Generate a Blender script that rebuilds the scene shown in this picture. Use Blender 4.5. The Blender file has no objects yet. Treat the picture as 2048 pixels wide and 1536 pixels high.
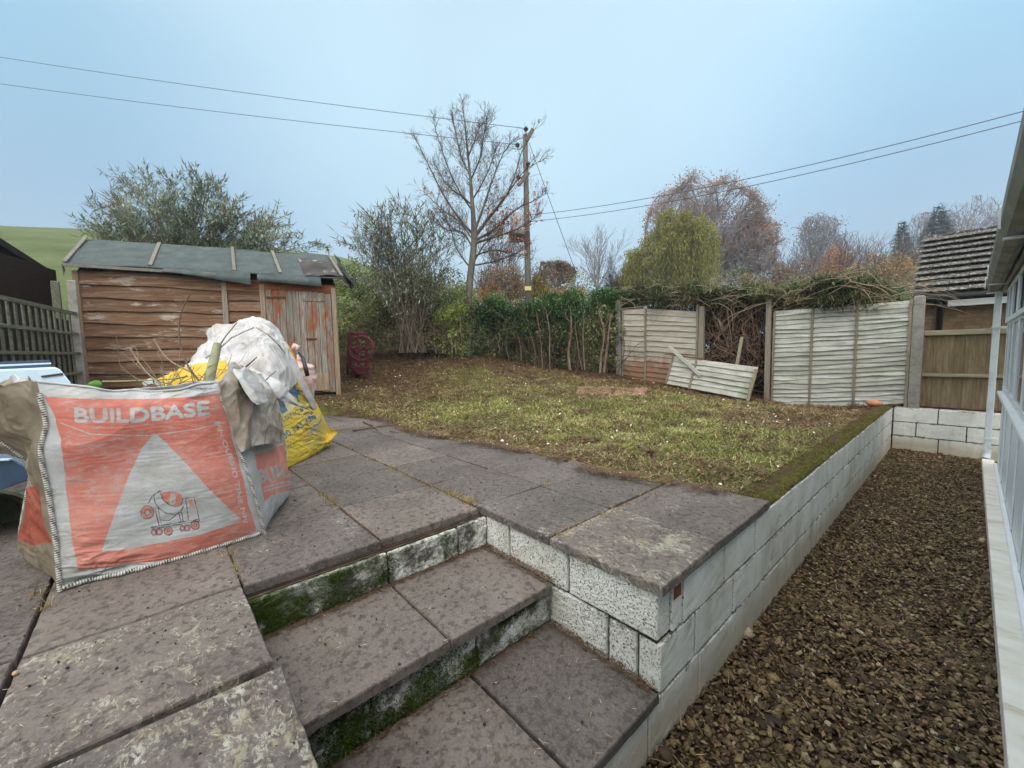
import bpy, math, random
import numpy as np
from mathutils import Vector, Matrix
sc = bpy.context.scene
COL = sc.collection
random.seed(7)
RS = np.random.RandomState(11)

# ---------------------------------------------------------------- camera
YAW, PIT, ROL, FPX, HC = 0.84296334, -0.07977204, -0.01756294, 818.405, 0.96
_f = np.array([-math.sin(YAW)*math.cos(PIT), math.cos(YAW)*math.cos(PIT), math.sin(PIT)])
_r0 = np.array([math.cos(YAW), math.sin(YAW), 0.0]); _u0 = np.cross(_r0, _f)
CR = _r0*math.cos(ROL)+_u0*math.sin(ROL); CU = -_r0*math.sin(ROL)+_u0*math.cos(ROL); CF = _f
CP = np.array([0, 0, HC])
cam_d = bpy.data.cameras.new('camera'); cam = bpy.data.objects.new('camera', cam_d); COL.objects.link(cam)
cam_d.sensor_fit = 'HORIZONTAL'; cam_d.sensor_width = 36; cam_d.lens = 36*FPX/2048
cam_d.clip_start = 0.02; cam_d.clip_end = 3000
cam.matrix_world = Matrix(((CR[0], CU[0], -CF[0], 0), (CR[1], CU[1], -CF[1], 0), (CR[2], CU[2], -CF[2], HC), (0, 0, 0, 1)))
sc.camera = cam

# ---------------------------------------------------------------- world: bright overcast sky, blue towards the horizon
W = bpy.data.worlds.new("World"); sc.world = W; W.use_nodes = True
nt = W.node_tree; nt.nodes.clear()
def wn(t, **k):
    n = nt.nodes.new(t)
    for a, b in k.items(): setattr(n, a, b)
    return n
tc = wn('ShaderNodeTexCoord'); sx = wn('ShaderNodeSeparateXYZ'); nt.links.new(tc.outputs['Generated'], sx.inputs[0])
rmp = wn('ShaderNodeValToRGB'); nt.links.new(sx.outputs['Z'], rmp.inputs[0])
cr = rmp.color_ramp
def lin(*c): return tuple(((v/255)/12.92 if v/255 <= .04045 else ((v/255+.055)/1.055)**2.4) for v in c)
def setramp(cr, stops):
    while len(cr.elements) > 1: cr.elements.remove(cr.elements[-1])
    cr.elements[0].position = stops[0][0]; cr.elements[0].color = tuple(stops[0][1])+(1,)
    for p, c in stops[1:]:
        e = cr.elements.new(p); e.color = tuple(c)+(1,)
lk = lambda *c: tuple(.80*v for v in lin(*c))
setramp(cr, [(0.0, lk(150, 172, 192)), (0.12, lk(138, 170, 196)), (0.3, lk(132, 172, 202)), (0.5, lk(138, 184, 212)), (0.66, lk(178, 209, 228)), (0.8, (1.5, 1.42, 1.32)), (1.0, (2.1, 1.97, 1.80))])
# pale patch of thinner cloud high up in the middle, and broad soft cloud variation
D0 = CF*1.0 + CR*(-0.02) + CU*(0.95); D0 = D0/np.linalg.norm(D0)
vm = wn('ShaderNodeVectorMath', operation='DOT_PRODUCT'); nt.links.new(tc.outputs['Generated'], vm.inputs[0]); vm.inputs[1].default_value = tuple(D0)
mr = wn('ShaderNodeMapRange', interpolation_type='SMOOTHERSTEP'); nt.links.new(vm.outputs['Value'], mr.inputs['Value'])
mr.inputs['From Min'].default_value = 0.70; mr.inputs['From Max'].default_value = 1.03; mr.inputs['To Min'].default_value = 0; mr.inputs['To Max'].default_value = 0.92
nz = wn('ShaderNodeTexNoise'); nz.inputs['Scale'].default_value = 1.3; nz.inputs['Detail'].default_value = 2; nt.links.new(tc.outputs['Generated'], nz.inputs['Vector'])
mx0 = wn('ShaderNodeMix', data_type='RGBA'); nt.links.new(rmp.outputs[0], mx0.inputs[6]); mx0.inputs[7].default_value = lk(186, 216, 233)+(1,)
nt.links.new(mr.outputs[0], mx0.inputs[0])
mr2 = wn('ShaderNodeMapRange'); nt.links.new(nz.outputs['Fac'], mr2.inputs['Value'])
mr2.inputs['From Min'].default_value = 0.3; mr2.inputs['From Max'].default_value = 0.7; mr2.inputs['To Min'].default_value = 0.90; mr2.inputs['To Max'].default_value = 1.09
vs = wn('ShaderNodeVectorMath', operation='SCALE'); nt.links.new(mx0.outputs[2], vs.inputs[0]); nt.links.new(mr2.outputs[0], vs.inputs['Scale'])
vb = wn('ShaderNodeVectorMath', operation='DOT_PRODUCT'); nt.links.new(tc.outputs['Generated'], vb.inputs[0]); vb.inputs[1].default_value = (.80, -.58, .12)
mb2 = wn('ShaderNodeMapRange', interpolation_type='SMOOTHSTEP'); nt.links.new(vb.outputs['Value'], mb2.inputs['Value']); mb2.inputs['From Min'].default_value = -.05; mb2.inputs['From Max'].default_value = .75
mxb = wn('ShaderNodeMix', data_type='RGBA'); nt.links.new(mb2.outputs[0], mxb.inputs[0]); nt.links.new(vs.outputs[0], mxb.inputs[6]); mxb.inputs[7].default_value = (1.75, 1.68, 1.58, 1)
bg = wn('ShaderNodeBackground'); bg.inputs['Strength'].default_value = 1.0; nt.links.new(mxb.outputs[2], bg.inputs[0])
wo = wn('ShaderNodeOutputWorld'); nt.links.new(bg.outputs[0], wo.inputs[0])
# very soft sun behind the cloud
sd = bpy.data.lights.new('sun', 'SUN'); sd.energy = 0.8; sd.angle = math.radians(40); sd.color = (1, .93, .84)
so = bpy.data.objects.new('sun', sd); COL.objects.link(so)
so.rotation_euler = Vector((-0.35, 0.5, -0.8)).to_track_quat('-Z', 'Y').to_euler()
sc.view_settings.view_transform = 'Standard'; sc.view_settings.look = 'None'; sc.view_settings.exposure = 0.74; sc.view_settings.gamma = 1
sc.render.engine = 'CYCLES'
sc.cycles.max_bounces = 6; sc.cycles.transparent_max_bounces = 8; sc.cycles.use_denoising = True

# ---------------------------------------------------------------- helpers
def ray(x, y): return CF + CR*(x-1024)/FPX - CU*(y-768)/FPX
def atZ(x, y, z=0.0):
    d = ray(x, y); return CP + d*(z-HC)/d[2]
def atX(x, y, X):
    d = ray(x, y); return CP + d*X/d[0]
def atY(x, y, Y):
    d = ray(x, y); return CP + d*Y/d[1]
def atD(x, y, dep): return CP + ray(x, y)*dep      # distance along the view axis, in metres

ORG = {}
def tag(o, label, cat, group=None):
    o['label'] = label; o['category'] = cat
    if group: o['group'] = group
    return o
def thing(name, label, cat, loc, group=None):
    o = bpy.data.objects.new(name, None); COL.objects.link(o); o.location = tuple(loc); o.empty_display_size = .1
    ORG[o.name] = np.array(loc, float); return tag(o, label, cat, group)
def link(name, me, parent, org):
    o = bpy.data.objects.new(name, me); COL.objects.link(o)
    if parent is not None:
        o.parent = parent; ORG[o.name] = ORG[parent.name]
    else:
        o.location = tuple(org); ORG[o.name] = np.array(org, float)
    return o
def mesh(name, V, F, mats, parent=None, org=(0, 0, 0), rnd=None, smooth=False, attrs=None, mi=None, uv=None):
    """V: (n,3) world points; F: an (m,k) index array or a list of faces."""
    V = np.asarray(V, float).reshape(-1, 3)
    o0 = ORG[parent.name] if parent is not None else np.array(org, float)
    Vl = V-o0
    me = bpy.data.meshes.new(name)
    if isinstance(F, np.ndarray):
        m, k = F.shape
        me.vertices.add(len(Vl)); me.vertices.foreach_set('co', Vl.astype(np.float32).ravel())
        me.loops.add(m*k); me.loops.foreach_set('vertex_index', F.astype(np.int32).ravel())
        me.polygons.add(m); me.polygons.foreach_set('loop_start', np.arange(0, m*k, k, dtype=np.int32))
        try: me.polygons.foreach_set('loop_total', np.full(m, k, dtype=np.int32))
        except Exception: pass
        me.update(calc_edges=True)
    else:
        me.from_pydata([tuple(v) for v in Vl], [], [tuple(f) for f in F]); me.update()
    if not isinstance(mats, (list, tuple)): mats = [mats]
    for m_ in mats: me.materials.append(m_)
    if mi is not None: me.polygons.foreach_set('material_index', np.asarray(mi, dtype=np.int32))
    if smooth: me.polygons.foreach_set('use_smooth', [True]*len(me.polygons))
    if rnd is not None:
        a = me.attributes.new('rnd', 'FLOAT', 'POINT'); a.data.foreach_set('value', np.asarray(rnd, np.float32))
    for kx, vx in (attrs or {}).items():
        a = me.attributes.new(kx, 'FLOAT', 'POINT'); a.data.foreach_set('value', np.asarray(vx, np.float32))
    return link(name, me, parent, org)

class MB:
    """collects boxes, bars and tubes into one mesh"""
    def __init__(s): s.v = []; s.f = []; s.m = []; s.r = []; s.rv = 0.5
    def add(s, V, F, mi=0, r=None):
        b = len(s.v); s.v += [tuple(p) for p in V]; s.f += [tuple(i+b for i in f) for f in F]; s.m += [mi]*len(F)
        s.r += [s.rv if r is None else r]*len(V)
    def box(s, lo, hi, mi=0, r=None):
        x0, y0, z0 = lo; x1, y1, z1 = hi
        V = [(x0, y0, z0), (x1, y0, z0), (x1, y1, z0), (x0, y1, z0), (x0, y0, z1), (x1, y0, z1), (x1, y1, z1), (x0, y1, z1)]
        s.add(V, [(0, 3, 2, 1), (4, 5, 6, 7), (0, 1, 5, 4), (1, 2, 6, 5), (2, 3, 7, 6), (3, 0, 4, 7)], mi, r)
    def fbox(s, o, ax, ay, az, mi=0, r=None):
        """box from corner o along three edge vectors"""
        o, ax, ay, az = [np.array(q, float) for q in (o, ax, ay, az)]
        V = [o, o+ax, o+ax+ay, o+ay, o+az, o+ax+az, o+ax+ay+az, o+ay+az]
        s.add(V, [(0, 3, 2, 1), (4, 5, 6, 7), (0, 1, 5, 4), (1, 2, 6, 5), (2, 3, 7, 6), (3, 0, 4, 7)], mi, r)
    def bar(s, a, b, w, h, up=(0, 0, 1), mi=0, r=None):
        a = np.array(a, float); b = np.array(b, float); d = (b-a)/np.linalg.norm(b-a)
        sd_ = np.cross(d, up); sd_ /= np.linalg.norm(sd_); u_ = np.cross(sd_, d)
        s.fbox(a-sd_*w/2-u_*h/2, sd_*w, u_*h, b-a, mi, r)
    def tube(s, pts, rad, n=8, mi=0, cap=True, r=None):
        pts = np.array(pts, float); k = len(pts)
        if np.isscalar(rad): rad = [rad]*k
        V = []; F = []; up = None
        for i in range(k):
            t = pts[min(i+1, k-1)]-pts[max(i-1, 0)]; t = t/(np.linalg.norm(t)+1e-9)
            if up is None:
                up = np.array([0, 0, 1.]) if abs(t[2]) < .9 else np.array([1., 0, 0])
            a = np.cross(t, up); a /= np.linalg.norm(a); b = np.cross(a, t); up = b
            for j in range(n):
                q = 2*math.pi*j/n; V.append(pts[i]+(a*math.cos(q)+b*math.sin(q))*rad[i])
        for i in range(k-1):
            for j in range(n):
                F.append((i*n+j, i*n+(j+1) % n, (i+1)*n+(j+1) % n, (i+1)*n+j))
        if cap: F.append(tuple(range(n-1, -1, -1))); F.append(tuple((k-1)*n+j for j in range(n)))
        s.add(V, F, mi, r)
    def ring(s, c, axis, R, rr, n=24, k=6, mi=0):
        axis = np.array(axis, float); axis /= np.linalg.norm(axis)
        a = np.cross(axis, (0, 0, 1) if abs(axis[2]) < .9 else (1, 0, 0)); a /= np.linalg.norm(a); b = np.cross(axis, a)
        V = []; F = []
        for i in range(n):
            q = 2*math.pi*i/n; d = a*math.cos(q)+b*math.sin(q)
            for j in range(k):
                p = 2*math.pi*j/k; V.append(np.array(c)+d*(R+rr*math.cos(p))+axis*rr*math.sin(p))
        for i in range(n):
            for j in range(k):
                F.append((i*k+j, i*k+(j+1) % k, ((i+1) % n)*k+(j+1) % k, ((i+1) % n)*k+j))
        s.add(V, F, mi)
    def build(s, name, mats, parent=None, org=(0, 0, 0), smooth=False, bevel=0, seg=1, angle=0.6):
        o = mesh(name, np.array(s.v), s.f, mats, parent, org, rnd=s.r, smooth=smooth, mi=s.m)
        if bevel:
            m = o.modifiers.new('bevel', 'BEVEL'); m.width = bevel; m.segments = seg; m.limit_method = 'ANGLE'; m.angle_limit = angle
        return o

def waves(P, scale, seed, n=18, warp=0.6):
    """smooth pseudo noise in [-1,1] made of random plane waves"""
    r = np.random.RandomState(seed); P = np.asarray(P, float)*scale
    D = r.normal(size=(n, 3)); D /= np.linalg.norm(D, axis=1)[:, None]; D *= r.uniform(.5, 1.9, (n, 1))
    W1 = r.normal(size=(3, 3)); P = P+warp*np.sin(P@W1+r.uniform(0, 6, 3))
    return np.sin(P@D.T*2.2+r.uniform(0, 6.28, n)).sum(1)/math.sqrt(n)/1.2
def folds(P, scale, seed):
    """creased cloth: sharp ridges"""
    return 1-2*np.abs(waves(P, scale, seed, 7, 1.1))
def grid_faces(nu, nv):
    i = np.arange(nu-1)[:, None]*nv+np.arange(nv-1)[None, :]; i = i.ravel()
    return np.stack([i, i+nv, i+nv+1, i+1], 1)
def grid_normals(G):
    du = np.gradient(G, axis=0); dv = np.gradient(G, axis=1); n = np.cross(du, dv); return n/(np.linalg.norm(n, axis=2)[..., None]+1e-9)
def cr1(P, t):
    """Catmull-Rom through P (k,...) at t in [0,k-1]"""
    P = np.asarray(P, float); k = len(P); t = np.clip(t, 0, k-1-1e-6); i = np.floor(t).astype(int); f = (t-i).reshape((-1,)+(1,)*(P.ndim-1))
    g = lambda j: P[np.clip(j, 0, k-1)]
    p0, p1, p2, p3 = g(i-1), g(i), g(i+1), g(i+2)
    return .5*(2*p1+(p2-p0)*f+(2*p0-5*p1+4*p2-p3)*f*f+(-p0+3*p1-3*p2+p3)*f**3)
def patch_grid(C, nu, nv):
    C = np.asarray(C, float)
    A = cr1(C, np.linspace(0, C.shape[0]-1, nu)); B = cr1(A.transpose(1, 0, 2), np.linspace(0, C.shape[1]-1, nv))
    return B.transpose(1, 0, 2)
def cloth(name, C, mats, parent, nu=70, nv=70, amp=.012, sc_=9, seed=1, thick=.003, attrs=None):
    G = patch_grid(C, nu, nv); N = grid_normals(G); P = G.reshape(-1, 3)
    h = amp*(waves(P, sc_*.6, seed)*.7+folds(P, sc_*.6, seed+3)*.7+folds(P, sc_*1.4, seed+4)*.30+folds(P, sc_*3.2, seed+5)*.13)
    P = P+N.reshape(-1, 3)*h[:, None]
    o = mesh(name, P, grid_faces(nu, nv), mats, parent, smooth=True, attrs=attrs)
    m = o.modifiers.new('solid', 'SOLIDIFY'); m.thickness = thick; m.offset = 0
    return o

# ---------------------------------------------------------------- materials
MATS = {}
class NB:
    def __init__(s, name):
        s.m = bpy.data.materials.new(name); s.m.use_nodes = True; s.t = s.m.node_tree; s.b = s.t.nodes['Principled BSDF']
        s.tc = s.t.nodes.new('ShaderNodeTexCoord'); s.co = s.tc.outputs['Object']
    def n(s, t, **k):
        q = s.t.nodes.new(t)
        for a, b in k.items(): setattr(q, a, b)
        return q
    def l(s, a, b): s.t.links.new(a, b)
    def scaled(s, vec):
        q = s.n('ShaderNodeMapping'); s.l(s.co, q.inputs[0]); q.inputs['Scale'].default_value = vec; return q.outputs[0]
    def noise(s, scale, detail=4, rough=.55, stretch=None, dist=0):
        q = s.n('ShaderNodeTexNoise'); q.inputs['Scale'].default_value = scale; q.inputs['Detail'].default_value = detail
        q.inputs['Roughness'].default_value = rough; q.inputs['Distortion'].default_value = dist
        s.l(s.scaled(stretch) if stretch else s.co, q.inputs['Vector']); return q.outputs['Fac']
    def vor(s, scale, feature='F1', stretch=None, out='Distance', rand=1):
        q = s.n('ShaderNodeTexVoronoi', feature=feature); q.inputs['Scale'].default_value = scale; q.inputs['Randomness'].default_value = rand
        s.l(s.scaled(stretch) if stretch else s.co, q.inputs['Vector']); return q.outputs[out]
    def attr(s, name='rnd'):
        q = s.n('ShaderNodeAttribute', attribute_name=name); return q.outputs['Fac']
    def ramp(s, fac, stops):
        q = s.n('ShaderNodeValToRGB'); s.l(fac, q.inputs[0]); setramp(q.color_ramp, stops); return q.outputs[0]
    def rng(s, v, a, b, c=0, d=1, smooth=False):
        q = s.n('ShaderNodeMapRange'); s.l(v, q.inputs['Value'])
        if smooth: q.interpolation_type = 'SMOOTHSTEP'
        for k, x in zip(('From Min', 'From Max', 'To Min', 'To Max'), (a, b, c, d)): q.inputs[k].default_value = x
        return q.outputs[0]
    def math(s, op, a, b=None, clamp=False):
        q = s.n('ShaderNodeMath', operation=op, use_clamp=clamp)
        for i, x in enumerate((a, b)):
            if x is None: continue
            if isinstance(x, (int, float)): q.inputs[i].default_value = x
            else: s.l(x, q.inputs[i])
        return q.outputs[0]
    def mix(s, fac, a, b, mode='MIX'):
        q = s.n('ShaderNodeMix', data_type='RGBA', blend_type=mode)
        for i, x in ((0, fac), (6, a), (7, b)):
            if isinstance(x, (int, float)): q.inputs[i].default_value = x
            elif isinstance(x, tuple): q.inputs[i].default_value = tuple(x)+(1,)
            else: s.l(x, q.inputs[i])
        return q.outputs[2]
    def coord(s, ax):
        q = s.n('ShaderNodeSeparateXYZ'); s.l(s.co, q.inputs[0]); return q.outputs[ax]
    def normalz(s):
        g = s.n('ShaderNodeNewGeometry'); q = s.n('ShaderNodeSeparateXYZ'); s.l(g.outputs['Normal'], q.inputs[0]); return q.outputs['Z']
    def done(s, col, rough=.85, bump=None, bs=.5, bd=.01, spec=.3, metal=0, **kw):
        if isinstance(col, tuple): s.b.inputs['Base Color'].default_value = tuple(col)+(1,)
        else: s.l(col, s.b.inputs['Base Color'])
        if isinstance(rough, (int, float)): s.b.inputs['Roughness'].default_value = rough
        else: s.l(rough, s.b.inputs['Roughness'])
        s.b.inputs['Specular IOR Level'].default_value = spec; s.b.inputs['Metallic'].default_value = metal
        if bump is not None:
            q = s.n('ShaderNodeBump'); q.inputs['Strength'].default_value = bs; q.inputs['Distance'].default_value = bd
            s.l(bump, q.inputs['Height']); s.l(q.outputs[0], s.b.inputs['Normal'])
        for k, v in kw.items(): s.b.inputs[k.replace('_', ' ')].default_value = v
        MATS[s.m.name] = s.m; return s.m

def m_slab():
    s = NB('weathered_slab')
    base = s.ramp(s.noise(2.2, 6, .6), [(.3, lin(58, 57, 57)), (.5, lin(85, 82, 81)), (.72, lin(113, 109, 106))])
    red = s.mix(s.rng(s.noise(.9, 3), .45, .75, 0, .28, True), base, lin(102, 88, 83))
    red = s.mix(s.rng(s.attr('tone'), 0, 1, 0, .45), red, lin(70, 66, 66)); red = s.mix(s.rng(s.attr('tone'), .5, 0, 0, .3), red, lin(132, 120, 112))
    red = s.mix(s.rng(s.noise(1.7, 5, .65, dist=.6), .50, .72, 0, .65, True), red, lin(56, 52, 53))
    c1 = s.mix(s.rng(s.noise(85, 4, .75), .38, .8, 0, .5), red, lin(148, 138, 130))
    dark = s.mix(s.rng(s.noise(30, 5, .7), .50, .60, 0, .6), c1, lin(52, 47, 46))
    # lichen: pale crusty spots, attribute 'lich' raises their number slab by slab
    lm = s.attr('lich')
    sp = s.noise(27, 7, .78, (1, 1.7, 1), 1.2); nn = s.noise(4.5, 6, .7)
    a = s.math('ADD', s.math('MULTIPLY', s.math('SUBTRACT', lm, 1.0), .19), s.math('ADD', s.math('MULTIPLY', s.math('SUBTRACT', nn, .5), .62), s.math('SUBTRACT', sp, .5)))
    lf = s.rng(a, .005, .085, 0, .85, True)
    lcol = s.ramp(s.noise(16, 3), [(.35, lin(136, 132, 108)), (.55, lin(158, 157, 144)), (.75, lin(182, 184, 178))])
    col = s.mix(lf, dark, lcol)
    gm = s.mix(s.rng(s.noise(4, 5, .7), .62, .75, 0, .45, True), col, lin(84, 86, 52))
    b = s.math('ADD', s.math('MULTIPLY', s.noise(60, 6, .7), .7), s.math('MULTIPLY', s.noise(9, 4), 1.2))
    s.done(gm, rough=s.rng(s.noise(12, 3), .3, .7, .55, .9), bump=b, bs=.55, bd=.008, spec=.35)
m_slab()
def m_block(name, pits, moss, cream, joints=(), smooth_ends=False):
    s = NB(name)
    base = s.ramp(s.noise(5, 5, .6), [(.25, lin(206, 208, 202)), (.6, lin(228, 231, 227)), (.8, lin(236, 238, 234))])
    base = s.mix(s.rng(s.noise(1.7, 4), .45, .75, 0, .45, True), base, lin(186, 178, 160))
    z = s.coord('Z')
    zz = s.math('ADD', z, s.math('MULTIPLY', s.math('SUBTRACT', s.noise(4, 4), .5), .2))
    base = s.mix(s.rng(zz, cream-.10, cream+.08, .75, 0, True), base, lin(186, 174, 152))
    p = s.noise(120, 3, .6); p2 = s.vor(95)
    pm = s.math('MULTIPLY', s.rng(p2, .06, .28, 1, 0), s.rng(s.noise(5, 4), .40, .66, .08, 1))
    pm = s.math('ADD', s.math('MULTIPLY', pm, pits), s.math('MULTIPLY', s.rng(p, (.60-.055*pits*pits), (.70-.055*pits*pits)), pits*.9), True)
    if smooth_ends:   # only the cut faces looking along the garden show the open pores
        g_ = s.n('ShaderNodeNewGeometry'); q_ = s.n('ShaderNodeSeparateXYZ'); s.l(g_.outputs['True Normal'], q_.inputs[0]); pm = s.math('MULTIPLY', pm, s.rng(s.math('ABSOLUTE', q_.outputs['Y']), .5, .8, .12, 1))
    col = s.mix(pm, base, lin(44, 40, 34))
    runs = s.rng(s.noise(9, 4, .6, (1, 1, .12)), .58, .75, 0, .34 if not moss else .5)
    col = s.mix(runs, col, lin(128, 124, 108))
    fine = s.rng(s.noise(3.2, 5, .7), .60, .70, 0, .5)
    col = s.mix(fine, col, lin(116, 124, 88))
    rough = .8
    if moss:
        mn = s.noise(3.1, 5, .62, dist=.3)
        mm = s.rng(mn, .52-.12*(moss-1), .62-.12*(moss-1), 0, 1)
        mc = s.ramp(s.noise(60, 4, .7), [(.3, lin(22, 28, 6)), (.55, lin(52, 68, 14)), (.8, lin(86, 104, 34))])
        grime = s.mix(s.rng(s.noise(8, 6, .75), .40, .58, 0, .88), col, lin(44, 40, 30))
        col = s.mix(mm, grime, mc)
    # paint broken away and green-black grime along the mortar lines
    jn = s.noise(11, 5, .7); zc = s.coord('Z'); jm = None
    for zj in joints:
        d_ = s.math('ABSOLUTE', s.math('SUBTRACT', zc, zj)); k_ = s.rng(s.math('SUBTRACT', d_, s.math('MULTIPLY', s.math('SUBTRACT', jn, .46), .11)), .0, .010, .85, 0)
        jm = k_ if jm is None else s.math('MAXIMUM', jm, k_)
    if jm is not None:
        col = s.mix(s.math('MULTIPLY', jm, s.rng(s.noise(70, 3, .7), .35, .6)), col, s.mix(s.noise(6, 3), lin(38, 34, 24), lin(66, 72, 44)))
        gr = s.rng(s.noise(2.3, 6, .75), .50, .66, 0, .38); col = s.mix(gr, col, lin(150, 156, 128))
    b = s.math('SUBTRACT', s.math('MULTIPLY', s.noise(140, 4, .7), .5), s.math('MULTIPLY', pm, 1.2))
    b = s.math('ADD', b, s.math('MULTIPLY', s.noise(14, 4), .8))
    s.done(col, rough=rough, bump=b, bs=.7, bd=.006, spec=.25)
m_block('painted_block', .30, 0, .16, (.21, .435, .66))
m_block('painted_block_rough', 1.0, 0, -.9, (.208, .44), True)
m_block('painted_block_wrap', .95, 0, .16, (.21, .435, .66), True)
m_block('painted_block_mossy', .85, .8, -.9)
def simple(name, stops, scale, rough=.85, bump_s=60, bs=.4, bd=.004, stretch=None, detail=5, spec=.3, metal=0, var=None):
    s = NB(name)
    c = s.ramp(s.noise(scale, detail, .62, stretch), stops)
    if var: c = s.mix(s.rng(s.attr('rnd'), 0, 1, 0, var[1]), c, var[0])
    s.done(c, rough=rough, bump=s.noise(bump_s, 5, .65, stretch), bs=bs, bd=bd, spec=spec, metal=metal)
    return s.m
simple('mortar', [(.3, lin(34, 33, 26)), (.6, lin(66, 64, 54)), (.8, lin(118, 116, 104))], 14)
simple('soil', [(.3, lin(44, 32, 25)), (.5, lin(68, 50, 40)), (.75, lin(96, 74, 60))], 9, rough=.95, bump_s=35, bs=.9, bd=.03)
simple('concrete', [(.3, lin(112, 110, 104)), (.55, lin(140, 139, 134)), (.8, lin(158, 158, 152))], 10, bump_s=110)
simple('white_upvc', [(.3, lin(216, 224, 230)), (.7, lin(230, 236, 240))], 5, rough=.35, bs=.05, spec=.5)
simple('white_ledge', [(.25, lin(176, 166, 150)), (.45, lin(214, 212, 204)), (.75, lin(228, 230, 226))], 3.2, rough=.6, stretch=(1, 3, 1), bump_s=40, bs=.3)
simple('gutter_grey', [(.25, lin(92, 94, 86)), (.5, lin(132, 134, 124)), (.8, lin(160, 163, 156))], 7, rough=.55, stretch=(1, .35, 1), bs=.2)
simple('downpipe_white', [(.28, lin(176, 184, 188)), (.5, lin(206, 216, 222))], 6, rough=.4, bs=.06, spec=.5)
def m_leaf(name, c0, c1, c2, rough=.55, trans=.25, spec=.35):
    s = NB(name); c = s.ramp(s.attr('rnd'), [(0, c0), (.5, c1), (1, c2)])
    s.done(c, rough=rough, spec=spec)
    # thin leaves let some light through
    tr = s.n('ShaderNodeBsdfTranslucent'); s.l(c, tr.inputs[0]); mx = s.n('ShaderNodeMixShader'); mx.inputs[0].default_value = trans
    s.l(s.b.outputs[0], mx.inputs[1]); s.l(tr.outputs[0], mx.inputs[2]); out = [q for q in s.t.nodes if q.type == 'OUTPUT_MATERIAL'][0]
    s.l(mx.outputs[0], out.inputs[0]); return s.m
def m_wood(name, stops, along='Y', scale=3.0, var=None, rough=.85, patchc=None, patcht=.58, patchs=1.5, green=0, bs=.6):
    st = {'X': (1, 14, 14), 'Y': (14, 1, 14), 'Z': (14, 14, 1)}[along]
    s = NB(name)
    # grain runs along the chosen axis; the rnd attribute shifts tone board by board
    c = s.ramp(s.noise(scale, 7, .68, st, .4), stops)
    c = s.mix(s.rng(s.attr('rnd'), 0, 1, 0, .5), c, stops[0][1])
    if patchc:
        st2 = tuple(v**.45 for v in st)
        c = s.mix(s.rng(s.noise(patchs, 6, .7, st2), patcht, patcht+.1, 0, .9), c, patchc)
    if green:
        c = s.mix(s.rng(s.noise(1.9, 5, .7), .5, .68, 0, green), c, lin(98, 108, 74))
    g = s.noise(scale*2.2, 7, .75, st)
    c = s.mix(s.rng(g, .56, .66, 0, .6), c, tuple(v*.35 for v in stops[0][1]))
    s.done(c, rough=rough, bump=g, bs=bs, bd=.006, spec=.2); return s.m
# ================================================================ SETTING
def struct(o): o['kind'] = 'structure'; return o
def stuff(o): o['kind'] = 'stuff'; return o
def thing_rot(name, label, cat, loc, rz, group=None):
    o = thing(name, label, cat, loc, group); o.rotation_euler = (0, 0, rz); ORG[o.name] = np.zeros(3); return o

# lawn height: thin-plate fit through surveyed points
LP = np.array([(-.8, 2.8, -.03), (-2.5, 2.75, -.01), (-3.3, 2.55, -.01), (-4.2, 2.42, .0), (-5.8, 2.5, .05), (-7.1, 2.15, .16), (-7.4, 2.5, .25), (-7.0, 1.0, .14), (-9.5, -.8, .26),
    (-8.57, 3.21, .42), (-8.67, 6.24, .86), (-7.53, 8.09, .52), (-6, 9, .29), (-4.7, 9, .14), (-3.2, 9, -.03), (-2.5, 9, -.13), (-.8, 8.9, -.05),
    (-.8, 6, -.06), (-.8, 4, -.05), (-3, 5, .0), (-3.5, 7, .03), (-5.5, 5, .22), (-6.5, 7, .4), (-12, 4, 1.0), (-12, 8, 1.3), (-8, 11, .8), (-4, 12, .1), (-11, 0, .5), (-1.2, 11, -.2), (-10, 6.5, 1.0)])
def tps_fit(P):
    n = len(P); r = np.linalg.norm(P[:, None, :2]-P[None, :, :2], axis=2); K = np.where(r > 0, r*r*np.log(r+1e-9), 0)+np.eye(n)*.05
    A = np.zeros((n+3, n+3)); A[:n, :n] = K; A[:n, n] = 1; A[:n, n+1:] = P[:, :2]; A[n, :n] = 1; A[n+1:, :n] = P[:, :2].T
    return np.linalg.solve(A, np.concatenate([P[:, 2], [0, 0, 0]]))
TW = tps_fit(LP)
def lawn_z(X, Y):
    X = np.atleast_1d(np.asarray(X, float)); Y = np.atleast_1d(np.asarray(Y, float)); sh = X.shape; X = X.ravel(); Y = Y.ravel()
    r = np.sqrt((X[:, None]-LP[None, :, 0])**2+(Y[:, None]-LP[None, :, 1])**2)
    z = (np.where(r > 0, r*r*np.log(r+1e-9), 0)@TW[:len(LP)])+TW[-3]+TW[-2]*X+TW[-1]*Y
    return z.reshape(sh)
def lz(x, y): return float(lawn_z([x], [y])[0])

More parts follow.
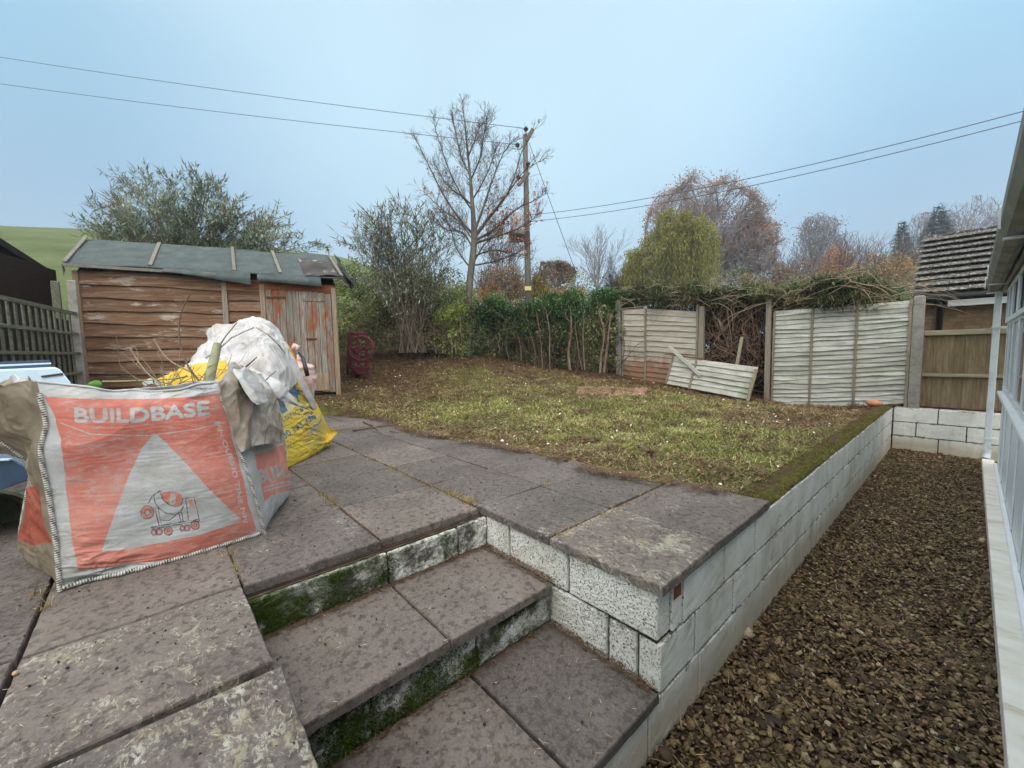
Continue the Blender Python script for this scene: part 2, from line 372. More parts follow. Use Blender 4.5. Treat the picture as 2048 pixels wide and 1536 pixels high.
# ---- far ground and hill: one sheet from under the garden to the horizon
AZ = [(-180, .02), (-100, .10), (-75, .17), (-51, .193), (-46, .205), (-36, .216), (-25, .203), (-21, .200), (-14, .165), (-6, .11), (5, .05), (20, .0), (60, -.01), (180, .02)]
def hill_elev(az):   # tangent of the skyline elevation against azimuth to the right of the view axis, degrees
    xs = [a for a, _ in AZ]; ys = [b for _, b in AZ]; return np.interp(az, xs, ys)
dist = np.concatenate([[.3, 4, 8, 11], np.geomspace(13, 110, 40), [140, 200, 400, 700]])
azs = np.radians(np.arange(-180, 180.01, 2.0))
fh = np.array([CF[0], CF[1], 0]); fh /= np.linalg.norm(fh); rh = np.array([fh[1], -fh[0], 0])
GX = []
for d in dist:
    for a in azs:
        p = CP+fh*d*math.cos(a)+rh*d*math.sin(a)
        e = float(hill_elev(math.degrees(a)))
        if d < 12: z = -1.0
        else:
            t = min(1, (d-12)/78); s_ = t**.75
            top = HC+e*92; z0 = min(lz(p[0], p[1]), 1.2) if d < 14 else .6
            z = z0*(1-s_)+top*s_
            if d < 14: z = -1.0 if d < 12.5 else z-.25
            if d > 92: z = top-(d-92)*.05*max(0, e)*4 if e > .02 else HC-2
        GX.append((p[0], p[1], z))
V = np.array(GX); V[:, 2] += waves(V, .06, 3)*np.clip((np.linalg.norm(V[:, :2], axis=1)-14)/60, 0, 1)*.35
s = NB('pasture')
c = s.ramp(s.noise(.35, 8, .7), [(.3, lin(78, 92, 54)), (.5, lin(96, 110, 66)), (.7, lin(114, 128, 82))])
c = s.mix(s.rng(s.noise(2.2, 6, .8, (1, 1, 4)), .5, .7, 0, .5), c, lin(88, 100, 58))
s.done(c, bump=s.noise(1.5, 8, .8), bs=.8, bd=.4)
struct(mesh('hill', V, grid_faces(len(dist), len(azs)), s.m, smooth=True))

# ---- lawn sheet

nx, ny = 300, 300
gx = np.linspace(-14, -.86, nx); gy = np.linspace(-3.4, 14.5, ny); XX, YY = np.meshgrid(gx, gy, indexing='ij')
ZZ = lawn_z(XX, YY)
PX = np.stack([XX, YY, ZZ*0], 2).reshape(-1, 3)
ZZ = ZZ+(waves(PX, 1.6, 5)*.018+waves(PX, 6, 6)*.010).reshape(ZZ.shape)
def patio_edge_y(X):   # the lawn's ragged front edge against the paving
    return np.interp(X, [-8.2, -7.4, -7.0, -6.0, -5.3, -4.6, -4.1, -3.3, -2.5, -1.9, -1.45, -.8], [1.4, 1.9, 2.05, 2.42, 2.50, 2.36, 2.38, 2.55, 2.66, 2.58, 2.70, 2.84])
def over_patio(X, Y): return (Y < patio_edge_y(X)) & (X > -7.6)
ZZ = np.where((YY < patio_edge_y(XX)-.04) & (XX > -7.6), -.12, ZZ)
keep = ~((XX > -2.05) & (YY < 1.6))
ZZ = np.where(keep, ZZ, -.75)
s = NB('lawn_soil')
g1 = s.rng(s.noise(.9, 5, .65), .42, .60, 0, 1, True)
soil = s.ramp(s.noise(14, 7, .75), [(.3, lin(62, 50, 38)), (.5, lin(92, 78, 58)), (.7, lin(120, 104, 80))])
grs = s.ramp(s.noise(22, 7, .8), [(.3, lin(76, 84, 38)), (.5, lin(104, 112, 54)), (.7, lin(136, 140, 82))])
# bare red earth along the fence foot and under the tree
y_ = s.coord('Y'); x_ = s.coord('X')
bare = s.math('ADD', s.rng(s.math('ADD', y_, s.math('MULTIPLY', s.noise(1.3, 4), 2.0)), 7.6, 8.9, 0, 1, True), s.rng(x_, -6.3, -9, 0, .8, True), True)
c = s.mix(g1, soil, grs); c = s.mix(bare, c, s.mix(s.noise(5, 5), lin(72, 50, 40), lin(112, 84, 68)))
s.done(c, rough=.95, bump=s.math('ADD', s.noise(45, 6, .8), s.noise(8, 4)), bs=1, bd=.03, spec=.1)
struct(mesh('lawn', np.stack([XX, YY, ZZ], 2), grid_faces(nx, ny), s.m, smooth=True))

# ---- gravel strip between the wall and the house
s = NB('gravel_bed')
c = s.ramp(s.noise(40, 7, .8), [(.3, lin(44, 36, 26)), (.55, lin(78, 62, 46)), (.75, lin(116, 96, 70))])
s.done(c, rough=.95, bump=s.noise(60, 6, .8), bs=1, bd=.02, spec=.15)
nx, ny = 60, 300
XX, YY = np.meshgrid(np.linspace(-.90, .70, nx), np.linspace(-2.5, 9.0, ny), indexing='ij')
P = np.stack([XX, YY, XX*0-.725], 2).reshape(-1, 3); P[:, 2] += waves(P, 3, 8)*.012
struct(mesh('gravel_path', P, grid_faces(nx, ny), s.m, smooth=True))

# stones: irregular flattened lumps, two sizes of detail
def ico():
    t = (1+5**.5)/2
    v = np.array([(-1, t, 0), (1, t, 0), (-1, -t, 0), (1, -t, 0), (0, -1, t), (0, 1, t), (0, -1, -t), (0, 1, -t), (t, 0, -1), (t, 0, 1), (-t, 0, -1), (-t, 0, 1)]); v /= np.linalg.norm(v[0])
    f = np.array([(0, 11, 5), (0, 5, 1), (0, 1, 7), (0, 7, 10), (0, 10, 11), (1, 5, 9), (5, 11, 4), (11, 10, 2), (10, 7, 6), (7, 1, 8), (3, 9, 4), (3, 4, 2), (3, 2, 6), (3, 6, 8), (3, 8, 9), (4, 9, 5), (2, 4, 11), (6, 2, 10), (8, 6, 7), (9, 8, 1)])
    return v, f
def ico2():
    v, f = ico(); v = [tuple(p) for p in v]; d = {}; F = []
    def mid(a, b):
        k = (min(a, b), max(a, b))
        if k not in d:
            m = (np.array(v[a])+np.array(v[b])); m /= np.linalg.norm(m); v.append(tuple(m)); d[k] = len(v)-1
        return d[k]
    for a, b, c_ in f:
        ab, bc, ca = mid(a, b), mid(b, c_), mid(c_, a); F += [(a, ab, ca), (b, bc, ab), (c_, ca, bc), (ab, bc, ca)]
    return np.array(v), np.array(F)
def lumps(n, pos, size, flat, r, base):
    bv, bf = base; k = len(bv); rr = np.random.RandomState(r)
    S = size[:, None, None]*rr.uniform(.72, 1.25, (n, k, 1))*bv[None]
    S = S*np.stack([rr.uniform(.7, 1.35, n), rr.uniform(.7, 1.1, n), rr.uniform(flat*.6, flat*1.4, n)], 1)[:, None, :]
    # tilt then spin
    ax = rr.normal(0, .35, (n, 2)); S[:, :, 2] += S[:, :, 0]*ax[:, :1]+S[:, :, 1]*ax[:, 1:]
    a = rr.uniform(0, 6.28, n); ca, sa = np.cos(a)[:, None], np.sin(a)[:, None]
    x = S[:, :, 0]*ca-S[:, :, 1]*sa; y = S[:, :, 0]*sa+S[:, :, 1]*ca; S = np.stack([x, y, S[:, :, 2]], 2)+pos[:, None, :]
    F = (bf[None]+(np.arange(n)*k)[:, None, None]).reshape(-1, 3)
    return S.reshape(-1, 3), F, np.repeat(rr.uniform(0, 1, n), k)
s = NB('gravel_stone')
c = s.ramp(s.attr('rnd'), [(0, lin(52, 41, 30)), (.28, lin(78, 63, 46)), (.56, lin(102, 86, 62)), (.78, lin(128, 112, 80)), (.93, lin(152, 132, 92)), (1, lin(190, 180, 154))])
c = s.mix(s.rng(s.noise(55, 5, .7), .35, .65, 0, .55), c, lin(46, 36, 26))
c = s.mix(s.rng(s.noise(2.1, 5, .7), .56, .7, 0, .38), c, lin(74, 80, 38))
s.done(c, rough=.72, bump=s.noise(120, 4, .7), bs=.4, bd=.003, spec=.35)
def strip_pts(n, y0, y1, r, x0=-.80, x1=.17, pw=1):
    rr = np.random.RandomState(r); y = y0+(y1-y0)*rr.uniform(0, 1, n)**pw; x = rr.uniform(x0, x1, n); return x, y
x, y = strip_pts(14000, -.3, 3.3, 21); sz = np.random.RandomState(1).lognormal(math.log(.0092), .36, 14000)
P = np.stack([x, y, -.722+sz*.25+np.random.RandomState(2).uniform(0, .012, 14000)], 1)
Va, Fa, Ra = lumps(14000, P, sz, .42, 3, ico2())
x, y = strip_pts(20000, 3.0, 8.9, 22); sz = np.random.RandomState(4).lognormal(math.log(.0108), .34, 20000)
P = np.stack([x, y, -.722+sz*.25+np.random.RandomState(5).uniform(0, .012, 20000)], 1)
Vb, Fb, Rb = lumps(20000, P, sz, .42, 6, ico())
stuff(mesh('gravel', np.concatenate([Va, Vb]), np.concatenate([Fa, Fb+len(Va)]), s.m, rnd=np.concatenate([Ra, Rb]), smooth=False))

# blades, straws and leaves lying about: thin bent strips built in bulk
def strips(pos, ang, lean, L, w, r, bend=.25, segs=2):
    n = len(pos); rr = np.random.RandomState(r)
    d = np.stack([np.cos(ang)*np.cos(lean), np.sin(ang)*np.cos(lean), np.sin(lean)], 1)
    sd_ = np.stack([-np.sin(ang), np.cos(ang), np.zeros(n)], 1); up = np.cross(d, sd_); b = rr.uniform(-bend, bend, n)[:, None]; b2 = rr.uniform(-bend*.5, bend*.5, n)[:, None]
    V = []
    for i in range(segs+1):
        t = i/segs; c0 = pos+d*(L*t)[:, None]+sd_*(L[:, None]*b*t*t)-up*(L[:, None]*b2*t*t)*(1 if segs else 0)
        ww = (w*(1-.75*t*t))[:, None]/2
        V += [c0-sd_*ww, c0+sd_*ww]
    V = np.stack(V, 1).reshape(-1, 3); k = 2*(segs+1)
    f = np.array([(2*i, 2*i+1, 2*i+3, 2*i+2) for i in range(segs)]); F = (f[None]+(np.arange(n)*k)[:, None, None]).reshape(-1, 4)
    return V, F, k
def leafcards(pos, nrm, L, w, r):
    """pointed leaf of four faces folded along the midrib, lying in the plane of nrm"""
    n = len(pos); rr = np.random.RandomState(r)
    nrm = nrm/(np.linalg.norm(nrm, axis=1)[:, None]+1e-9); t = rr.normal(size=(n, 3)); t -= nrm*(t*nrm).sum(1)[:, None]; t /= np.linalg.norm(t, axis=1)[:, None]+1e-9; b = np.cross(nrm, t)
    L = L[:, None]; w = w[:, None]; f = rr.uniform(.05, .35, (n, 1))*w
    V = np.stack([pos-t*L*.5, pos+b*w*.5+nrm*f, pos+t*L*.5, pos-b*w*.5+nrm*f], 1).reshape(-1, 3)
    F = np.array([(0, 1, 2), (0, 2, 3)]); F = (F[None]+(np.arange(n)*4)[:, None, None]).reshape(-1, 3)
    return V, F
m_leaf('clippings', lin(78, 58, 42), lin(138, 118, 86), lin(212, 200, 164), .8, .1, .15)
m_leaf('grass_blade', lin(74, 86, 36), lin(140, 146, 78), lin(206, 204, 138), .6, .2)
m_leaf('dead_leaf', lin(70, 50, 38), lin(112, 88, 66), lin(150, 126, 98), .75, .1)
m_leaf('white_leaf', lin(176, 180, 160), lin(206, 208, 192), lin(226, 226, 214), .7, .1)
# dry stalks on the gravel
x, y = strip_pts(1500, 0, 8.6, 31); rr = np.random.RandomState(32)
V, F, k = strips(np.stack([x, y, np.full(1500, -.700)], 1), rr.uniform(0, 6.28, 1500), rr.uniform(-.05, .35, 1500), rr.uniform(.02, .09, 1500), rr.uniform(.0015, .003, 1500), 33)
stuff(mesh('straw_litter', V, F, MATS['clippings'], rnd=np.repeat(rr.uniform(0, .9, 1500), k)))
n = 7000; x, y = strip_pts(n, 0, 8.85, 35); rr = np.random.RandomState(36)
V, F = leafcards(np.stack([x, y, np.full(n, -.702)+rr.uniform(0, .012, n)], 1), np.stack([rr.normal(0, .35, n), rr.normal(0, .35, n), np.ones(n)], 1), rr.uniform(.010, .034, n), rr.uniform(.006, .018, n), 37)
stuff(mesh('leaf_litter', V, F, MATS['dead_leaf'], rnd=np.repeat(rr.uniform(0, 1, n), 4)))

# ---- lawn cover: chopped grass and straw
def in_lawn(n, r):
    rr = np.random.RandomState(r); out = []
    while sum(len(o) for o in out) < n:
        # sample in image-like polar space so that density follows distance
        d = 2.4+10.5*rr.uniform(0, 1, 4*n)**.8; a = np.radians(rr.uniform(-26, 50, 4*n))
        X = (fh[0]*np.cos(a)+rh[0]*np.sin(a))*d; Y = (fh[1]*np.cos(a)+rh[1]*np.sin(a))*d
        ok = (Y > patio_edge_y(X)-rr.exponential(.03, 4*n)) & (X < -.985) & (Y < 8.95) & (X > -10.5) & (Y < 9.6+(X+6)*-.0)
        out.append(np.stack([X[ok], Y[ok]], 1))
    return np.concatenate(out)[:n]
N = 165000; XY = in_lawn(N, 41); rr = np.random.RandomState(42)
P = np.column_stack([XY, lawn_z(XY[:, 0], XY[:, 1])+rr.uniform(.004, .03, N)]); Q = P.copy(); Q[:, 2] = 0
P[:, 2] += waves(Q, 1.6, 5)*.018+waves(Q, 6, 6)*.010
green = waves(Q, .75, 44)*.75+waves(Q, 3.2, 45)*.55-np.clip((P[:, 1]-7.2)/1.5, 0, 2)-np.clip((-6.0-P[:, 0])/1.5, 0, 1.3)-1.3*np.exp(-np.clip(P[:, 1]-patio_edge_y(P[:, 0]), 0, 9)/.14)-.9*np.exp(-((P[:, 0]+1.6)/.9)**2)*np.clip((P[:, 1]-3.0)/3, 0, 1)-.10+.95*np.exp(-((P[:, 0]+3.3)/1.6)**2-((P[:, 1]-4.1)/1.2)**2)
isg = rr.uniform(-1, 1, N) < green
dd = np.linalg.norm(P-CP, axis=1); L = rr.uniform(.015, .065, N)*(1+dd*.05); w = rr.uniform(.0022, .0045, N)*(.7+dd*.17)
sel = isg; n1 = int(sel.sum())
V, F, k = strips(P[sel], rr.uniform(0, 6.28, n1), rr.uniform(-.05, .75, n1), L[sel]*.85, w[sel], 46, .4)
stuff(mesh('grass', V, F, MATS['grass_blade'], rnd=np.repeat(np.clip(rr.normal(.5, .27, n1)+.22*waves(Q[sel], 2.5, 49), 0, 1), k)))
sel = ~isg; thin = rr.uniform(0, 1, N) < (1-.45*np.clip((P[:, 1]-7.4)/1.2, 0, 1)); sel = sel & thin; n1 = int(sel.sum())
V, F, k = strips(P[sel], rr.uniform(0, 6.28, n1), rr.uniform(-.08, .35, n1), L[sel], w[sel], 47, .35)
stuff(mesh('grass_clippings', V, F, MATS['clippings'], rnd=np.repeat(np.clip(rr.normal(.38, .28, n1), 0, 1)*np.clip(1.15-np.clip((P[sel][:, 1]-7.3)/2, 0, .7)-np.clip((-6-P[sel][:, 0])/5, 0, .5), .2, 1), k)))
n = 420; XY = in_lawn(n, 51); rr = np.random.RandomState(52)
V, F = leafcards(np.column_stack([XY, lawn_z(XY[:, 0], XY[:, 1])+rr.uniform(.02, .045, n)]), np.stack([rr.normal(0, .5, n), rr.normal(0, .5, n), np.ones(n)], 1), rr.uniform(.02, .055, n), rr.uniform(.015, .035, n), 53)
wh = np.repeat(rr.uniform(0, 1, n), 4)
stuff(mesh('fallen_leaves', V, F, MATS['white_leaf'], rnd=wh))
n = 9000; XY = in_lawn(n, 55); rr = np.random.RandomState(56)
V, F = leafcards(np.column_stack([XY, lawn_z(XY[:, 0], XY[:, 1])+rr.uniform(.01, .03, n)]), np.stack([rr.normal(0, .5, n), rr.normal(0, .5, n), np.ones(n)], 1), rr.uniform(.02, .06, n), rr.uniform(.014, .035, n), 57)
stuff(mesh('brown_leaf_litter', V, F, MATS['dead_leaf'], rnd=np.repeat(rr.uniform(0, 1, n), 4)))

# ---- patio slabs
pat = bpy.data.objects.new('patio', None); COL.objects.link(pat); pat['kind'] = 'structure'; ORG['patio'] = np.zeros(3)
rs = random.Random(5)
def slab(x0, x1, y0, y1, z, parent, lich=.3, th=.045, rot=0, gap=.006, tilt=.003, name='paving_slab', label=None):
    """a slab with a slightly worn, uneven rim; top at z"""
    g = gap/2; x0 += g; x1 -= g; y0 += g; y1 -= g; cx, cy = (x0+x1)/2, (y0+y1)/2
    nx = max(3, int((x1-x0)/.03)); ny = max(3, int((y1-y0)/.03))
    u = np.linspace(-1, 1, nx); v = np.linspace(-1, 1, ny); U, Vv = np.meshgrid(u, v, indexing='ij')
    hx, hy = (x1-x0)/2, (y1-y0)/2
    tx, ty = rs.uniform(-tilt, tilt), rs.uniform(-tilt, tilt); rot += rs.uniform(-.006, .006)
    X = U*hx; Y = Vv*hy; T = np.stack([X+cx, Y+cy, X*0+z*3], 2).reshape(-1, 3)
    e = np.minimum(hx-np.abs(X), hy-np.abs(Y)); Z = tx*U+ty*Vv+(waves(T, 5, 61)*.0016).reshape(U.shape)-.0035*np.exp(-e/.006)
    edge = (e < 1e-6)
    # chipped rim
    jit = (waves(T, 22, 62)*.0022).reshape(U.shape)*edge
    X = X-np.sign(X)*np.abs(jit)*(np.abs(U) > .999); Y = Y-np.sign(Y)*np.abs(jit)*(np.abs(Vv) > .999)
    ca, sa = math.cos(rot), math.sin(rot)
    top = np.stack([cx+X*ca-Y*sa, cy+X*sa+Y*ca, z+Z], 2)
    V = top.reshape(-1, 3); F = [tuple(f) for f in grid_faces(nx, ny)]
    idx = lambda i, j: i*ny+j
    loop = [idx(i, 0) for i in range(nx)]+[idx(nx-1, j) for j in range(1, ny)]+[idx(i, ny-1) for i in range(nx-2, -1, -1)]+[idx(0, j) for j in range(ny-2, 0, -1)]
    b = len(V); low = V[loop].copy(); mid = V[loop].copy(); mid[:, 2] -= .006; ctr = np.array([cx, cy, 0]); off = (low-ctr)*[1, 1, 0]
    mid += off/np.linalg.norm(off, axis=1)[:, None]*.0035; low = mid.copy(); low[:, 2] = z-th+tx*0; low += off/np.linalg.norm(off, axis=1)[:, None]*.001
    V = np.concatenate([V, mid, low]); m = len(loop)
    for i in range(m):
        j = (i+1) % m; F.append((loop[i], b+i, b+j, loop[j])); F.append((b+i, b+m+i, b+m+j, b+j))
    F.append(tuple(b+m+i for i in range(m)))
    V[:, :2] += np.array([rs.uniform(-.003, .003), rs.uniform(-.003, .003)]); o = mesh(name, V, F, MATS['weathered_slab'], parent, smooth=False, attrs={'lich': np.full(len(V), lich), 'tone': np.full(len(V), rs.random())})
    if label: o['label'] = label
    return o
S = lambda *a, **k: slab(*a[:4], 0.0+k.pop('dz', rs.uniform(-.002, .003)), pat, **k)
# coping corner, two slabs along the wall, then the rows behind
S(-1.405, -.785, 1.485, 2.070, dz=.004, lich=.95); S(-1.405, -.785, 2.075, 2.835, dz=.003, lich=.45)
S(-2.005, -1.412, 1.492, 2.045, dz=-.001, lich=.55, gap=.004); S(-2.0, -1.42, 2.048, 2.70, lich=.15)
xs = [-2.01, -2.60, -3.22, -3.86, -4.60, -5.3, -5.95, -6.6, -7.25]
for i in range(8):
    S(xs[i+1], xs[i], 1.488, 2.05, lich=[.4, .35, .2, .1, .08, .05, .05, .05][i], gap=.012)
    S(xs[i+1]+.03, xs[i]+.03, 2.055, 2.72, lich=.12, gap=.008)
    S(xs[i+1], xs[i]+(0.02 if i == 0 else 0), .845, 1.482, lich=[.35, .25, .2, .15, .1, .1, .1, .1][i], gap=.010 if i else .014)
    if i < 7: S(xs[i+1]+.02, xs[i]+(.03 if i == 0 else .02), .240, .845, lich=[.4, .3, .2, .1, .1, .1, .1][i], gap=.012)
    if i < 7: S(xs[i+1]+.0, xs[i]+.0, -.37, .240, lich=.25, gap=.010)
    for j in range(4):
        if i < 7: S(xs[i+1]+.01*j, xs[i]+.01*j, -.98-.61*j, -.370-.61*j, lich=.15, gap=.012)
S(-2.0, -1.425, -.365, .240, dz=.002, lich=.75, gap=.004); S(-1.395, -.80, -.37, .243, dz=.004, lich=.98, rot=-.03)
for j in range(3):
    S(-2.0, -1.405, -.98-.61*j, -.380-.61*j, lich=.3); S(-1.395, -.80, -.98-.61*j, -.380-.61*j, lich=.6)
# bedding under the slabs
b = MB()
b.box((-7.6, -3.0, -.50), (-1.975, 2.2, -.047)); b.box((-1.975, 1.60, -.45), (-.93, 2.9, -.047)); b.box((-1.975, -3.0, -.72), (-.82, .225, -.047))
o = b.build('bedding', MATS['soil'], pat)
# joint filling: soil proud in the joints
b = MB()
for yy in (1.479, 2.050, .844): b.box((-7.2, yy-.008, -.046), (-2.03, yy+.008, -.006))
b.box((-1.409-.006, 1.52, -.046), (-1.409+.006, 2.7, -.005)); b.box((-2.02, 2.043, -.046), (-1.42, 2.051, -.008))
for x in xs[1:7]:
    b.box((x-.006, -.36, -.046), (x+.006, 2.05, -.008))
b.build('joint_filling', MATS['soil'], pat)

# ---- steps
st = thing('garden_steps', 'two shallow garden steps of grey slabs on mossy white painted risers', 'steps', (-1.4, .9, -.45))
for (y0, y1, l) in ((.235, .862, .25), (.868, 1.478, .2)):
    slab(-1.955, -1.375, y0, y1, -.225, st, lich=l, name='tread', tilt=.002)
for (y0, y1, l) in ((-.35, .968, .1), (.976, 1.480, .12)):
    slab(-1.425, -.787, y0, y1, -.450, st, lich=l, name='tread', tilt=.001)
def wall_blocks(name, parent, origin, along, up_rows, joints, thick, inward, mat_, gap=.011, seed=1, jit=.0025, rows_mi=None, rough=0, sub=False):
    """block courses on a face: origin at the foot, along = unit vector, rows = [(z0,z1)], joints[row] = positions along"""
    rr = random.Random(seed); b = MB(); along = np.array(along, float); inward = np.array(inward, float)
    for ri, (z0, z1) in enumerate(up_rows):
        js = joints[ri]
        for a0, a1 in zip(js[:-1], js[1:]):
            q = rr.uniform(0, .004); g = gap/2
            o = np.array(origin)+along*(a0+g)-inward*q; o[2] = z0+g*.8+rr.uniform(-jit, jit)
            b.fbox(o, along*(a1-a0-2*g), inward*(thick+q), (0, 0, z1-z0-g*1.6+rr.uniform(-jit, jit)), r=rr.random())
    o = b.build(name, mat_, parent, bevel=.006, seg=2)
    return o
def densify(o, cuts=1, amp=.0015, scale=30, seed=3):
    """roughen a block face for real: subdivide and push vertices"""
    m = o.modifiers.new('sub', 'SUBSURF'); m.subdivision_type = 'SIMPLE'; m.levels = cuts; m.render_levels = cuts
    t = bpy.data.textures.new('rough', 'CLOUDS'); t.noise_scale = scale; d = o.modifiers.new('disp', 'DISPLACE'); d.texture = t; d.strength = amp; d.mid_level = .5; d.texture_coords = 'LOCAL'
# risers (faces look towards +X)
for (X, z0, z1, y0, y1, js, sd_) in ((-1.935, -.225, -.046, .235, 1.50, [.0, .62, 1.05, 1.265], 3), (-1.405, -.45, -.271, .235, 1.50, [0, .30, .78, 1.265], 4)):
    o = wall_blocks('riser', st, (X, y0, 0), (0, 1, 0), [(z0+.001, z1-.004)], [js], .10, (-1, 0, 0), MATS['painted_block_mossy'], seed=sd_); densify(o, 4, .012, .02)
b = MB(); b.box((-1.97, .24, -.45), (-1.955, 1.5, -.05)); b.box((-1.99, .24, -.46), (-1.43, 1.5, -.272)); b.box((-1.43, -.35, -.70), (-.83, 1.5, -.497)); b.build('core', MATS['mortar'], st)

# ---- white painted retaining wall
rw = thing('retaining_wall', 'long white painted block retaining wall with mossy top beside the gravel strip', 'wall', (-.8, 5, -.7))
Yend = 8.90; rows = [(-.715-.02, -.490), (-.490, -.265), (-.265, -.043)]
def run(first, step, start, end):
    out = [start]; a = first
    while a < end-.1: out.append(a); a += step
    return out+[end]
js2 = [0, .10, .20, .66, 1.11]+[1.11+.462*i for i in range(1, 14)]; js2 = [j for j in js2 if j < Yend-1.56]+[Yend-1.5]
js1 = run(.33, .458, 0, Yend-1.5)
js0 = run(.30, .455, 0, Yend-1.5)
o = wall_blocks('blockwork', rw, (-.80, 1.505, 0), (0, 1, 0), [rows[1], rows[2]], [js1, js2[1:]], .10, (-1, 0, 0), MATS['painted_block_wrap'], gap=.014, seed=8, jit=.004); densify(o, 3, .006, .03)
o = wall_blocks('bottom_course', rw, (-.80, -2.0, 0), (0, 1, 0), [rows[0]], [run(.20, .46, 0, Yend+2.0)], .10, (-1, 0, 0), MATS['painted_block'], gap=.010, seed=9, jit=.003); densify(o, 3, .006, .03)
# return beside the steps (face looks towards -Y)
o = wall_blocks('return_blockwork', rw, (-1.955, 1.505, 0), (1, 0, 0), [(-.492, -.262), (-.258, -.045)], [[.0, .50, .90, 1.055-.001], [0, .22, .665, 1.153]], .10, (0, 1, 0), MATS['painted_block_rough'], gap=.016, seed=10); densify(o, 4, .007, .012)
# the corner block shows its smooth end on the gravel side
b = MB(); b.box((-.90, 1.515, -.72), (-.818, Yend, -.055)); b.box((-1.94, 1.52, -.49), (-.83, 1.60, -.06)); b.build('mortar_core', MATS['mortar'], rw)
b = MB(); b.box((-.8035, 1.617, -.115), (-.797, 1.683, -.052)); b.build('brick_packing', simple('old_brick', [(.3, lin(96, 58, 44)), (.7, lin(142, 92, 72))], 12), rw)
# inner leaf so the top is a broad ledge; then the moss on it
n = 6; b = MB(); b.box((-1.0, 2.84, -.72), (-.902, Yend, -.048)); b.build('inner_leaf', MATS['mortar'], rw)
ny, nx = 420, 22
YY, XX = np.meshgrid(np.linspace(2.84, Yend, ny), np.linspace(-1.0, -.803, nx), indexing='ij')
T = np.stack([XX, YY, XX*0], 2).reshape(-1, 3); H_ = (.012+.009*waves(T, 9, 71)+.006*waves(T, 26, 72)).reshape(XX.shape)
holes = np.zeros_like(XX)
for hy in (5.15, 5.33, 5.75, 5.95, 6.32, 6.5, 6.95, 7.2): holes += np.exp(-(((YY-hy)/.055)**2+((XX+.89)/.035)**2)**2)
H_ = H_-.05*holes; H_[:, -1] -= .012; H_[:, 0] -= .02; H_[:, 1] -= .008; H_ += -.03*np.clip(waves(T, 4, 73).reshape(XX.shape)-.55+1.2*(-.93-XX)*8*0, 0, 1)
s = NB('wall_moss')
c = s.ramp(s.noise(26, 7, .75), [(.3, lin(62, 60, 32)), (.5, lin(96, 98, 48)), (.72, lin(134, 134, 76))])
c = s.mix(s.rng(s.noise(3.6, 5, .75), .42, .56, 0, .9), c, s.mix(s.noise(30, 4), lin(66, 54, 38), lin(112, 98, 74)))
xl = s.coord('X'); c = s.mix(s.rng(s.math('ADD', s.math('MULTIPLY', xl, -5.5), s.math('MULTIPLY', s.noise(2.6, 6, .75), 1.5)), 1.25, 1.45, 0, .92), c, s.mix(s.noise(24, 5), lin(58, 46, 34), lin(118, 100, 76)))
s.done(c, rough=.95, bump=s.noise(110, 5, .8), bs=1, bd=.02, spec=.1)
mesh('moss', np.stack([XX, YY, -.036+H_], 2), grid_faces(ny, nx), s.m, rw, smooth=True)
m_leaf('moss_tip', lin(66, 62, 30), lin(102, 104, 48), lin(146, 146, 82), .8, .15, .1)
n = 26000; rr = np.random.RandomState(75); X = rr.uniform(-1.0, -.805, n); Y = rr.uniform(2.86, Yend-.02, n); T = np.stack([X, Y, X*0], 1); ok = (-(-.84-X)*7+.55+waves(T, 2.1, 77)+waves(T, 7, 78)*.5+rr.normal(0, .3, n)) > .0
X, Y, T = X[ok], Y[ok], T[ok]; n = len(X); Z = -.036+.010+.009*waves(T, 9, 71)
V, F, k = strips(np.stack([X, Y, Z], 1), rr.uniform(0, 6.28, n), rr.uniform(.3, 1.5, n), rr.uniform(.006, .018, n), rr.uniform(.002, .004, n), 79)
stuff(mesh('moss_tufts', V, F, MATS['moss_tip'], rw, rnd=np.repeat(rr.uniform(0, 1, n), k)))
# moss cushions on the risers
rr = np.random.RandomState(81); Pm = []
for (X0, z0, z1, cs) in ((-1.932, -.222, -.052, [(.62, .13), (.84, .07), (1.2, .03)]), (-1.402, -.448, -.275, [(.42, .12), (.70, .24), (1.25, .14), (.98, .06)])):
    for c_, sd_ in cs:
        m = int(14000*sd_); yy = rr.normal(c_, sd_*.55, m); zz = rr.uniform(z0, z1, m); T = np.stack([yy*0, yy, zz], 1)
        ok = (waves(T, 8, 83)+rr.normal(0, .25, m) > -.35) & (yy > .24) & (yy < 1.48); Pm.append(np.stack([np.full(m, X0)+.001, yy, zz], 1)[ok])
Pm = np.concatenate(Pm); n = len(Pm); d = rr.uniform(.3, 1.2, n)
V, F, k = strips(Pm, rr.normal(0, .9, n), rr.uniform(-.7, .9, n), rr.uniform(.005, .014, n), rr.uniform(.002, .004, n), 84)
stuff(mesh('riser_moss', V, F, m_leaf('dark_moss', lin(26, 34, 8), lin(54, 72, 16), lin(92, 112, 36), .85, .1, .1), st, rnd=np.repeat(rr.uniform(0, 1, n), k)))

# ---- white block wall closing the far end of the gravel strip
ew = thing('end_wall', 'low white block wall closing the far end of the gravel strip below the boarded fence', 'wall', (-.3, 8.95, -.7))
o = wall_blocks('blockwork', ew, (-.79, 8.90, 0), (1, 0, 0), rows, [[0, .52, 1.0, 1.45], [0, .27, .80, 1.25, 1.45], [0, .50, 1.0, 1.45]], .20, (0, 1, 0), MATS['painted_block'], gap=.012, seed=14); densify(o, 3, .006, .03)
b = MB(); b.box((-.79, 8.915, -.72), (.66, 9.09, -.055)); b.box((-.805, 8.88, -.72), (-.79, 9.1, -.06)); b.build('mortar_core', MATS['mortar'], ew)

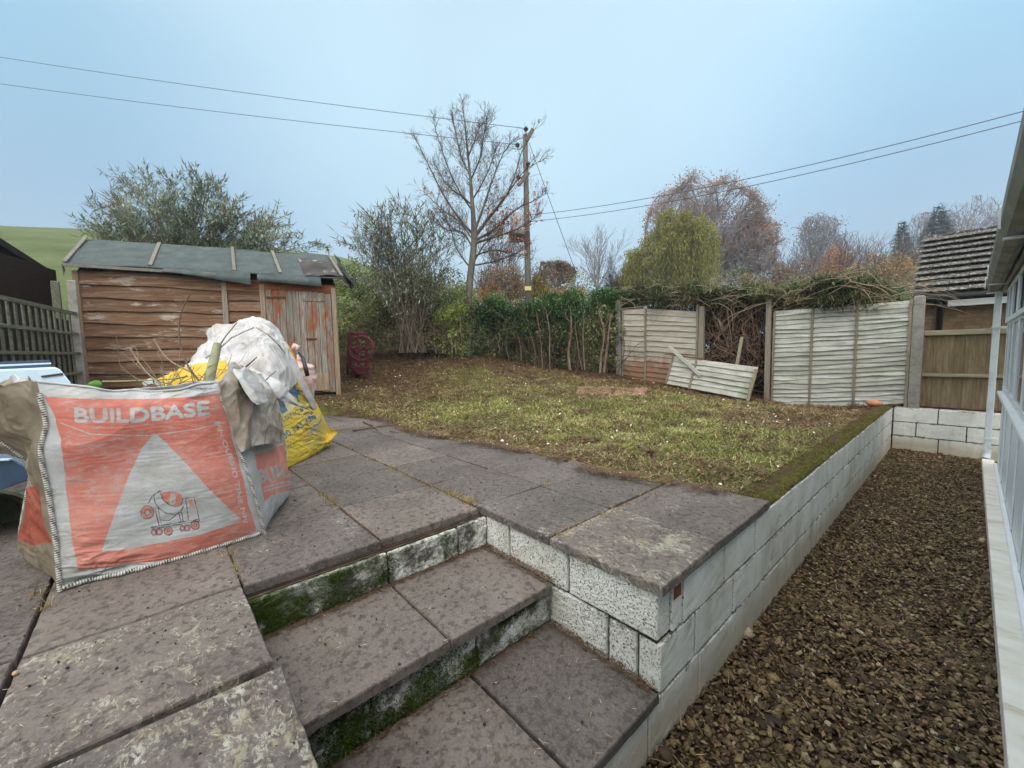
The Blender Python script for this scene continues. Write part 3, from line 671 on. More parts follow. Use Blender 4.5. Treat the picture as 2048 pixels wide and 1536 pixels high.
# raked clumps of cuttings and roots: small ragged mounds
rr = np.random.RandomState(601); P = []; cl = in_lawn(420, 602)
for i, (cx, cy) in enumerate(cl):
    if cy < patio_edge_y(cx)+.1: continue
    m = rr.randint(30, 90); r_ = rr.uniform(.05, .16); q = rr.normal(0, r_*.5, (m, 2)); hh = .05*np.exp(-(q**2).sum(1)/(r_*r_*.5)); P.append(np.column_stack([cx+q[:, 0], cy+q[:, 1], lawn_z(cx+q[:, 0], cy+q[:, 1])+.012+hh*rr.uniform(.3, 1, m)]))
P = np.concatenate(P); P = P[P[:, 1] < 9.4]; n = len(P)
V, F, k = strips(P, rr.uniform(0, 6.28, n), rr.uniform(-.1, .8, n), rr.uniform(.03, .10, n), rr.uniform(.003, .007, n), 603, .5); stuff(mesh('raked_clumps', V, F, MATS['dead_leaf'], rnd=np.repeat(np.clip(rr.normal(.35, .3, n), 0, 1), k)))
n = 700; XY = in_lawn(4000, 605); XY = XY[(XY[:, 1] > 7.2+rr.normal(0, .8, len(XY))) | (XY[:, 0] < -6.3+rr.normal(0, .7, len(XY)))][:n]; n = len(XY)
V, F, k = strips(np.column_stack([XY, lawn_z(XY[:, 0], XY[:, 1])+.03]), rr.uniform(0, 6.28, n), rr.uniform(-.03, .15, n), rr.uniform(.12, .45, n), rr.uniform(.005, .011, n), 606, .3, 4); stuff(mesh('twig_litter', V, F, MATS['clippings'], rnd=np.repeat(rr.uniform(.1, .9, n), k)))
# ================================================================ HOUSE on the right
hs = thing('house', 'white framed conservatory side of a house with a long grey gutter, beside the gravel strip', 'house', (.27, 4, -.72))
XW = .29
glass = NB('window_glass'); glass.done((.035, .045, .07), rough=.06, spec=.9); glass = glass.m
b = MB(); b.box((XW, -2.5, -.72), (XW+.25, 8.05, .30)); b.box((XW+.02, -2.5, .30), (XW+.25, 8.05, 1.66)); b.build('wall', MATS['white_upvc'], hs)
b = MB(); b.box((.165, -2.5, -.76), (.275, 8.45, -.615)); o = b.build('plinth', MATS['white_ledge'], hs, bevel=.006, seg=2); 
b = MB(); b.box((XW-.035, -2.5, -.612), (XW-.002, 8.04, -.575)); b.build('base_trim', MATS['white_upvc'], hs, bevel=.008, seg=2)
b = MB(); b.fbox((XW-.05, -2.5, .305), (.07, 0, 0), (0, 10.58, 0), (0, 0, .045)); b.build('window_sill', MATS['white_upvc'], hs, bevel=.012, seg=3)
ys = [8.06, 7.55, 6.95, 6.1, 5.2, 4.3, 3.4, 2.5, 1.6, .7, -.2, -1.1]
for y0, y1 in zip(ys[1:], ys[:-1]):
    b = MB(); b.box((XW-.008, y0, .352), (XW+.018, y0+.06, 1.66)); b.box((XW-.008, y1-.06, .352), (XW+.018, y1-.003, 1.66)); b.box((XW-.006, y0+.06, .352), (XW+.018, y1-.06, .415)); b.box((XW-.006, y0+.06, 1.60), (XW+.018, y1-.06, 1.66)); b.box((XW-.006, y0+.06, 1.17), (XW+.018, y1-.06, 1.23))
    # opening fanlight stands proud
    b.box((XW-.028, y0+.05, 1.20), (XW-.009, y0+.10, 1.63)); b.box((XW-.028, y1-.10, 1.20), (XW-.009, y1-.05, 1.63)); b.box((XW-.028, y0+.10, 1.20), (XW-.009, y1-.10, 1.25)); b.box((XW-.028, y0+.10, 1.58), (XW-.009, y1-.10, 1.63))
    w_ = b.build('window', MATS['white_upvc'], hs, bevel=.003)
    b = MB(); b.box((XW+.004, y0+.06, .415), (XW+.010, y1-.06, 1.17)); b.box((XW+.004, y0+.06, 1.23), (XW+.010, y1-.06, 1.60)); b.build('pane', glass, w_)
for y0, y1 in zip(ys[1:], ys[:-1]):   # panel joints below the sill
    b = MB(); b.box((XW-.012, y0-.02, -.57), (XW-.001, y0+.02, .30)); b.build('cover_strip', MATS['white_upvc'], hs, bevel=.003)
# roof edge, soffit and gutter
prof = [(.102, 1.845), (.088, 1.845), (.087, 1.74), (.118, 1.67), (.175, 1.645), (.215, 1.66), (.225, 1.80), (.218, 1.80), (.205, 1.675), (.172, 1.655), (.126, 1.68), (.100, 1.745)]
V = [(x, y, z) for y in (-2.5, 8.72) for x, z in prof]; n = len(prof)
F = [(i, (i+1) % n, n+(i+1) % n, n+i) for i in range(n)]+[tuple(range(n-1, -1, -1)), tuple(range(n, 2*n))]
gt = mesh('gutter', V, F, MATS['gutter_grey'], hs)
for y in (7.35, 4.2, 1.2, 8.6):
    b = MB(); b.fbox((.078, y, 1.70), (.010, 0, 0), (0, .05, 0), (0, 0, .15)); b.fbox((.100, y, 1.628), (.13, 0, 0), (0, .05, 0), (0, 0, .012)); b.build('gutter_bracket', MATS['white_upvc'], gt)
b = MB(); b.fbox((.226, -2.5, 1.635), (.02, 0, 0), (0, 11.1, 0), (0, 0, .19)); b.fbox((.246, -2.5, 1.655), (.25, 0, 0), (0, 11.1, 0), (0, 0, .02)); b.build('fascia', MATS['gutter_grey'], hs)
b = MB(); b.add([(.20, -2.5, 1.83), (1.6, -2.5, 2.5), (1.6, 8.6, 2.5), (.20, 8.6, 1.83), (.20, -2.5, 1.86), (1.6, -2.5, 2.53), (1.6, 8.6, 2.53), (.20, 8.6, 1.86)], [(0, 3, 2, 1), (4, 5, 6, 7), (0, 1, 5, 4), (1, 2, 6, 5), (2, 3, 7, 6), (3, 0, 4, 7)]); b.build('roof', MATS['gutter_grey'], hs)
b = MB(); b.box((.172, 8.50, -.52), (.240, 8.568, 1.64)); b.fbox((.172, 8.50, -.60), (.068, 0, 0), (0, .068, 0), (0, 0, .079))
dp_ = b.build('downpipe', MATS['downpipe_white'], hs, bevel=.008, seg=2)
for z in (1.15, -.36): b = MB(); b.box((.165, 8.492, z), (.30, 8.576, z+.028)); b.build('pipe_clip', MATS['downpipe_white'], dp_)
b = MB(); b.tube([(.206, 8.534, -.50), (.206, 8.53, -.56), (.200, 8.50, -.62)], .042, 12)
b.build('outlet', MATS['downpipe_white'], dp_)

# ================================================================ GARAGE beyond the fence
ga = thing('garage', 'brick outbuilding with a lichen speckled grey tile roof behind the boarded fence', 'outbuilding', (1, 13, -.7))
s = NB('buff_brick')
br = s.n('ShaderNodeTexBrick'); mp = s.n('ShaderNodeMapping'); s.l(s.co, mp.inputs[0]); mp.inputs['Rotation'].default_value = (math.radians(90), 0, 0); s.l(mp.outputs[0], br.inputs['Vector'])
br.inputs['Color1'].default_value = lin(128, 106, 82)+(1,); br.inputs['Color2'].default_value = lin(104, 84, 66)+(1,); br.inputs['Mortar'].default_value = lin(92, 86, 76)+(1,)
br.inputs['Scale'].default_value = 1; br.inputs['Brick Width'].default_value = .225; br.inputs['Row Height'].default_value = .075; br.inputs['Mortar Size'].default_value = .008
c = s.mix(s.rng(s.noise(9, 5), .4, .7, 0, .4), br.outputs['Color'], lin(150, 130, 98)); s.done(c, bump=br.outputs['Fac'], bs=-.4, bd=.01)
b = MB(); b.box((-.70, 12.3, -.72), (4.5, 16.2, 1.74)); b.build('wall', s.m, ga)
s = NB('roof_tile')
c = s.ramp(s.noise(6, 5, .6), [(.3, lin(62, 58, 58)), (.6, lin(84, 78, 78)), (.8, lin(100, 92, 90))])
c = s.mix(s.rng(s.noise(17, 6, .75), .52, .60, 0, .85), c, lin(176, 182, 178)); c = s.mix(s.rng(s.noise(40, 5, .75), .52, .6, 0, .75), c, lin(52, 50, 50)); c = s.mix(s.rng(s.noise(3.4, 3, .5), .68, .72, 0, .7), c, lin(160, 156, 84))
s.done(c, bump=s.noise(40, 5, .8), bs=.8, bd=.01); tile = s.m
E0 = np.array([-.90, 11.95, 1.93]); up_ = np.array([0, 2.15, 1.50]); rows_n = 10
b = MB(); rr = random.Random(3)
for i in range(rows_n):
    p = E0+up_*(i/rows_n); q = up_/rows_n*1.28; nrm = np.cross((1, 0, 0), up_); nrm /= np.linalg.norm(nrm)
    x = -.90-.02*rr.random()
    while x < 4.7:
        w_ = .27
        b.fbox(p+np.array([x-E0[0], 0, 0])+nrm*(.085+rr.uniform(-.005, .005)), (w_-.004, 0, 0), q-nrm*.095, nrm*.02, r=rr.random()); x += w_
b.build('roof', tile, ga, bevel=.004)
b = MB(); b.fbox(E0+up_*1.02+np.array([0, 0, .01]), (5.5, 0, 0), (0, .28, 0), (0, 0, .07)); b.build('ridge', tile, ga, bevel=.02, seg=2)
b = MB(); b.add([tuple(E0+[.03, .05, 0]), tuple(E0+[5.5, .05, 0]), tuple(E0+up_+[5.5, 0, 0]), tuple(E0+up_+[.03, 0, 0]), tuple(E0+[.03, .05, -.06]), tuple(E0+[5.5, .05, -.06]), (4.6, 14.1, 1.7), (-.87, 14.1, 1.7)], [(0, 1, 2, 3), (4, 7, 6, 5), (0, 4, 5, 1), (1, 5, 6, 2), (2, 6, 7, 3), (3, 7, 4, 0)]); b.build('roof_timber', MATS['gutter_grey'], ga)
black = simple('black_plastic', [(.3, lin(22, 24, 28)), (.7, lin(34, 36, 42))], 8, rough=.45, bs=.05, spec=.5)
b = MB(); b.tube([(-.84, 11.86, 1.86), (4.5, 11.86, 1.86)], .055, 10); b.build('gutter', black, ga, smooth=True)
b = MB(); b.box((-.36, 12.0, 1.70), (4.5, 12.03, 1.84)); b.build('fascia', MATS['white_upvc'], ga)
b = MB(); b.tube([(-.47, 11.92, 1.82), (-.47, 12.0, 1.70), (-.47, 12.22, 1.60), (-.47, 12.24, -.7)], .05, 10); b.build('downpipe', black, ga, smooth=True)

# ================================================================ FENCES
m_wood('lap_board', [(.28, lin(132, 132, 122)), (.5, lin(182, 185, 178)), (.70, lin(216, 220, 216))], 'X', 2.2, patchc=lin(134, 142, 104), patcht=.58, patchs=1.1, green=.45)
m_wood('lap_board_stained', [(.28, lin(136, 128, 114)), (.5, lin(170, 166, 156)), (.72, lin(196, 195, 188))], 'X', 2.6, patchc=lin(134, 128, 92), patcht=.60)
s_ = MATS['lap_board_stained'] = MATS.get('lap_board_stained', bpy.data.materials['lap_board_stained'])
MATS['lap_board'] = bpy.data.materials['lap_board']
# soil splashed up the foot of the old panel
nt_ = s_.node_tree; B_ = nt_.nodes['Principled BSDF']; src = B_.inputs['Base Color'].links[0].from_socket
def addn(t): return nt_.nodes.new(t)
tc_ = addn('ShaderNodeTexCoord'); sp_ = addn('ShaderNodeSeparateXYZ'); nt_.links.new(tc_.outputs['Object'], sp_.inputs[0])
n_ = addn('ShaderNodeTexNoise'); n_.inputs['Scale'].default_value = 3.5; n_.inputs['Detail'].default_value = 5; nt_.links.new(tc_.outputs['Object'], n_.inputs['Vector'])
ma = addn('ShaderNodeMath'); ma.operation = 'MULTIPLY_ADD'; nt_.links.new(n_.outputs['Fac'], ma.inputs[0]); ma.inputs[1].default_value = -.9; nt_.links.new(sp_.outputs['Z'], ma.inputs[2])
mr_ = addn('ShaderNodeMapRange'); nt_.links.new(ma.outputs[0], mr_.inputs['Value']); mr_.inputs['From Min'].default_value = .02; mr_.inputs['From Max'].default_value = .22; mr_.inputs['To Min'].default_value = .9; mr_.inputs['To Max'].default_value = 0
mi_ = addn('ShaderNodeMix'); mi_.data_type = 'RGBA'; nt_.links.new(mr_.outputs[0], mi_.inputs[0]); nt_.links.new(src, mi_.inputs[6]); mi_.inputs[7].default_value = lin(128, 96, 76)+(1,); nt_.links.new(mi_.outputs[2], B_.inputs['Base Color'])
m_wood('batten', [(.28, lin(104, 98, 82)), (.5, lin(138, 132, 114)), (.72, lin(164, 160, 144))], 'Z', 3)
MATS['batten'] = bpy.data.materials['batten']

def lap_panel(name, label, o, along, up, W_, H_, n, wave, mat_, battens, seed, group=None, top_rail=False, droop=None, hole=None):
    """waney-edged boards, each overlapping the one below, on slim battens; local axes along/up, front is -n"""
    o, along, up = [np.array(q, float) for q in (o, along, up)]; along /= np.linalg.norm(along); up /= np.linalg.norm(up); nr = np.cross(along, up)
    t = thing(name, label, 'fence panel', o+along*W_/2, group); rr = random.Random(seed)
    V = []; F = []; R_ = []; k = 34
    for i in range(n):
        z0 = H_*i/n; h = H_/n*1.32; ph = [rr.uniform(0, 6.28) for _ in range(4)]; a_ = wave*rr.uniform(.5, 1.4); rnd_ = rr.random(); off = rr.uniform(0, .004)
        base = len(V)
        for j in range(k+1):
            s0 = W_*j/k; lo = z0+a_*(math.sin(s0*3.1+ph[0])*.6+math.sin(s0*7.7+ph[1])*.35+math.sin(s0*17+ph[2])*.18)
            dz = droop(s0, i) if droop else 0
            bow = .006*math.sin(s0*4+ph[3])
            for (zz, d) in ((lo, .030+off), (lo+.004, .040+off), (z0+h*.5, .024+off), (min(z0+h, H_+.01), .008+off), (min(z0+h, H_+.01), 0+off), (lo, .010+off)):
                V.append(o+along*s0+up*(zz+dz)+nr*(d+bow)); R_.append(rnd_)
        for j in range(k):
            for q in range(6):
                F.append((base+j*6+q, base+j*6+(q+1) % 6, base+(j+1)*6+(q+1) % 6, base+(j+1)*6+q))
        F.append(tuple(base+q for q in range(6))); F.append(tuple(base+k*6+5-q for q in range(6)))
    mesh('boards', V, F, mat_, t, rnd=R_)
    for (s0, h0, h1, w_) in battens:
        b = MB(); b.fbox(o+along*s0+up*h0+nr*.046, along*w_, up*(h1-h0), nr*.022, r=rr.random()); b.fbox(o+along*s0+up*h0-nr*.02, along*w_, up*(h1-h0), nr*.018)
        b.build('batten', MATS['batten'], t, bevel=.003)
    if top_rail:
        b = MB(); b.fbox(o+along*top_rail[0]+up*(H_+.005)+nr*-.01, along*(top_rail[1]-top_rail[0]), up*.022, nr*.055); b.build('top_rail', MATS['batten'], t, bevel=.003)
    return t
# cross(along=+X, up=+Z) = -Y: faces the camera side
lap_panel('lap_fence_panel', 'wavy grey fence panel with green algae between concrete post and slim timber post', (-2.545, 9.02, -.20), (1, 0, 0), (0, 0, 1), 1.90, 1.83, 21, .016, MATS['lap_board'],
          [(0, 0, 1.82, .035), (.60, 0, 1.83, .035), (1.22, 0, 1.93, .035), (1.865, 0, 1.86, .035)], 4, droop=lambda s0, i: -.10*s0/1.9*(1-i/21)*0 - .03*s0/1.9+.03*(s0/1.9)**4+(.22*(s0/1.9)*(1-i/21)))
lap_panel('lap_fence_panel', 'pale grey fence panel with split top board and red soil up its foot', (-5.87, 9.02, .10), (1, 0, 0), (0, 0, 1), 1.89, 1.86, 15, .007, MATS['lap_board_stained'],
          [(0.0, 0.1, 1.86, .035), (.62, .05, 1.83, .045), (1.86, 0, 1.80, .035)], 9, top_rail=(0, .66), droop=lambda s0, i: -.16*(s0/1.9)+(-.03 if (i < 14 and s0 < .62) else 0)-(.05*max(0, s0-.66) if i > 12 else 0))
def post(name, label, x0, x1, y, z0, z1, mat_, d=.10, chip=False, cat='fence post', lean=0):
    b = MB(); o0 = np.array([x0, y, z0]); zz = z1-z0
    V = [(x0, y, z0), (x1, y, z0), (x1, y+d, z0), (x0, y+d, z0), (x0+lean, y, z1-.02), (x1+lean, y, z1-.02), (x1+lean, y+d, z1-.02), (x0+lean, y+d, z1-.02), (x0+lean+.015, y+.01, z1), (x1+lean-.015, y+.01, z1), (x1+lean-.015, y+d-.01, z1), (x0+lean+.015, y+d-.01, z1)]
    if chip: V[8] = (x0+lean+.05, y+.01, z1-.02); V[4] = (x0+lean+.01, y, z1-.11); V[7] = (x0+lean+.02, y+d, z1-.12); V[11] = (x0+lean+.06, y+d-.01, z1-.02)
    b.add(V, [(0, 3, 2, 1), (0, 1, 5, 4), (1, 2, 6, 5), (2, 3, 7, 6), (3, 0, 4, 7), (4, 5, 9, 8), (5, 6, 10, 9), (6, 7, 11, 10), (7, 4, 8, 11), (8, 9, 10, 11)])
    o = b.build(name, mat_, None, org=((x0+x1)/2, y+d/2, z0), bevel=.008, seg=2)
    return tag(o, label, cat)
post('concrete_post', 'tall smooth concrete post beside the boarded fence and the brick outbuilding', -.640, -.510, 8.97, -.10, 1.71, MATS['concrete'], .12)
m_wood('timber_post', [(.28, lin(112, 104, 94)), (.5, lin(142, 134, 124)), (.72, lin(166, 160, 150))], 'Z', 2.5); MATS['timber_post'] = bpy.data.materials['timber_post']
post('timber_post', 'slim grey timber post right of the gap full of dead stems', -2.655, -2.565, 8.93, -.25, 1.93, MATS['timber_post'], .09, lean=-.015)
post('timber_post', 'dark grey timber post left of the gap full of dead stems', -3.965, -3.86, 8.97, .0, 1.86, MATS['timber_post'], .09)
post('concrete_post', 'chipped concrete post where the ivy hedge meets the stained fence panel', -6.03, -5.885, 8.95, .15, 2.20, MATS['concrete'], .12, chip=True, lean=-.05)
# fallen panel
p0 = atY(1333, 768, 8.55); p1 = atY(1499, 800, 8.35); p2 = atY(1345, 706, 8.72); al = p1-p0; upv = p2-p0; upv = upv-al*(upv@al)/(al@al)
lap_panel('fallen_fence_panel', 'broken lower part of a grey fence panel leaning slanted across the foot of the gap', p0, al, upv, float(np.linalg.norm(al)), .62, 6, .006, MATS['lap_board'],
          [(.0, 0, .62, .035), (.55, -.02, .60, .04)], 21)
def plank(name, label, a, b_, w, th, mat_, cat='plank', group=None, up=(0, 1, 0)):
    m = MB(); m.bar(a, b_, w, th, up, r=.4); o = m.build(name, mat_, None, org=tuple((np.array(a)+np.array(b_))/2), bevel=.004); return tag(o, label, cat, group)
plank('loose_board', 'short pale board propped diagonally on top of the fallen panel', atY(1338, 693, 8.62), atY(1402, 752, 8.47), .075, .018, MATS['lap_board'])
plank('stake', 'weathered stake standing upright among the dead stems in the gap', atY(1484, 674, 8.95), atY(1470, 752, 8.70), .06, .03, MATS['batten'], 'stake')
plank('stake', 'short stake leaning on the right end of the fallen panel', atY(1513, 738, 8.40), atY(1495, 803, 8.25), .055, .03, MATS['batten'], 'stake')
plank('loose_board', 'thin dark rusty brown strip lying along the top edge of the fallen panel', atY(1330, 708, 8.60), atY(1405, 718, 8.6), .03, .02, simple('rusty_strip', [(.3, lin(84, 52, 38)), (.7, lin(122, 84, 62))], 9))
# neighbour's close boarded fence
m_wood('fence_board', [(.28, lin(92, 80, 62)), (.5, lin(126, 112, 88)), (.72, lin(152, 138, 112))], 'Z', 2.6, patchc=lin(112, 88, 60), patcht=.62); MATS['fence_board'] = bpy.data.materials['fence_board']
fb = thing('board_fence', 'brown close boarded fence with two rails above the white end wall', 'fence', (-.1, 9.15, -.04))
b = MB(); rr = random.Random(6); x = -.50
while x < .8:
    b.fbox((x, 9.155+rr.uniform(-.002, .002), -.05), (.128, .006, 0), (0, .016, 0), (0, 0, 1.185+rr.uniform(-.006, .006)), r=rr.random()); x += .108
b.build('boards', MATS['fence_board'], fb, bevel=.002)
m_wood('rail', [(.28, lin(118, 112, 94)), (.5, lin(150, 144, 124)), (.72, lin(176, 172, 154))], 'X', 2.6); MATS['rail'] = bpy.data.materials['rail']
for z, h in ((1.09, .075), (.455, .05)):
    b = MB(); b.box((-.505, 9.10, z), (.8, 9.148, z+h)); b.build('rail', MATS['rail'], fb, bevel=.004)
b = MB(); b.box((-.50, 9.10, -.052), (.8, 9.2, -.02)); b.build('gravel_board', MATS['soil'], fb)

# ================================================================ SHED
SA = np.array([-9.4627, -.7172, .29]); ang = math.atan2(.83833523, .54515506)
sh = thing_rot('shed', 'old weathered timber shed with a dark felt roof and peeling plank door', 'shed', SA, ang)
LSH = 3.86; skw = -.45
m_wood('shed_board', [(.28, lin(78, 58, 45)), (.42, lin(112, 84, 64)), (.56, lin(136, 110, 90)), (.72, lin(168, 154, 140))], 'X', 1.7, patchc=lin(166, 160, 150), patcht=.56, patchs=2.0); MATS['shed_board'] = bpy.data.materials['shed_board']
m_wood('door_plank', [(.28, lin(88, 82, 75)), (.5, lin(130, 125, 118)), (.72, lin(174, 172, 168))], 'Z', 2.2, patchc=lin(128, 78, 50), patcht=.51, patchs=2.3); MATS['door_plank'] = bpy.data.materials['door_plank']
m_wood('shed_trim', [(.28, lin(108, 92, 76)), (.5, lin(142, 128, 110)), (.72, lin(168, 158, 144))], 'Z', 2.2); MATS['shed_trim'] = bpy.data.materials['shed_trim']
m_wood('shed_frieze', [(.28, lin(96, 58, 36)), (.5, lin(128, 80, 50)), (.72, lin(150, 104, 72))], 'X', 2.2); MATS['shed_frieze'] = bpy.data.materials['shed_frieze']
topz = lambda x: 2.05-.050*x      # local height of the wall head
def shed_boards(x0, x1, n, seed, z_hi=None, z_lo=.0):
    rr = random.Random(seed); V = []; F = []; R_ = []
    k = max(6, int((x1-x0)/.06))
    for i in range(n):
        ph = [rr.uniform(0, 6.28) for _ in range(3)]; rn = rr.random(); base = len(V)
        for j in range(k+1):
            x = x0+(x1-x0)*j/k; H = topz(x); lo = z_lo+(H-z_lo)*i/n; hi = z_lo+(H-z_lo)*(i+1)/n+.02
            lo += .010*math.sin(x*2.3+ph[0])+.005*math.sin(x*6+ph[1])+.003*math.sin(x*14+ph[2]); wv = .006*math.sin(x*3+ph[1])
            for (zz, d) in ((lo, .034+wv), (lo+.006, .042+wv), ((lo+hi)/2, .028+wv), (hi, .010), (hi, 0), (lo, .006)):
                V.append((x, -d, zz)); R_.append(rn)
        for j in range(k):
            for q in range(6): F.append((base+j*6+q, base+(j+1)*6+q, base+(j+1)*6+(q+1) % 6, base+j*6+(q+1) % 6))
        F.append(tuple(base+5-q for q in range(6))); F.append(tuple(base+k*6+q for q in range(6)))
    return V, F, R_
V, F, R_ = shed_boards(.04, 2.10, 10, 3); mesh('front_boards', V, F, MATS['shed_board'], sh, rnd=R_)
V, F, R_ = shed_boards(2.17, 2.66, 11, 5); mesh('front_boards', V, F, MATS['shed_board'], sh, rnd=R_)
b = MB()
b.add([(0, .0, 0), (LSH, 0, 0), (LSH+skw*1.8, 1.8, 0), (skw*1.8, 1.8, 0), (0, 0, topz(0)), (LSH, 0, topz(LSH)), (LSH+skw*1.8, 1.8, topz(LSH)), (skw*1.8, 1.8, topz(0)), (skw*.9, .9, topz(0)+.66), (LSH+skw*.9, .9, topz(LSH)+.66)],
      [(0, 3, 2, 1), (0, 1, 5, 4), (2, 3, 7, 6), (0, 4, 8, 7, 3), (1, 2, 6, 9, 5)]); b.build('wall', MATS['shed_board'], sh)
for x0, x1, zb, zt, l in ((-.035, .045, 0, 0, None), (2.085, 2.165, .0, -.02, 'pale cover batten'), (2.665, 2.745, 0, -.06, None), (3.80, 3.875, -.08, -.05, None)):
    b = MB(); b.add([(x0, -.058, zb), (x1, -.058, zb), (x1, -.02, zb), (x0, -.02, zb), (x0, -.058, topz(x0)+zt), (x1, -.058, topz(x0)+zt), (x1, -.02, topz(x0)+zt), (x0, -.02, topz(x0)+zt)], [(0, 3, 2, 1), (4, 5, 6, 7), (0, 1, 5, 4), (1, 2, 6, 5), (2, 3, 7, 6), (3, 0, 4, 7)])
    b.build('corner_trim', MATS['shed_trim'] if l is None else MATS['timber_post'], sh, bevel=.003)
b = MB(); b.fbox((2.17, -.050, topz(2.17)-.15), (1.66, 0, -.075), (0, .03, 0), (0, 0, .13)); b.build('frieze', MATS['shed_frieze'], sh, bevel=.003)
# door: upright planks, ledges, hinges and bolt
dr = MB(); rr = random.Random(12); x = 2.755; dtop = lambda x: topz(x)-.145
while x < 3.78:
    w_ = min(.104, 3.795-x); dr.fbox((x+.002, -.062-rr.uniform(0, .004), .03+rr.uniform(-.01, .01)), (w_-.005, 0, 0), (0, .022, 0), (0, 0, dtop(x)-.03+rr.uniform(-.008, .004)), r=rr.random()); x += .104
dro = dr.build('door', MATS['door_plank'], sh, bevel=.003)
b = MB(); b.fbox((3.34, -.078, 1.58), (.36, 0, -.01), (0, .012, 0), (0, 0, .05)); b.build('patch_board', MATS['door_plank'], dro, bevel=.003)
iron = simple('rusty_iron', [(.3, lin(46, 34, 28)), (.7, lin(84, 58, 44))], 20, rough=.7)
for z in (.32,): b = MB(); b.fbox((3.15, -.082, .05), (.55, 0, 0), (0, .016, 0), (0, 0, .30)); b.build('kick_board', MATS['shed_trim'], dro, bevel=.003)
b = MB(); b.fbox((3.36, -.080, .93), (.17, 0, 0), (0, .014, 0), (0, 0, .022)); b.tube([(3.44, -.085, .94), (3.44, -.11, .93), (3.44, -.11, .90)], .006, 6); b.build('bolt', iron, dro)
for z in (.45, 1.62): b = MB(); b.fbox((2.77, -.074, z), (.30, 0, 0), (0, .008, 0), (0, 0, .035)); b.build('hinge', iron, dro)
b = MB(); b.fbox((3.05, -.10, -.13), (.80, 0, 0), (0, .9, 0), (0, 0, .10)); b.fbox((.1, -.02, -.18), (2.9, 0, 0), (0, .9, 0), (0, 0, .17)); b.build('floor_bearer', simple('wet_wood', [(.3, lin(40, 34, 28)), (.7, lin(68, 60, 50))], 6), sh, bevel=.006)
# roof of green mineral felt
s = NB('roof_felt')
c = s.ramp(s.noise(5, 6, .7), [(.3, lin(50, 60, 62)), (.55, lin(68, 80, 82)), (.8, lin(88, 100, 100))]); c = s.mix(s.rng(s.noise(140, 3, .8), .5, .7, 0, .5), c, lin(112, 122, 122)); c = s.mix(s.rng(s.noise(1.6, 6, .7, (.6, 3, 1)), .58, .68, 0, .45), c, lin(96, 104, 92))
s.done(c, rough=.8, bump=s.math('ADD', s.noise(220, 3, .8), s.noise(3, 4)), bs=.5, bd=.01); felt = s.m
ez = lambda x: topz(x)+.085; rz_ = lambda x: topz(x)+.72
def rp(x, t):  # roof point: x along the eave, t 0 eave..1 ridge
    y = -.17+1.08*t; return (x+skw*(y), y, ez(x)+(rz_(x)-ez(x))*t)
nu, nv = 90, 24; G = np.zeros((nu, nv, 3))
for i in range(nu):
    for j in range(nv): G[i, j] = rp(-.13+(LSH+.22)*i/(nu-1), j/(nv-1))
P = G.reshape(-1, 3); P[:, 2] += waves(P, 2.2, 91)*.010+waves(P, 7, 92)*.004
o = mesh('roof', P, grid_faces(nu, nv)[:, ::-1].copy(), felt, sh, smooth=True); m = o.modifiers.new('t', 'SOLIDIFY'); m.thickness = .018; m.offset = 1
b = MB(); b.add([rp(-.1, .97), rp(LSH+.06, .97), (LSH+skw*2, 2.0, ez(LSH)), (skw*2-.1, 2.0, ez(0))], [(3, 2, 1, 0)]); b.build('rear_roof', felt, sh)
mt = m_wood('grey_batten', [(.28, lin(92, 90, 86)), (.5, lin(120, 118, 112)), (.72, lin(142, 140, 134))], 'Y', 2.2)
for x, t0, t1, dx in ((-.10, -.01, 1.0, 0), (1.06, .03, .98, 0), (2.28, .02, 1.0, -.02), (2.98, .03, .95, -.04), (3.95, .05, .9, -.02)):
    a = np.array(rp(x, t0)); e = np.array(rp(x+dx, t1)); b = MB(); b.bar(a+[0, 0, .03], e+[0, 0, .03], .05, .02, (0, 0, 1), r=random.random()); b.build('roof_batten', mt, sh, bevel=.003)
b = MB(); a = np.array(rp(-.13, -.02)); e = np.array(rp(2.0, -.02)); b.bar(a+[0, -.005, -.02], e+[0, -.005, -.035], .02, .045, (0, 0, 1)); b.build('eave_strip', mt, sh, bevel=.003)
# felt turned down over the eave, sagging and torn
def flap(x0, x1, drop0, drop1, seed):
    C = [[np.array(rp(x, .02))+[0, 0, .022], np.array(rp(x, -.03))+[0, -.02, -.03-.2*(drop0+(drop1-drop0)*t)], np.array(rp(x, -.03))+[0, -.01, -(drop0+(drop1-drop0)*t)]] for t, x in [(q/7, x0+(x1-x0)*q/7) for q in range(8)]]
    return cloth('felt_flap', C, felt, sh, 50, 12, .008, 5, seed, .006)
flap(1.25, 2.52, .02, .17, 5); flap(2.62, 3.60, .10, .13, 8)
C = [[np.array(rp(x, t))+[0, 0, .03+.02*math.sin(x*7+t*4)] for t in (0, .3, .6)] for x in (3.35, 3.6, 3.85, 4.06)]
C[3] = [np.array(q)+[0, 0, -.03-.10*(1-k/2)] for k, q in enumerate(C[3])]
cloth('torn_felt', C, simple('torn_felt', [(.4, lin(48, 46, 48)), (.58, lin(72, 68, 68)), (.62, lin(150, 150, 148)), (.66, lin(60, 56, 58))], 3, rough=.7), sh, 40, 30, .012, 6, 9, .006)
C = [[np.array(rp(4.03, t)) + [0, 0, .02], np.array(rp(4.12, t))+[0, 0, -.07], np.array(rp(4.08, t))+[0, 0, -.17-.03*math.sin(t*9)]] for t in (-.02, .3, .6, 1.0)]
cloth('hanging_felt', C, black, sh, 30, 14, .012, 6, 12, .006)
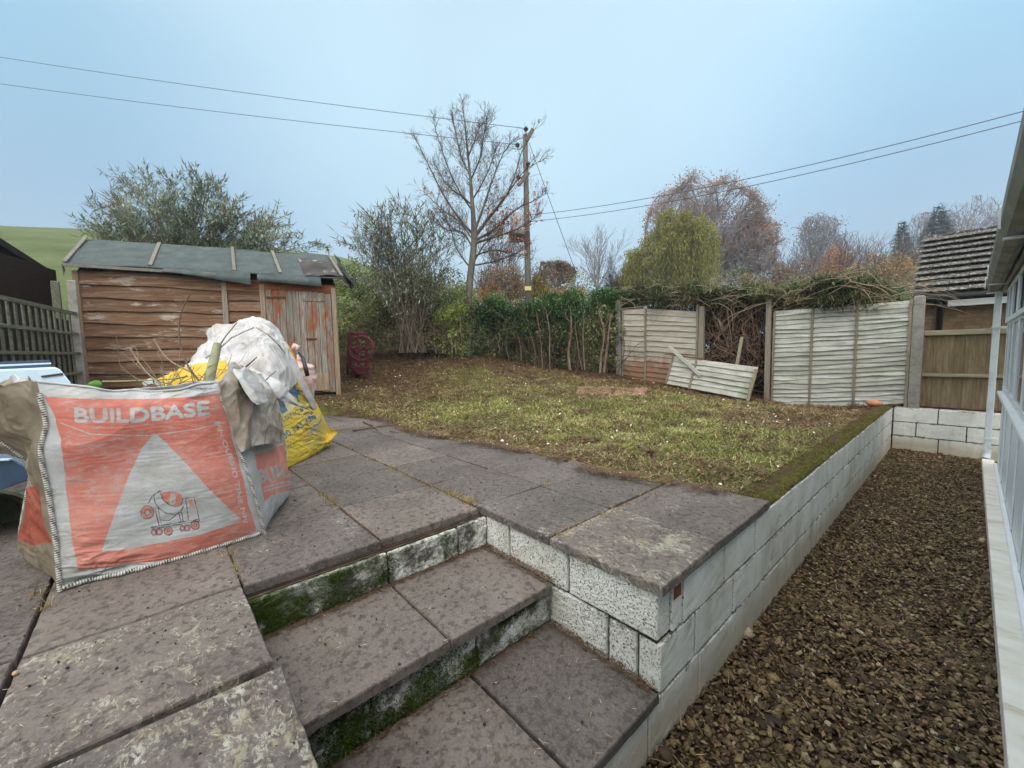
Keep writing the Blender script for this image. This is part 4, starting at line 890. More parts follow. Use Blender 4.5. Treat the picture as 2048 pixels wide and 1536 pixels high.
tri = MB(); tri.add([rp(-.13, -.05), rp(-.13, .02), tuple(np.array(rp(-.11, .02))+[0, 0, -.12]), tuple(np.array(rp(-.13, -.06))+[.02, 0, -.17])], [(0, 1, 2, 3)]); 
tri.build('bargeboard_end', MATS['shed_trim'], sh)

# ================================================================ LEFT: trellis, post, neighbour's shed
m_wood('trellis_wood', [(.28, lin(72, 74, 64)), (.5, lin(106, 108, 96)), (.72, lin(140, 142, 130))], 'X', 2.4, green=.6); MATS['trellis_wood'] = bpy.data.materials['trellis_wood']
TA = atD(140, 623, 5.9); TB = atD(-60, 592, 3.9); dT = TB-TA; dT[2] = 0; LT = np.linalg.norm(dT); dT /= LT; nT = np.array([-dT[1], dT[0], 0.]);
if nT@(CP-TA) < 0: nT = -nT
tr = thing('trellis_fence', 'old grey green trellis fence on a boarded backing beside the timber shed', 'fence', (TA[0], TA[1], .25))
ztop = TA[2]; UP = np.array([0, 0, 1.])
for i, (q, h) in enumerate(((0, .05), (.30, .038), (.585, .038), (.87, .038), (1.12, .038), (1.40, .04))):
    b = MB(); b.fbox(np.array([TA[0], TA[1], ztop-q])+nT*.02-dT*.10, dT*(LT+.1), nT*.022, UP*-h, r=random.random()); b.build('rail', MATS['trellis_wood'], tr, bevel=.003)
x = .05
while x < LT-.02:
    b = MB(); b.fbox(np.array([TA[0], TA[1], ztop-1.65])+dT*x, dT*.042, nT*.018, UP*1.62, r=random.random()); b.build('slat', MATS['trellis_wood'], tr, bevel=.002); x += .165
b = MB(); b.fbox(np.array([TA[0], TA[1], ztop-1.7])-nT*.16-dT*.42, dT*(LT+1.0), nT*.02, UP*1.6); b.build('backing', simple('dark_board', [(.3, lin(26, 24, 22)), (.7, lin(48, 44, 40))], 6), tr)
pt = TA-dT*.16; tp = atD(140, 560, 5.95)[2]
b = MB(); b.fbox((pt[0]-.05, pt[1]-.05, -.2), (.10, 0, 0), (0, .10, 0), (0, 0, tp+.2)); o = b.build('fence_post', MATS['concrete'], None, org=(pt[0], pt[1], 0), bevel=.01); tag(o, 'square grey concrete post between the trellis and the timber shed', 'fence post')
b = MB(); b.fbox((pt[0]-.16, pt[1]-.22, -.2), (.09, 0, 0), (0, .09, 0), (0, 0, tp+.19)); o = b.build('fence_post', MATS['trellis_wood'], None, org=(pt[0]-.12, pt[1]-.18, 0), bevel=.01); tag(o, 'dull timber post close behind the concrete one at the trellis end', 'fence post')
ns = thing('neighbour_shed', 'dark stained timber shed with a sloping black roof edge behind the trellis', 'shed', atD(60, 760, 7.4))
dk = m_wood('dark_stain', [(.28, lin(28, 20, 19)), (.5, lin(44, 32, 30)), (.72, lin(60, 46, 42))], 'Y', 2)
a0 = atD(120, 640, 7.2); a1 = atD(-120, 640, 4.9); dv = a1-a0; dv[2] = 0; Ln = np.linalg.norm(dv); dv /= Ln; nv_ = np.array([-dv[1], dv[0], 0.])
if nv_@(CP-a0) < 0: nv_ = -nv_
e0 = atD(96, 556, 7.2); e1 = atD(-20, 488, 6.0)
b = MB()
for i in range(16):
    b.fbox(np.array([a0[0], a0[1], .1+i*.15]), dv*(Ln), nv_*.012+UP*.0, UP*.155, r=random.random())
b.fbox(np.array([a0[0], a0[1], .1])-nv_*2.0, dv*Ln, nv_*1.99, UP*2.1)
wl = b.build('wall', dk, ns)
# cut the wall head to the roof slope by sinking the far end: a solid wedge roof laid over it
b = MB(); q0 = e0+nv_*.10; q1 = e1+nv_*.10+(e1-e0)*.5
V = [q0, q1, q1-nv_*2.4, q0-nv_*2.4, q0+UP*.09, q1+UP*.12, q1-nv_*2.4+UP*.12, q0-nv_*2.4+UP*.09]
b.add(V, [(0, 3, 2, 1), (4, 5, 6, 7), (0, 1, 5, 4), (1, 2, 6, 5), (2, 3, 7, 6), (3, 0, 4, 7)]); b.build('roof', simple('black_felt', [(.3, lin(24, 22, 23)), (.7, lin(46, 42, 42))], 6), ns)
# ================================================================ VEGETATION
def prisms(P0, P1, R0, R1, n):
    """tapered prisms for many segments at once"""
    P0, P1, R0, R1 = [np.asarray(q, float) for q in (P0, P1, R0, R1)]; m = len(P0)
    d = P1-P0; L = np.linalg.norm(d, axis=1)[:, None]+1e-9; d = d/L; P0 = P0-d*R0[:, None]*.3; P1 = P1+d*R1[:, None]*.3
    a = np.cross(d, np.where(np.abs(d[:, 2:]) < .9, [[0, 0, 1.]], [[1., 0, 0]])); a /= np.linalg.norm(a, axis=1)[:, None]; b = np.cross(d, a)
    q = np.arange(n)*2*math.pi/n; ring = a[:, None]*np.cos(q)[None, :, None]+b[:, None]*np.sin(q)[None, :, None]
    V = np.concatenate([P0[:, None]+ring*R0[:, None, None], P1[:, None]+ring*R1[:, None, None]], 1).reshape(-1, 3)
    f = np.array([(i, (i+1) % n, n+(i+1) % n, n+i) for i in range(n)]); F = (f[None]+(np.arange(m)*2*n)[:, None, None]).reshape(-1, 4)
    return V, F
class Wood:
    def __init__(s, seed): s.a = []; s.tips = []; s.r = random.Random(seed)
    def seg(s, p, q, r0, r1): s.a.append((*p, *q, r0, r1))
    def path(s, pts, r0, r1, taper=1.0):
        pts = np.array(pts, float); k = len(pts)
        for i in range(k-1):
            s.seg(pts[i], pts[i+1], r0+(r1-r0)*(i/(k-1))**taper, r0+(r1-r0)*((i+1)/(k-1))**taper)
        return pts
    def grow(s, p, d, L, r, lvl, mx, kids=(3, 6), ang=(25, 55), up=.15, ratio=(.45, .75), jit=.18, seglen=None, rmin=.002, droop=0):
        R_ = s.r; k = max(2, min(7, int(L/(seglen or max(L/5, .05))))); p = np.array(p, float); d = np.array(d, float); d /= np.linalg.norm(d); pts = [p]
        for i in range(k):
            d = d+np.array([R_.gauss(0, jit), R_.gauss(0, jit), R_.gauss(0, jit)+up-droop*i/k]); d /= np.linalg.norm(d); pts.append(pts[-1]+d*L/k)
        r1 = max(rmin, r*.35); s.path(pts, r, r1); s.tips.append((pts[-1], d))
        if lvl >= mx: return
        n = R_.randint(*kids)
        for j in range(n):
            t = R_.uniform(.2, 1) if j else 1.0; x = t*k; i = min(int(x), k-1); q = pts[i]+(pts[i+1]-pts[i])*(x-i); dd = pts[i+1]-pts[i]; dd = dd/np.linalg.norm(dd)
            a = math.radians(R_.uniform(*ang)); v = np.array([R_.gauss(0, 1) for _ in range(3)]); v -= dd*(v@dd); v /= np.linalg.norm(v)+1e-9
            s.grow(q, dd*math.cos(a)+v*math.sin(a), L*R_.uniform(*ratio), max(rmin, (r+(r1-r)*t)*R_.uniform(.5, .75)), lvl+1, mx, kids, ang, up, ratio, jit, seglen, rmin, droop)
    def build(s, name, mat_, parent, n_thick=7, n_thin=3, thr=.03):
        A = np.array(s.a); big = np.maximum(A[:, 6], A[:, 7]) > thr; Vs = []; Fs = []; o = 0; R_ = []
        for m_, n in ((big, n_thick), (~big, n_thin)):
            if m_.any():
                B = A[m_]; V, F = prisms(B[:, :3], B[:, 3:6], B[:, 6], B[:, 7], n); Vs.append(V); Fs.append(F+o); o += len(V); R_.append(np.repeat(np.random.RandomState(1).uniform(0, 1, len(B)), 2*n))
        return mesh(name, np.concatenate(Vs), np.concatenate(Fs), mat_, parent, rnd=np.concatenate(R_), smooth=True)
def bark(name, a, b, c, sc_=12): return simple(name, [(.3, a), (.5, b), (.75, c)], sc_, rough=.9, bump_s=40, bs=.5, stretch=(1, 1, .3))
bark('bark_grey', lin(66, 64, 58), lin(92, 90, 83), lin(118, 116, 108), 6)
bark('bark_twig', lin(74, 64, 62), lin(98, 86, 84), lin(118, 106, 104))
bark('bark_hazed', lin(112, 108, 116), lin(132, 128, 136), lin(150, 146, 152))  # distant trees: haze and sky blended into the bark colour
bark('bark_pale', lin(104, 94, 78), lin(138, 126, 106), lin(164, 152, 132))
bark('bark_brown', lin(70, 58, 50), lin(100, 86, 74), lin(128, 112, 98))
bark('bark_stake', lin(76, 68, 58), lin(108, 98, 86), lin(136, 126, 114))
m_leaf('leaf_rust', lin(120, 72, 48), lin(176, 104, 62), lin(210, 134, 76), .6, .3)
m_leaf('leaf_oak', lin(132, 102, 76), lin(174, 128, 90), lin(204, 146, 96), .7, .3)
m_leaf('leaf_conifer', lin(32, 58, 32), lin(58, 94, 48), lin(108, 138, 76), .6, .15)
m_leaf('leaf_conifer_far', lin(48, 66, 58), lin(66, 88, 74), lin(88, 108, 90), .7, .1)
m_leaf('leaf_ivy', lin(50, 66, 34), lin(92, 112, 62), lin(172, 180, 124), .35, .15, .5)
m_leaf('leaf_buddleia', lin(76, 92, 76), lin(122, 136, 114), lin(186, 196, 178), .6, .2)
m_leaf('leaf_bramble', lin(58, 72, 40), lin(104, 118, 66), lin(160, 168, 104), .5, .2)
m_leaf('leaf_willow', lin(98, 98, 46), lin(126, 126, 64), lin(158, 154, 88), .6, .35)
m_leaf('leaf_autumn', lin(116, 98, 62), lin(156, 130, 84), lin(184, 152, 98), .6, .3)
m_leaf('leaf_brown', lin(92, 76, 62), lin(126, 104, 82), lin(156, 132, 104), .7, .2)
m_leaf('leaf_yellow', lin(120, 112, 40), lin(158, 146, 56), lin(188, 174, 84), .6, .3)
def cards(centers, radii, n, L, w, seed, flat=1.0, shell=.45, outward=.5, updir=0, zmin=None):
    """n leaves spread through ellipsoid clumps"""
    rr = np.random.RandomState(seed); centers = np.asarray(centers, float); radii = np.asarray(radii, float)
    if radii.ndim == 1: radii = np.stack([radii, radii, radii*flat], 1)
    wgt = radii.prod(1)**.67; idx = rr.choice(len(centers), n, p=wgt/wgt.sum())
    d = rr.normal(size=(n, 3)); d /= np.linalg.norm(d, axis=1)[:, None]; rad = (shell+(1-shell)*rr.uniform(0, 1, n)**.6)[:, None]
    P = centers[idx]+d*radii[idx]*rad
    nr = d*outward+rr.normal(size=(n, 3))*.6+[0, 0, updir]
    l = rr.uniform(L[0], L[1], n); return P, nr, l, l*rr.uniform(w[0], w[1], n)
def foliage(name, centers, radii, n, L, w, mat_, parent, seed=1, tone=None, **k):
    P, nr, l, ww = cards(centers, radii, n, L, w, seed, **k); V, F = leafcards(P, nr, l, ww, seed+1)
    rr = np.random.RandomState(seed+2); t = .5+.28*waves(P, tone or .9, seed+3)+rr.normal(0, .2, n)
    return mesh(name, V, F, mat_, parent, rnd=np.repeat(np.clip(t, 0, 1), 4))
def sprays(name, centers, radii, n, L, w, mat_, parent, seed=1, up=.3, tone=.9, shell=.4, flat=1, droop=0, spread=.5, ysc=1):
    """feathery shoots pointing outwards from clumps"""
    rr = np.random.RandomState(seed); P, nr, l, ww = cards(centers, radii, n, L, w, seed, shell=shell, flat=flat)
    c = np.asarray(centers, float); d2 = nr/np.linalg.norm(nr, axis=1)[:, None]+rr.normal(0, spread, (n, 3)); d2[:, 2] += up-droop; d2 /= np.linalg.norm(d2, axis=1)[:, None]
    V, F, k = strips(P, np.arctan2(d2[:, 1], d2[:, 0]), np.arcsin(np.clip(d2[:, 2], -1, 1)), l, ww, seed+1, .35, 2)
    t = .45+.3*waves(P, tone, seed+3)+rr.normal(0, .2, n)
    return mesh(name, V, F, mat_, parent, rnd=np.repeat(np.clip(t, 0, 1), k))

# ---- main bare tree
tb = atD(937, 714, 10.6); T1 = thing('bare_tree', 'tall slender grey trunked tree with few rusty leaves in front of the pole', 'tree', tb)
wd = Wood(5); D_ = 10.6
def pp(pts, dep, dj=None):
    return [atD(x, y, (dep if dj is None else dep+dj[i])) for i, (x, y) in enumerate(pts)]
tw = Wood(6)
trunk = cr1(np.array(pp([(936, 722), (935, 640), (940, 560), (947, 500), (948, 460), (944, 400), (940, 350), (934, 290), (929, 240), (923, 205)], D_)), np.linspace(0, 9, 40))
rad = np.interp(np.linspace(0, 1, 40), [0, .05, .3, .45, .55, .8, 1], [.125, .095, .085, .075, .05, .02, .006])
tm = MB(); tm.tube(trunk, list(rad), 10); tm.build('trunk', MATS['bark_grey'], T1, smooth=True)
limbs = [[(948, 470), (925, 445), (890, 395), (860, 335), (838, 290), (826, 268)], [(946, 480), (915, 440), (885, 420), (850, 385)], [(944, 420), (915, 375), (893, 325), (873, 265), (866, 236)],
         [(948, 465), (965, 420), (985, 360), (1005, 310), (1022, 285)], [(950, 470), (985, 425), (1020, 380), (1050, 340), (1085, 320)], [(950, 475), (975, 440), (1010, 395), (1030, 350), (1045, 300), (1078, 245)],
         [(951, 480), (990, 458), (1030, 420), (1070, 400), (1092, 385)], [(951, 486), (1000, 470), (1040, 455), (1075, 430)], [(953, 510), (985, 500), (1020, 505), (1055, 512)], [(951, 530), (990, 522), (1030, 508), (1050, 490)],
         [(950, 520), (968, 490), (990, 470), (1010, 440)], [(940, 535), (915, 500), (900, 455), (880, 420)], [(945, 495), (925, 465), (893, 460), (868, 440)], [(940, 350), (925, 320), (912, 270), (905, 235)], [(941, 360), (960, 315), (968, 270), (975, 235)],
         [(938, 310), (950, 280), (958, 255)], [(944, 400), (965, 365), (985, 320), (992, 290)], [(944, 410), (920, 390), (896, 372), (870, 330)]]
for i, l in enumerate(limbs):
    dj = [0]+[random.Random(i).uniform(-.9, .9)*q/len(l) for q in range(1, len(l))]
    base_r = .040 if i in (0, 3, 4, 5, 6, 7) else .028
    pts = cr1(np.array(pp(l, D_, dj)), np.linspace(0, len(l)-1, 14)); wd.path(pts, base_r, .005)
    for j in range(2, 14):
        for q in range(3):
            dd = pts[min(j+1, 13)]-pts[j-1]; dd /= np.linalg.norm(dd); v = np.array([tw.r.gauss(0, 1) for _ in range(3)]); v -= dd*(v@dd); v /= np.linalg.norm(v); a = math.radians(tw.r.uniform(20, 50))
            tw.grow(pts[j-1]+(pts[j]-pts[j-1])*tw.r.random(), dd*math.cos(a)+v*math.sin(a), tw.r.uniform(.2, .52)*(1.1-j/22), .0065, 0, 2, (2, 4), (20, 45), .10, (.5, .8), .16, None, .0026)
for j in range(22, 40):
    for q in range(2):
        v = np.array([tw.r.gauss(0, 1), tw.r.gauss(0, 1), .9]); v /= np.linalg.norm(v); tw.grow(trunk[j], v, .5*(1.2-j/45), .007, 0, 2, (2, 4), (20, 45), .12, (.5, .8), .16, None, .0026)
wd.build('branches', MATS['bark_grey'], T1); tw.build('twigs', MATS['bark_twig'], T1)
rr = np.random.RandomState(8); tips = np.array([t[0] for t in tw.tips]); ctr = atD(1020, 445, D_); dist_ = np.linalg.norm((tips-ctr)*[1, 1, 1], axis=1); pr = np.exp(-(dist_/.75)**2)*.30+.03*(tips[:, 2] < atD(900, 330, D_)[2]); pk = rr.uniform(0, 1, len(tips)) < pr
P = tips[pk]+rr.normal(0, .03, (pk.sum(), 3)); l = rr.uniform(.05, .10, len(P)); V, F = leafcards(P, rr.normal(size=P.shape), l, l*.6, 9); mesh('leaves', V, F, MATS['leaf_rust'], T1, rnd=np.repeat(rr.uniform(0, 1, len(P)), 4))

# ---- utility pole, transformer, wires
PD = 17.0; pb = atD(1057, 590, PD); pl = thing('utility_pole', 'wooden electricity pole carrying a grey transformer behind the bare tree', 'pole', pb)
pole_x = lambda y: 1050.5+(y-270)*.018
m_wood('pole_wood', [(.28, lin(80, 78, 72)), (.5, lin(104, 102, 94)), (.72, lin(128, 125, 116))], 'Z', 2); pw = bpy.data.materials['pole_wood']
b = MB(); b.tube([atD(pole_x(y), y, PD) for y in (640, 520, 400, 270)], [.135, .128, .115, .095], 14); b.build('pole', pw, pl, smooth=True)
def pbar(name, a, c, w, h, mat_, dz=0): b = MB(); b.bar(atD(a[0], a[1], PD-.2+dz), atD(c[0], c[1], PD-.2+dz), w, h, tuple(CF)); return b.build(name, mat_, pl, bevel=.008)
pbar('top_bracket', (1053, 282), (1066, 258), .14, .10, pw); pbar('arm', (1036, 371), (1058, 345), .13, .10, pw, -.1)
dkm = simple('dark_metal', [(.3, lin(38, 34, 36)), (.7, lin(62, 56, 58))], 12, rough=.6)
def insul(x, y, x2, y2):
    b = MB(); c = atD(x, y, PD-.25)
    for k_, rr_ in ((-.07, .07), (-.02, .10), (.03, .07)): b.ring(c+np.array([0, 0, k_]), (0, 0, 1), rr_*.5, rr_*.5, 12, 6)
    b.tube([c, c+np.array([0, 0, -.22]), atD((x+x2)/2, y+9, PD-.2), atD(x2, y2, PD-.1)], .018, 6); b.build('insulator', dkm, pl, smooth=True)
insul(1052, 257, 1062, 262); insul(1035, 289, 1046, 292); insul(1037, 354, 1046, 352); insul(1056, 327, 1053, 330)
trc = simple('transformer_grey', [(.3, lin(134, 136, 146)), (.7, lin(160, 162, 172))], 4, rough=.5)
b = MB(); c0 = atD(1036, 470, PD-.35); c1 = atD(1034, 430, PD-.35); b.tube([c0, c0+[0, 0, .05], c1-[0, 0, .05], c1, c1+[0, 0, .05]], [.25, .29, .29, .27, .12], 16); b.build('transformer', trc, pl, smooth=False)
pbar('platform', (1018, 474), (1058, 473), .45, .08, dkm, -.1); pbar('brace', (1029, 478), (1054, 507), .06, .05, trc)
b = MB(); c = atD(1056, 577, PD-.2); b.fbox(c-CR*.13-CU*.08, CR*.26, CU*.17, CF*-.01); b.build('warning_plate', simple('yellow_plate', [(.3, lin(176, 166, 110)), (.7, lin(196, 186, 130))], 4), pl)
for yy in (430, 443): 
    b = MB(); b.ring(atD(1061, yy, PD-.15), CR, .03, .03, 8, 5); b.build('hook', dkm, pl)
wm = simple('cable', [(.3, lin(58, 58, 64)), (.7, lin(70, 70, 78))], 2, rough=.6)
def cable(label, a, da, b_, db, sag, r, name='cable'):
    A, B = atD(*a, da), atD(*b_, db); pts = [A+(B-A)*t-np.array([0, 0, sag*4*t*(1-t)]) for t in np.linspace(0, 1, 40)]
    m = MB(); m.tube(pts, r, 5); o = m.build(name, wm, None, org=A, smooth=True); tag(o, label, 'cable', None)
cable('upper overhead cable running left from the top of the pole', (1052, 257), PD-.25, (-260, 72), 21, .18, .011)
cable('lower overhead cable running left from the pole past the bare tree', (1035, 289), PD-.25, (-260, 130), 21, .18, .011)
cable('upper of the two cables falling from roof gutter side to the pole', (1062, 430), PD-.1, (2120, 203), 8.5, .30, .010)
cable('lower of the two cables from the pole towards the house gutter', (1062, 443), PD-.1, (2120, 222), 8.5, .30, .010)
cable('steep stay wire slanting down right from the top of the pole', (1058, 285), PD-.1, (1152, 545), 15.5, .02, .012)

# ---- large background trees
def tree(name, label, x, ybase, ytop, dep, halfw, seed, kind, twig='bark_hazed', leafm=None, nleaf=0, leafL=(.2, .4), lvl=4, trunk_r=None, fork=.25, leafclump=.9, kids=(4, 6), tipbias=None, spread=(25, 55), up=.06, rmin=None, tone=.15):
    base = atD(x, ybase, dep); top = atD(x, ytop, dep); H_ = top[2]-base[2]; Wd = halfw/FPX*dep; t = thing(name, label, 'tree', base); w_ = Wood(seed); R_ = w_.r; tr_ = trunk_r or H_*.022
    fk = base+(top-base)*fork; w_.path([base-[0, 0, .5], base+(fk-base)*.5+[R_.uniform(-.1, .1)]*3, fk], tr_*1.15, tr_*.85)
    if kind == 'round':
        nl = 9
        for i in range(nl):
            a = 2*math.pi*i/nl+R_.uniform(-.3, .3); el = R_.uniform(.15, 1.2); tgt = base+(top-base)*.52+np.array([math.cos(a)*math.cos(el)*Wd*.62, math.sin(a)*math.cos(el)*Wd*.62, math.sin(el)*H_*.28]); st = base+(fk-base)*R_.uniform(.75, 1.05)
            dd = tgt-st; mid = st+dd*.5+np.array([0, 0, -.05*H_]) ; pts = cr1(np.array([st, mid, tgt]), np.linspace(0, 2, 8)); w_.path(pts, tr_*.5, tr_*.16)
            for j in range(2, 8):
                d_ = pts[j]-pts[j-1]; d_ /= np.linalg.norm(d_); L = (.16+.12*R_.random())*H_
                for q in range(2):
                    v = np.array([R_.gauss(0, 1) for _ in range(3)]); v -= d_*(v@d_); v /= np.linalg.norm(v); ag = math.radians(R_.uniform(*spread)); outw = (pts[j]-(base+(top-base)*.45)); outw /= np.linalg.norm(outw); g = d_*math.cos(ag)+v*math.sin(ag)+outw*.5
                    w_.grow(pts[j], g, L, tr_*.14, 1, lvl, kids, (18, 42), up, (.5, .75), .12, None, rmin or dep*.00032)
    else:   # upright / vase
        for i in range(9):
            a = 2*math.pi*i/9; lean = R_.uniform(.1, .5); w_.grow(fk, (math.cos(a)*lean*Wd/H_*2.4, math.sin(a)*lean*Wd/H_*2.4, 1), H_*(1-fork)*.62, tr_*.5, 1, lvl, kids, (12, 34), up, (.45, .7), .06, None, rmin or dep*.00032)
    # fit the crown to its real extent
    A = np.array(w_.a); P_ = np.concatenate([A[:, :3], A[:, 3:6]]); qz = 97 if kind == 'round' else 99.8; qx = 90 if kind == 'round' else 97; sz_ = (top[2]-base[2])/(np.percentile(P_[:, 2], qz)-base[2]); hx = np.percentile(np.abs((P_-base)@CR), qx); sx_ = Wd/hx*.92
    cc_ = base+np.array([0, 0, H_*.50])
    def fit(Q):
        Q = base+(Q-base)*[sx_, sx_, sz_]
        if kind != 'round': return Q
        g = (Q-cc_)/[Wd, Wd, H_*.5]; r_ = np.linalg.norm(g, axis=1); lump = 1+.13*waves(g, 2.0, seed); k_ = np.where(r_ > .88*lump, (.88*lump+(r_-.88*lump)*.22)/r_, 1)[:, None]; return cc_+g*k_*[Wd, Wd, H_*.5]
    for o in (0, 3): A[:, o:o+3] = fit(A[:, o:o+3])
    w_.a = A; w_.build('branches', MATS[twig], t)
    if nleaf:
        tp = fit(np.array([q[0] for q in w_.tips])); rr_ = np.random.RandomState(seed)
        if tipbias is not None: k_ = tipbias(tp, base, H_, Wd, rr_); tp = tp[k_]
        idx = rr_.choice(len(tp), nleaf); P = tp[idx]+rr_.normal(0, leafclump*.35, (nleaf, 3)); l = rr_.uniform(*leafL, nleaf); V, F = leafcards(P, rr_.normal(size=P.shape), l, l*.6, seed)
        mesh('leaves', V, F, MATS[leafm], t, rnd=np.repeat(np.clip(.5+.3*waves(P, tone, seed)+rr_.normal(0, .2, nleaf), 0, 1), 4))
    return t
outer = lambda tp, base, H_, Wd, rr_: (tp[:, 2]-base[2] > H_*.62) | (np.linalg.norm((tp-base)[:, :2], axis=1) > Wd*.7) & (rr_.uniform(0, 1, len(tp)) < .5)
tree('oak_tree', 'huge round autumn tree with fine branches and brown leaves behind the willow', 1404, 600, 362, 48, 120, 31, 'round', 'bark_hazed', 'leaf_oak', 9000, (.12, .26), 4, .62, .16, 1.0, (3, 5), outer, rmin=.017)
tree('oak_tree', 'lower russet topped tree joined to the right side of the huge autumn tree', 1490, 600, 436, 47, 62, 37, 'round', 'bark_hazed', 'leaf_oak', 3500, (.13, .26), 4, .30, .14, .9, (3, 5), outer, rmin=.02)
# willow: hanging curtains
wb = atD(1345, 600, 30); WT = thing('willow_tree', 'yellow green weeping willow with hanging curtains in front of the huge autumn tree', 'tree', wb); w_ = Wood(41); topw = atD(1345, 432, 30); Hw = topw[2]-wb[2]
w_.path([wb, wb+[0.1, 0, Hw*.4]], .35, .22); rr = np.random.RandomState(42); cur = []
for i in range(80):
    a = rr.uniform(0, 6.28); rd = abs(rr.uniform(.05, 1))**.6; ex = (1.22 if math.cos(a)*1 < 0 else .92)*rr.uniform(.85, 1.08)
    q = wb+CR*math.cos(a)*rd*3.0*ex+fh*math.sin(a)*rd*2.8+np.array([0, 0, Hw*(.97-(.55 if math.cos(a) < 0 else .26)*rd**2.0)+rr.uniform(-.9, .35)])
    st_ = wb+np.array([0, 0, Hw*rr.uniform(.3, .42)]); w_.path(cr1(np.array([st_, st_+(q-st_)*.5+[0, 0, .5], q]), np.linspace(0, 2, 7)), .07, .015); cur.append((q, rd))
w_.build('branches', MATS['bark_brown'], WT)
n = 42000; idx = rr.choice(len(cur), n); Q = np.array([c[0] for c in cur]); rdv = np.array([c[1] for c in cur])[idx]; fall = rr.uniform(0, 1, n)**1.1*(Q[idx, 2]-wb[2])*np.clip(.5+rdv, .3, 1)
strand = rr.randint(0, 30, n); ro = np.random.RandomState(43); off = ro.normal(0, .30, (len(cur), 30, 2))
P = Q[idx]+np.stack([off[idx, strand, 0], off[idx, strand, 1], -fall], 1)+rr.normal(0, .035, (n, 3)); P[:, :2] += ((P[:, :2]-wb[:2])*.06)*(fall/Hw)[:, None]
V, F, k = strips(P, rr.uniform(0, 6.28, n), -1.57+rr.uniform(0, .9, n), rr.uniform(.12, .30, n), rr.uniform(.03, .055, n), 44); t = .5+.3*waves(np.column_stack([P[:, :2], P[:, 2]*.3]), 1.1, 45)+rr.normal(0, .18, n)
mesh('leaves', V, F, MATS['leaf_willow'], WT, rnd=np.repeat(np.clip(t, 0, 1), k))
dome = cards(Q, np.full(len(Q), .42), 9000, (.12, .24), (.25, .4), 46, shell=.2); V, F = leafcards(*dome, 47); mesh('crown_leaves', V, F, MATS['leaf_willow'], WT, rnd=np.repeat(rr.uniform(.2, 1, 9000), 4))
tree('young_bare_tree', 'thin upright bare tree with pale twigs just left of the willow', 1195, 590, 462, 28, 58, 51, 'vase', 'bark_hazed', None, 0, lvl=4, trunk_r=.10, fork=.1, kids=(3, 5), rmin=.008)
tree('bare_tree', 'lone bare tree with a rounded open crown right of the autumn tree', 1632, 590, 428, 60, 48, 53, 'round', 'bark_hazed', 'leaf_brown', 500, (.15, .3), 3, .30, .34, 1.2, (3, 4), rmin=.026)
tree('bare_tree', 'small faint bare tree behind the orange brown bushes', 1712, 590, 466, 85, 46, 54, 'vase', 'bark_hazed', lvl=4, trunk_r=.25, fork=.12, kids=(3, 5), rmin=.022)
tree('bare_tree', 'wide bare tree showing above the ridge of the brick outbuilding', 1935, 590, 398, 70, 66, 55, 'round', 'bark_hazed', lvl=3, trunk_r=.36, fork=.2, kids=(3, 4), rmin=.026)
tree('bare_tree', 'bare tree partly hidden by the larger conifer near the outbuilding', 1848, 590, 420, 75, 45, 56, 'round', 'bark_hazed', lvl=3, trunk_r=.26, fork=.2, kids=(3, 4), rmin=.026)
tree('bare_tree', 'spiky bare sapling beside brown bushes right of the autumn tree', 1548, 590, 470, 55, 20, 57, 'vase', 'bark_hazed', lvl=3, trunk_r=.1, fork=.1, kids=(3, 4), rmin=.016)
tree('young_bare_tree', 'tan topped thin tree between the pole and the thin upright tree', 1112, 590, 520, 32, 42, 58, 'round', 'bark_twig', 'leaf_autumn', 900, (.08, .16), 4, .10, .2, .5, (3, 5), rmin=.010)
tree('bare_tree', 'thicket of thin purple grey twigs left of the pole', 1005, 590, 480, 26, 62, 59, 'vase', 'bark_twig', 'leaf_brown', 300, (.06, .12), 4, .10, .08, .5, (3, 5), rmin=.008)
def conifer(label, x, ybase, ytop, dep, halfw, seed, n=5200, ragged=.25):
    base = atD(x, ybase, dep); top = atD(x, ytop, dep); H_ = top[2]-base[2]; Wd = halfw/FPX*dep; t = thing('conifer', label, 'tree', base, None); rr = np.random.RandomState(seed)
    m = MB(); m.tube([base, base+(top-base)*.99], [H_*.02, H_*.003], 7); m.build('trunk', MATS['bark_brown'], t)
    h = 1-rr.uniform(0, 1, n)**.55; h = np.round(h*22)/22+rr.normal(0, .008, n); a = rr.uniform(0, 6.28, n); lob = 1+ragged*np.sin(a*3+h*17+seed)*.6+ragged*rr.normal(0, .4, n)
    R_ = Wd*(1-h)**.85*np.clip(lob, .3, 1.4)*(rr.uniform(0, 1, n)**.45); P = base+np.stack([np.cos(a)*R_, np.sin(a)*R_, h*H_-R_*.18], 1)
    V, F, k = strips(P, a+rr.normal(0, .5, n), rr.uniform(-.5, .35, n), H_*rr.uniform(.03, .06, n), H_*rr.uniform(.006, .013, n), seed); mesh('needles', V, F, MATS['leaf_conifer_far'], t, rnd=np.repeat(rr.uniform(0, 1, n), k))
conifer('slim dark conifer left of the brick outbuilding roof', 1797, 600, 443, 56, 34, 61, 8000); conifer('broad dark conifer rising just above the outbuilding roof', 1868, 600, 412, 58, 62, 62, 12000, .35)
conifer('small brown conifer left of the willow', 1222, 590, 512, 30, 20, 63, 3500)

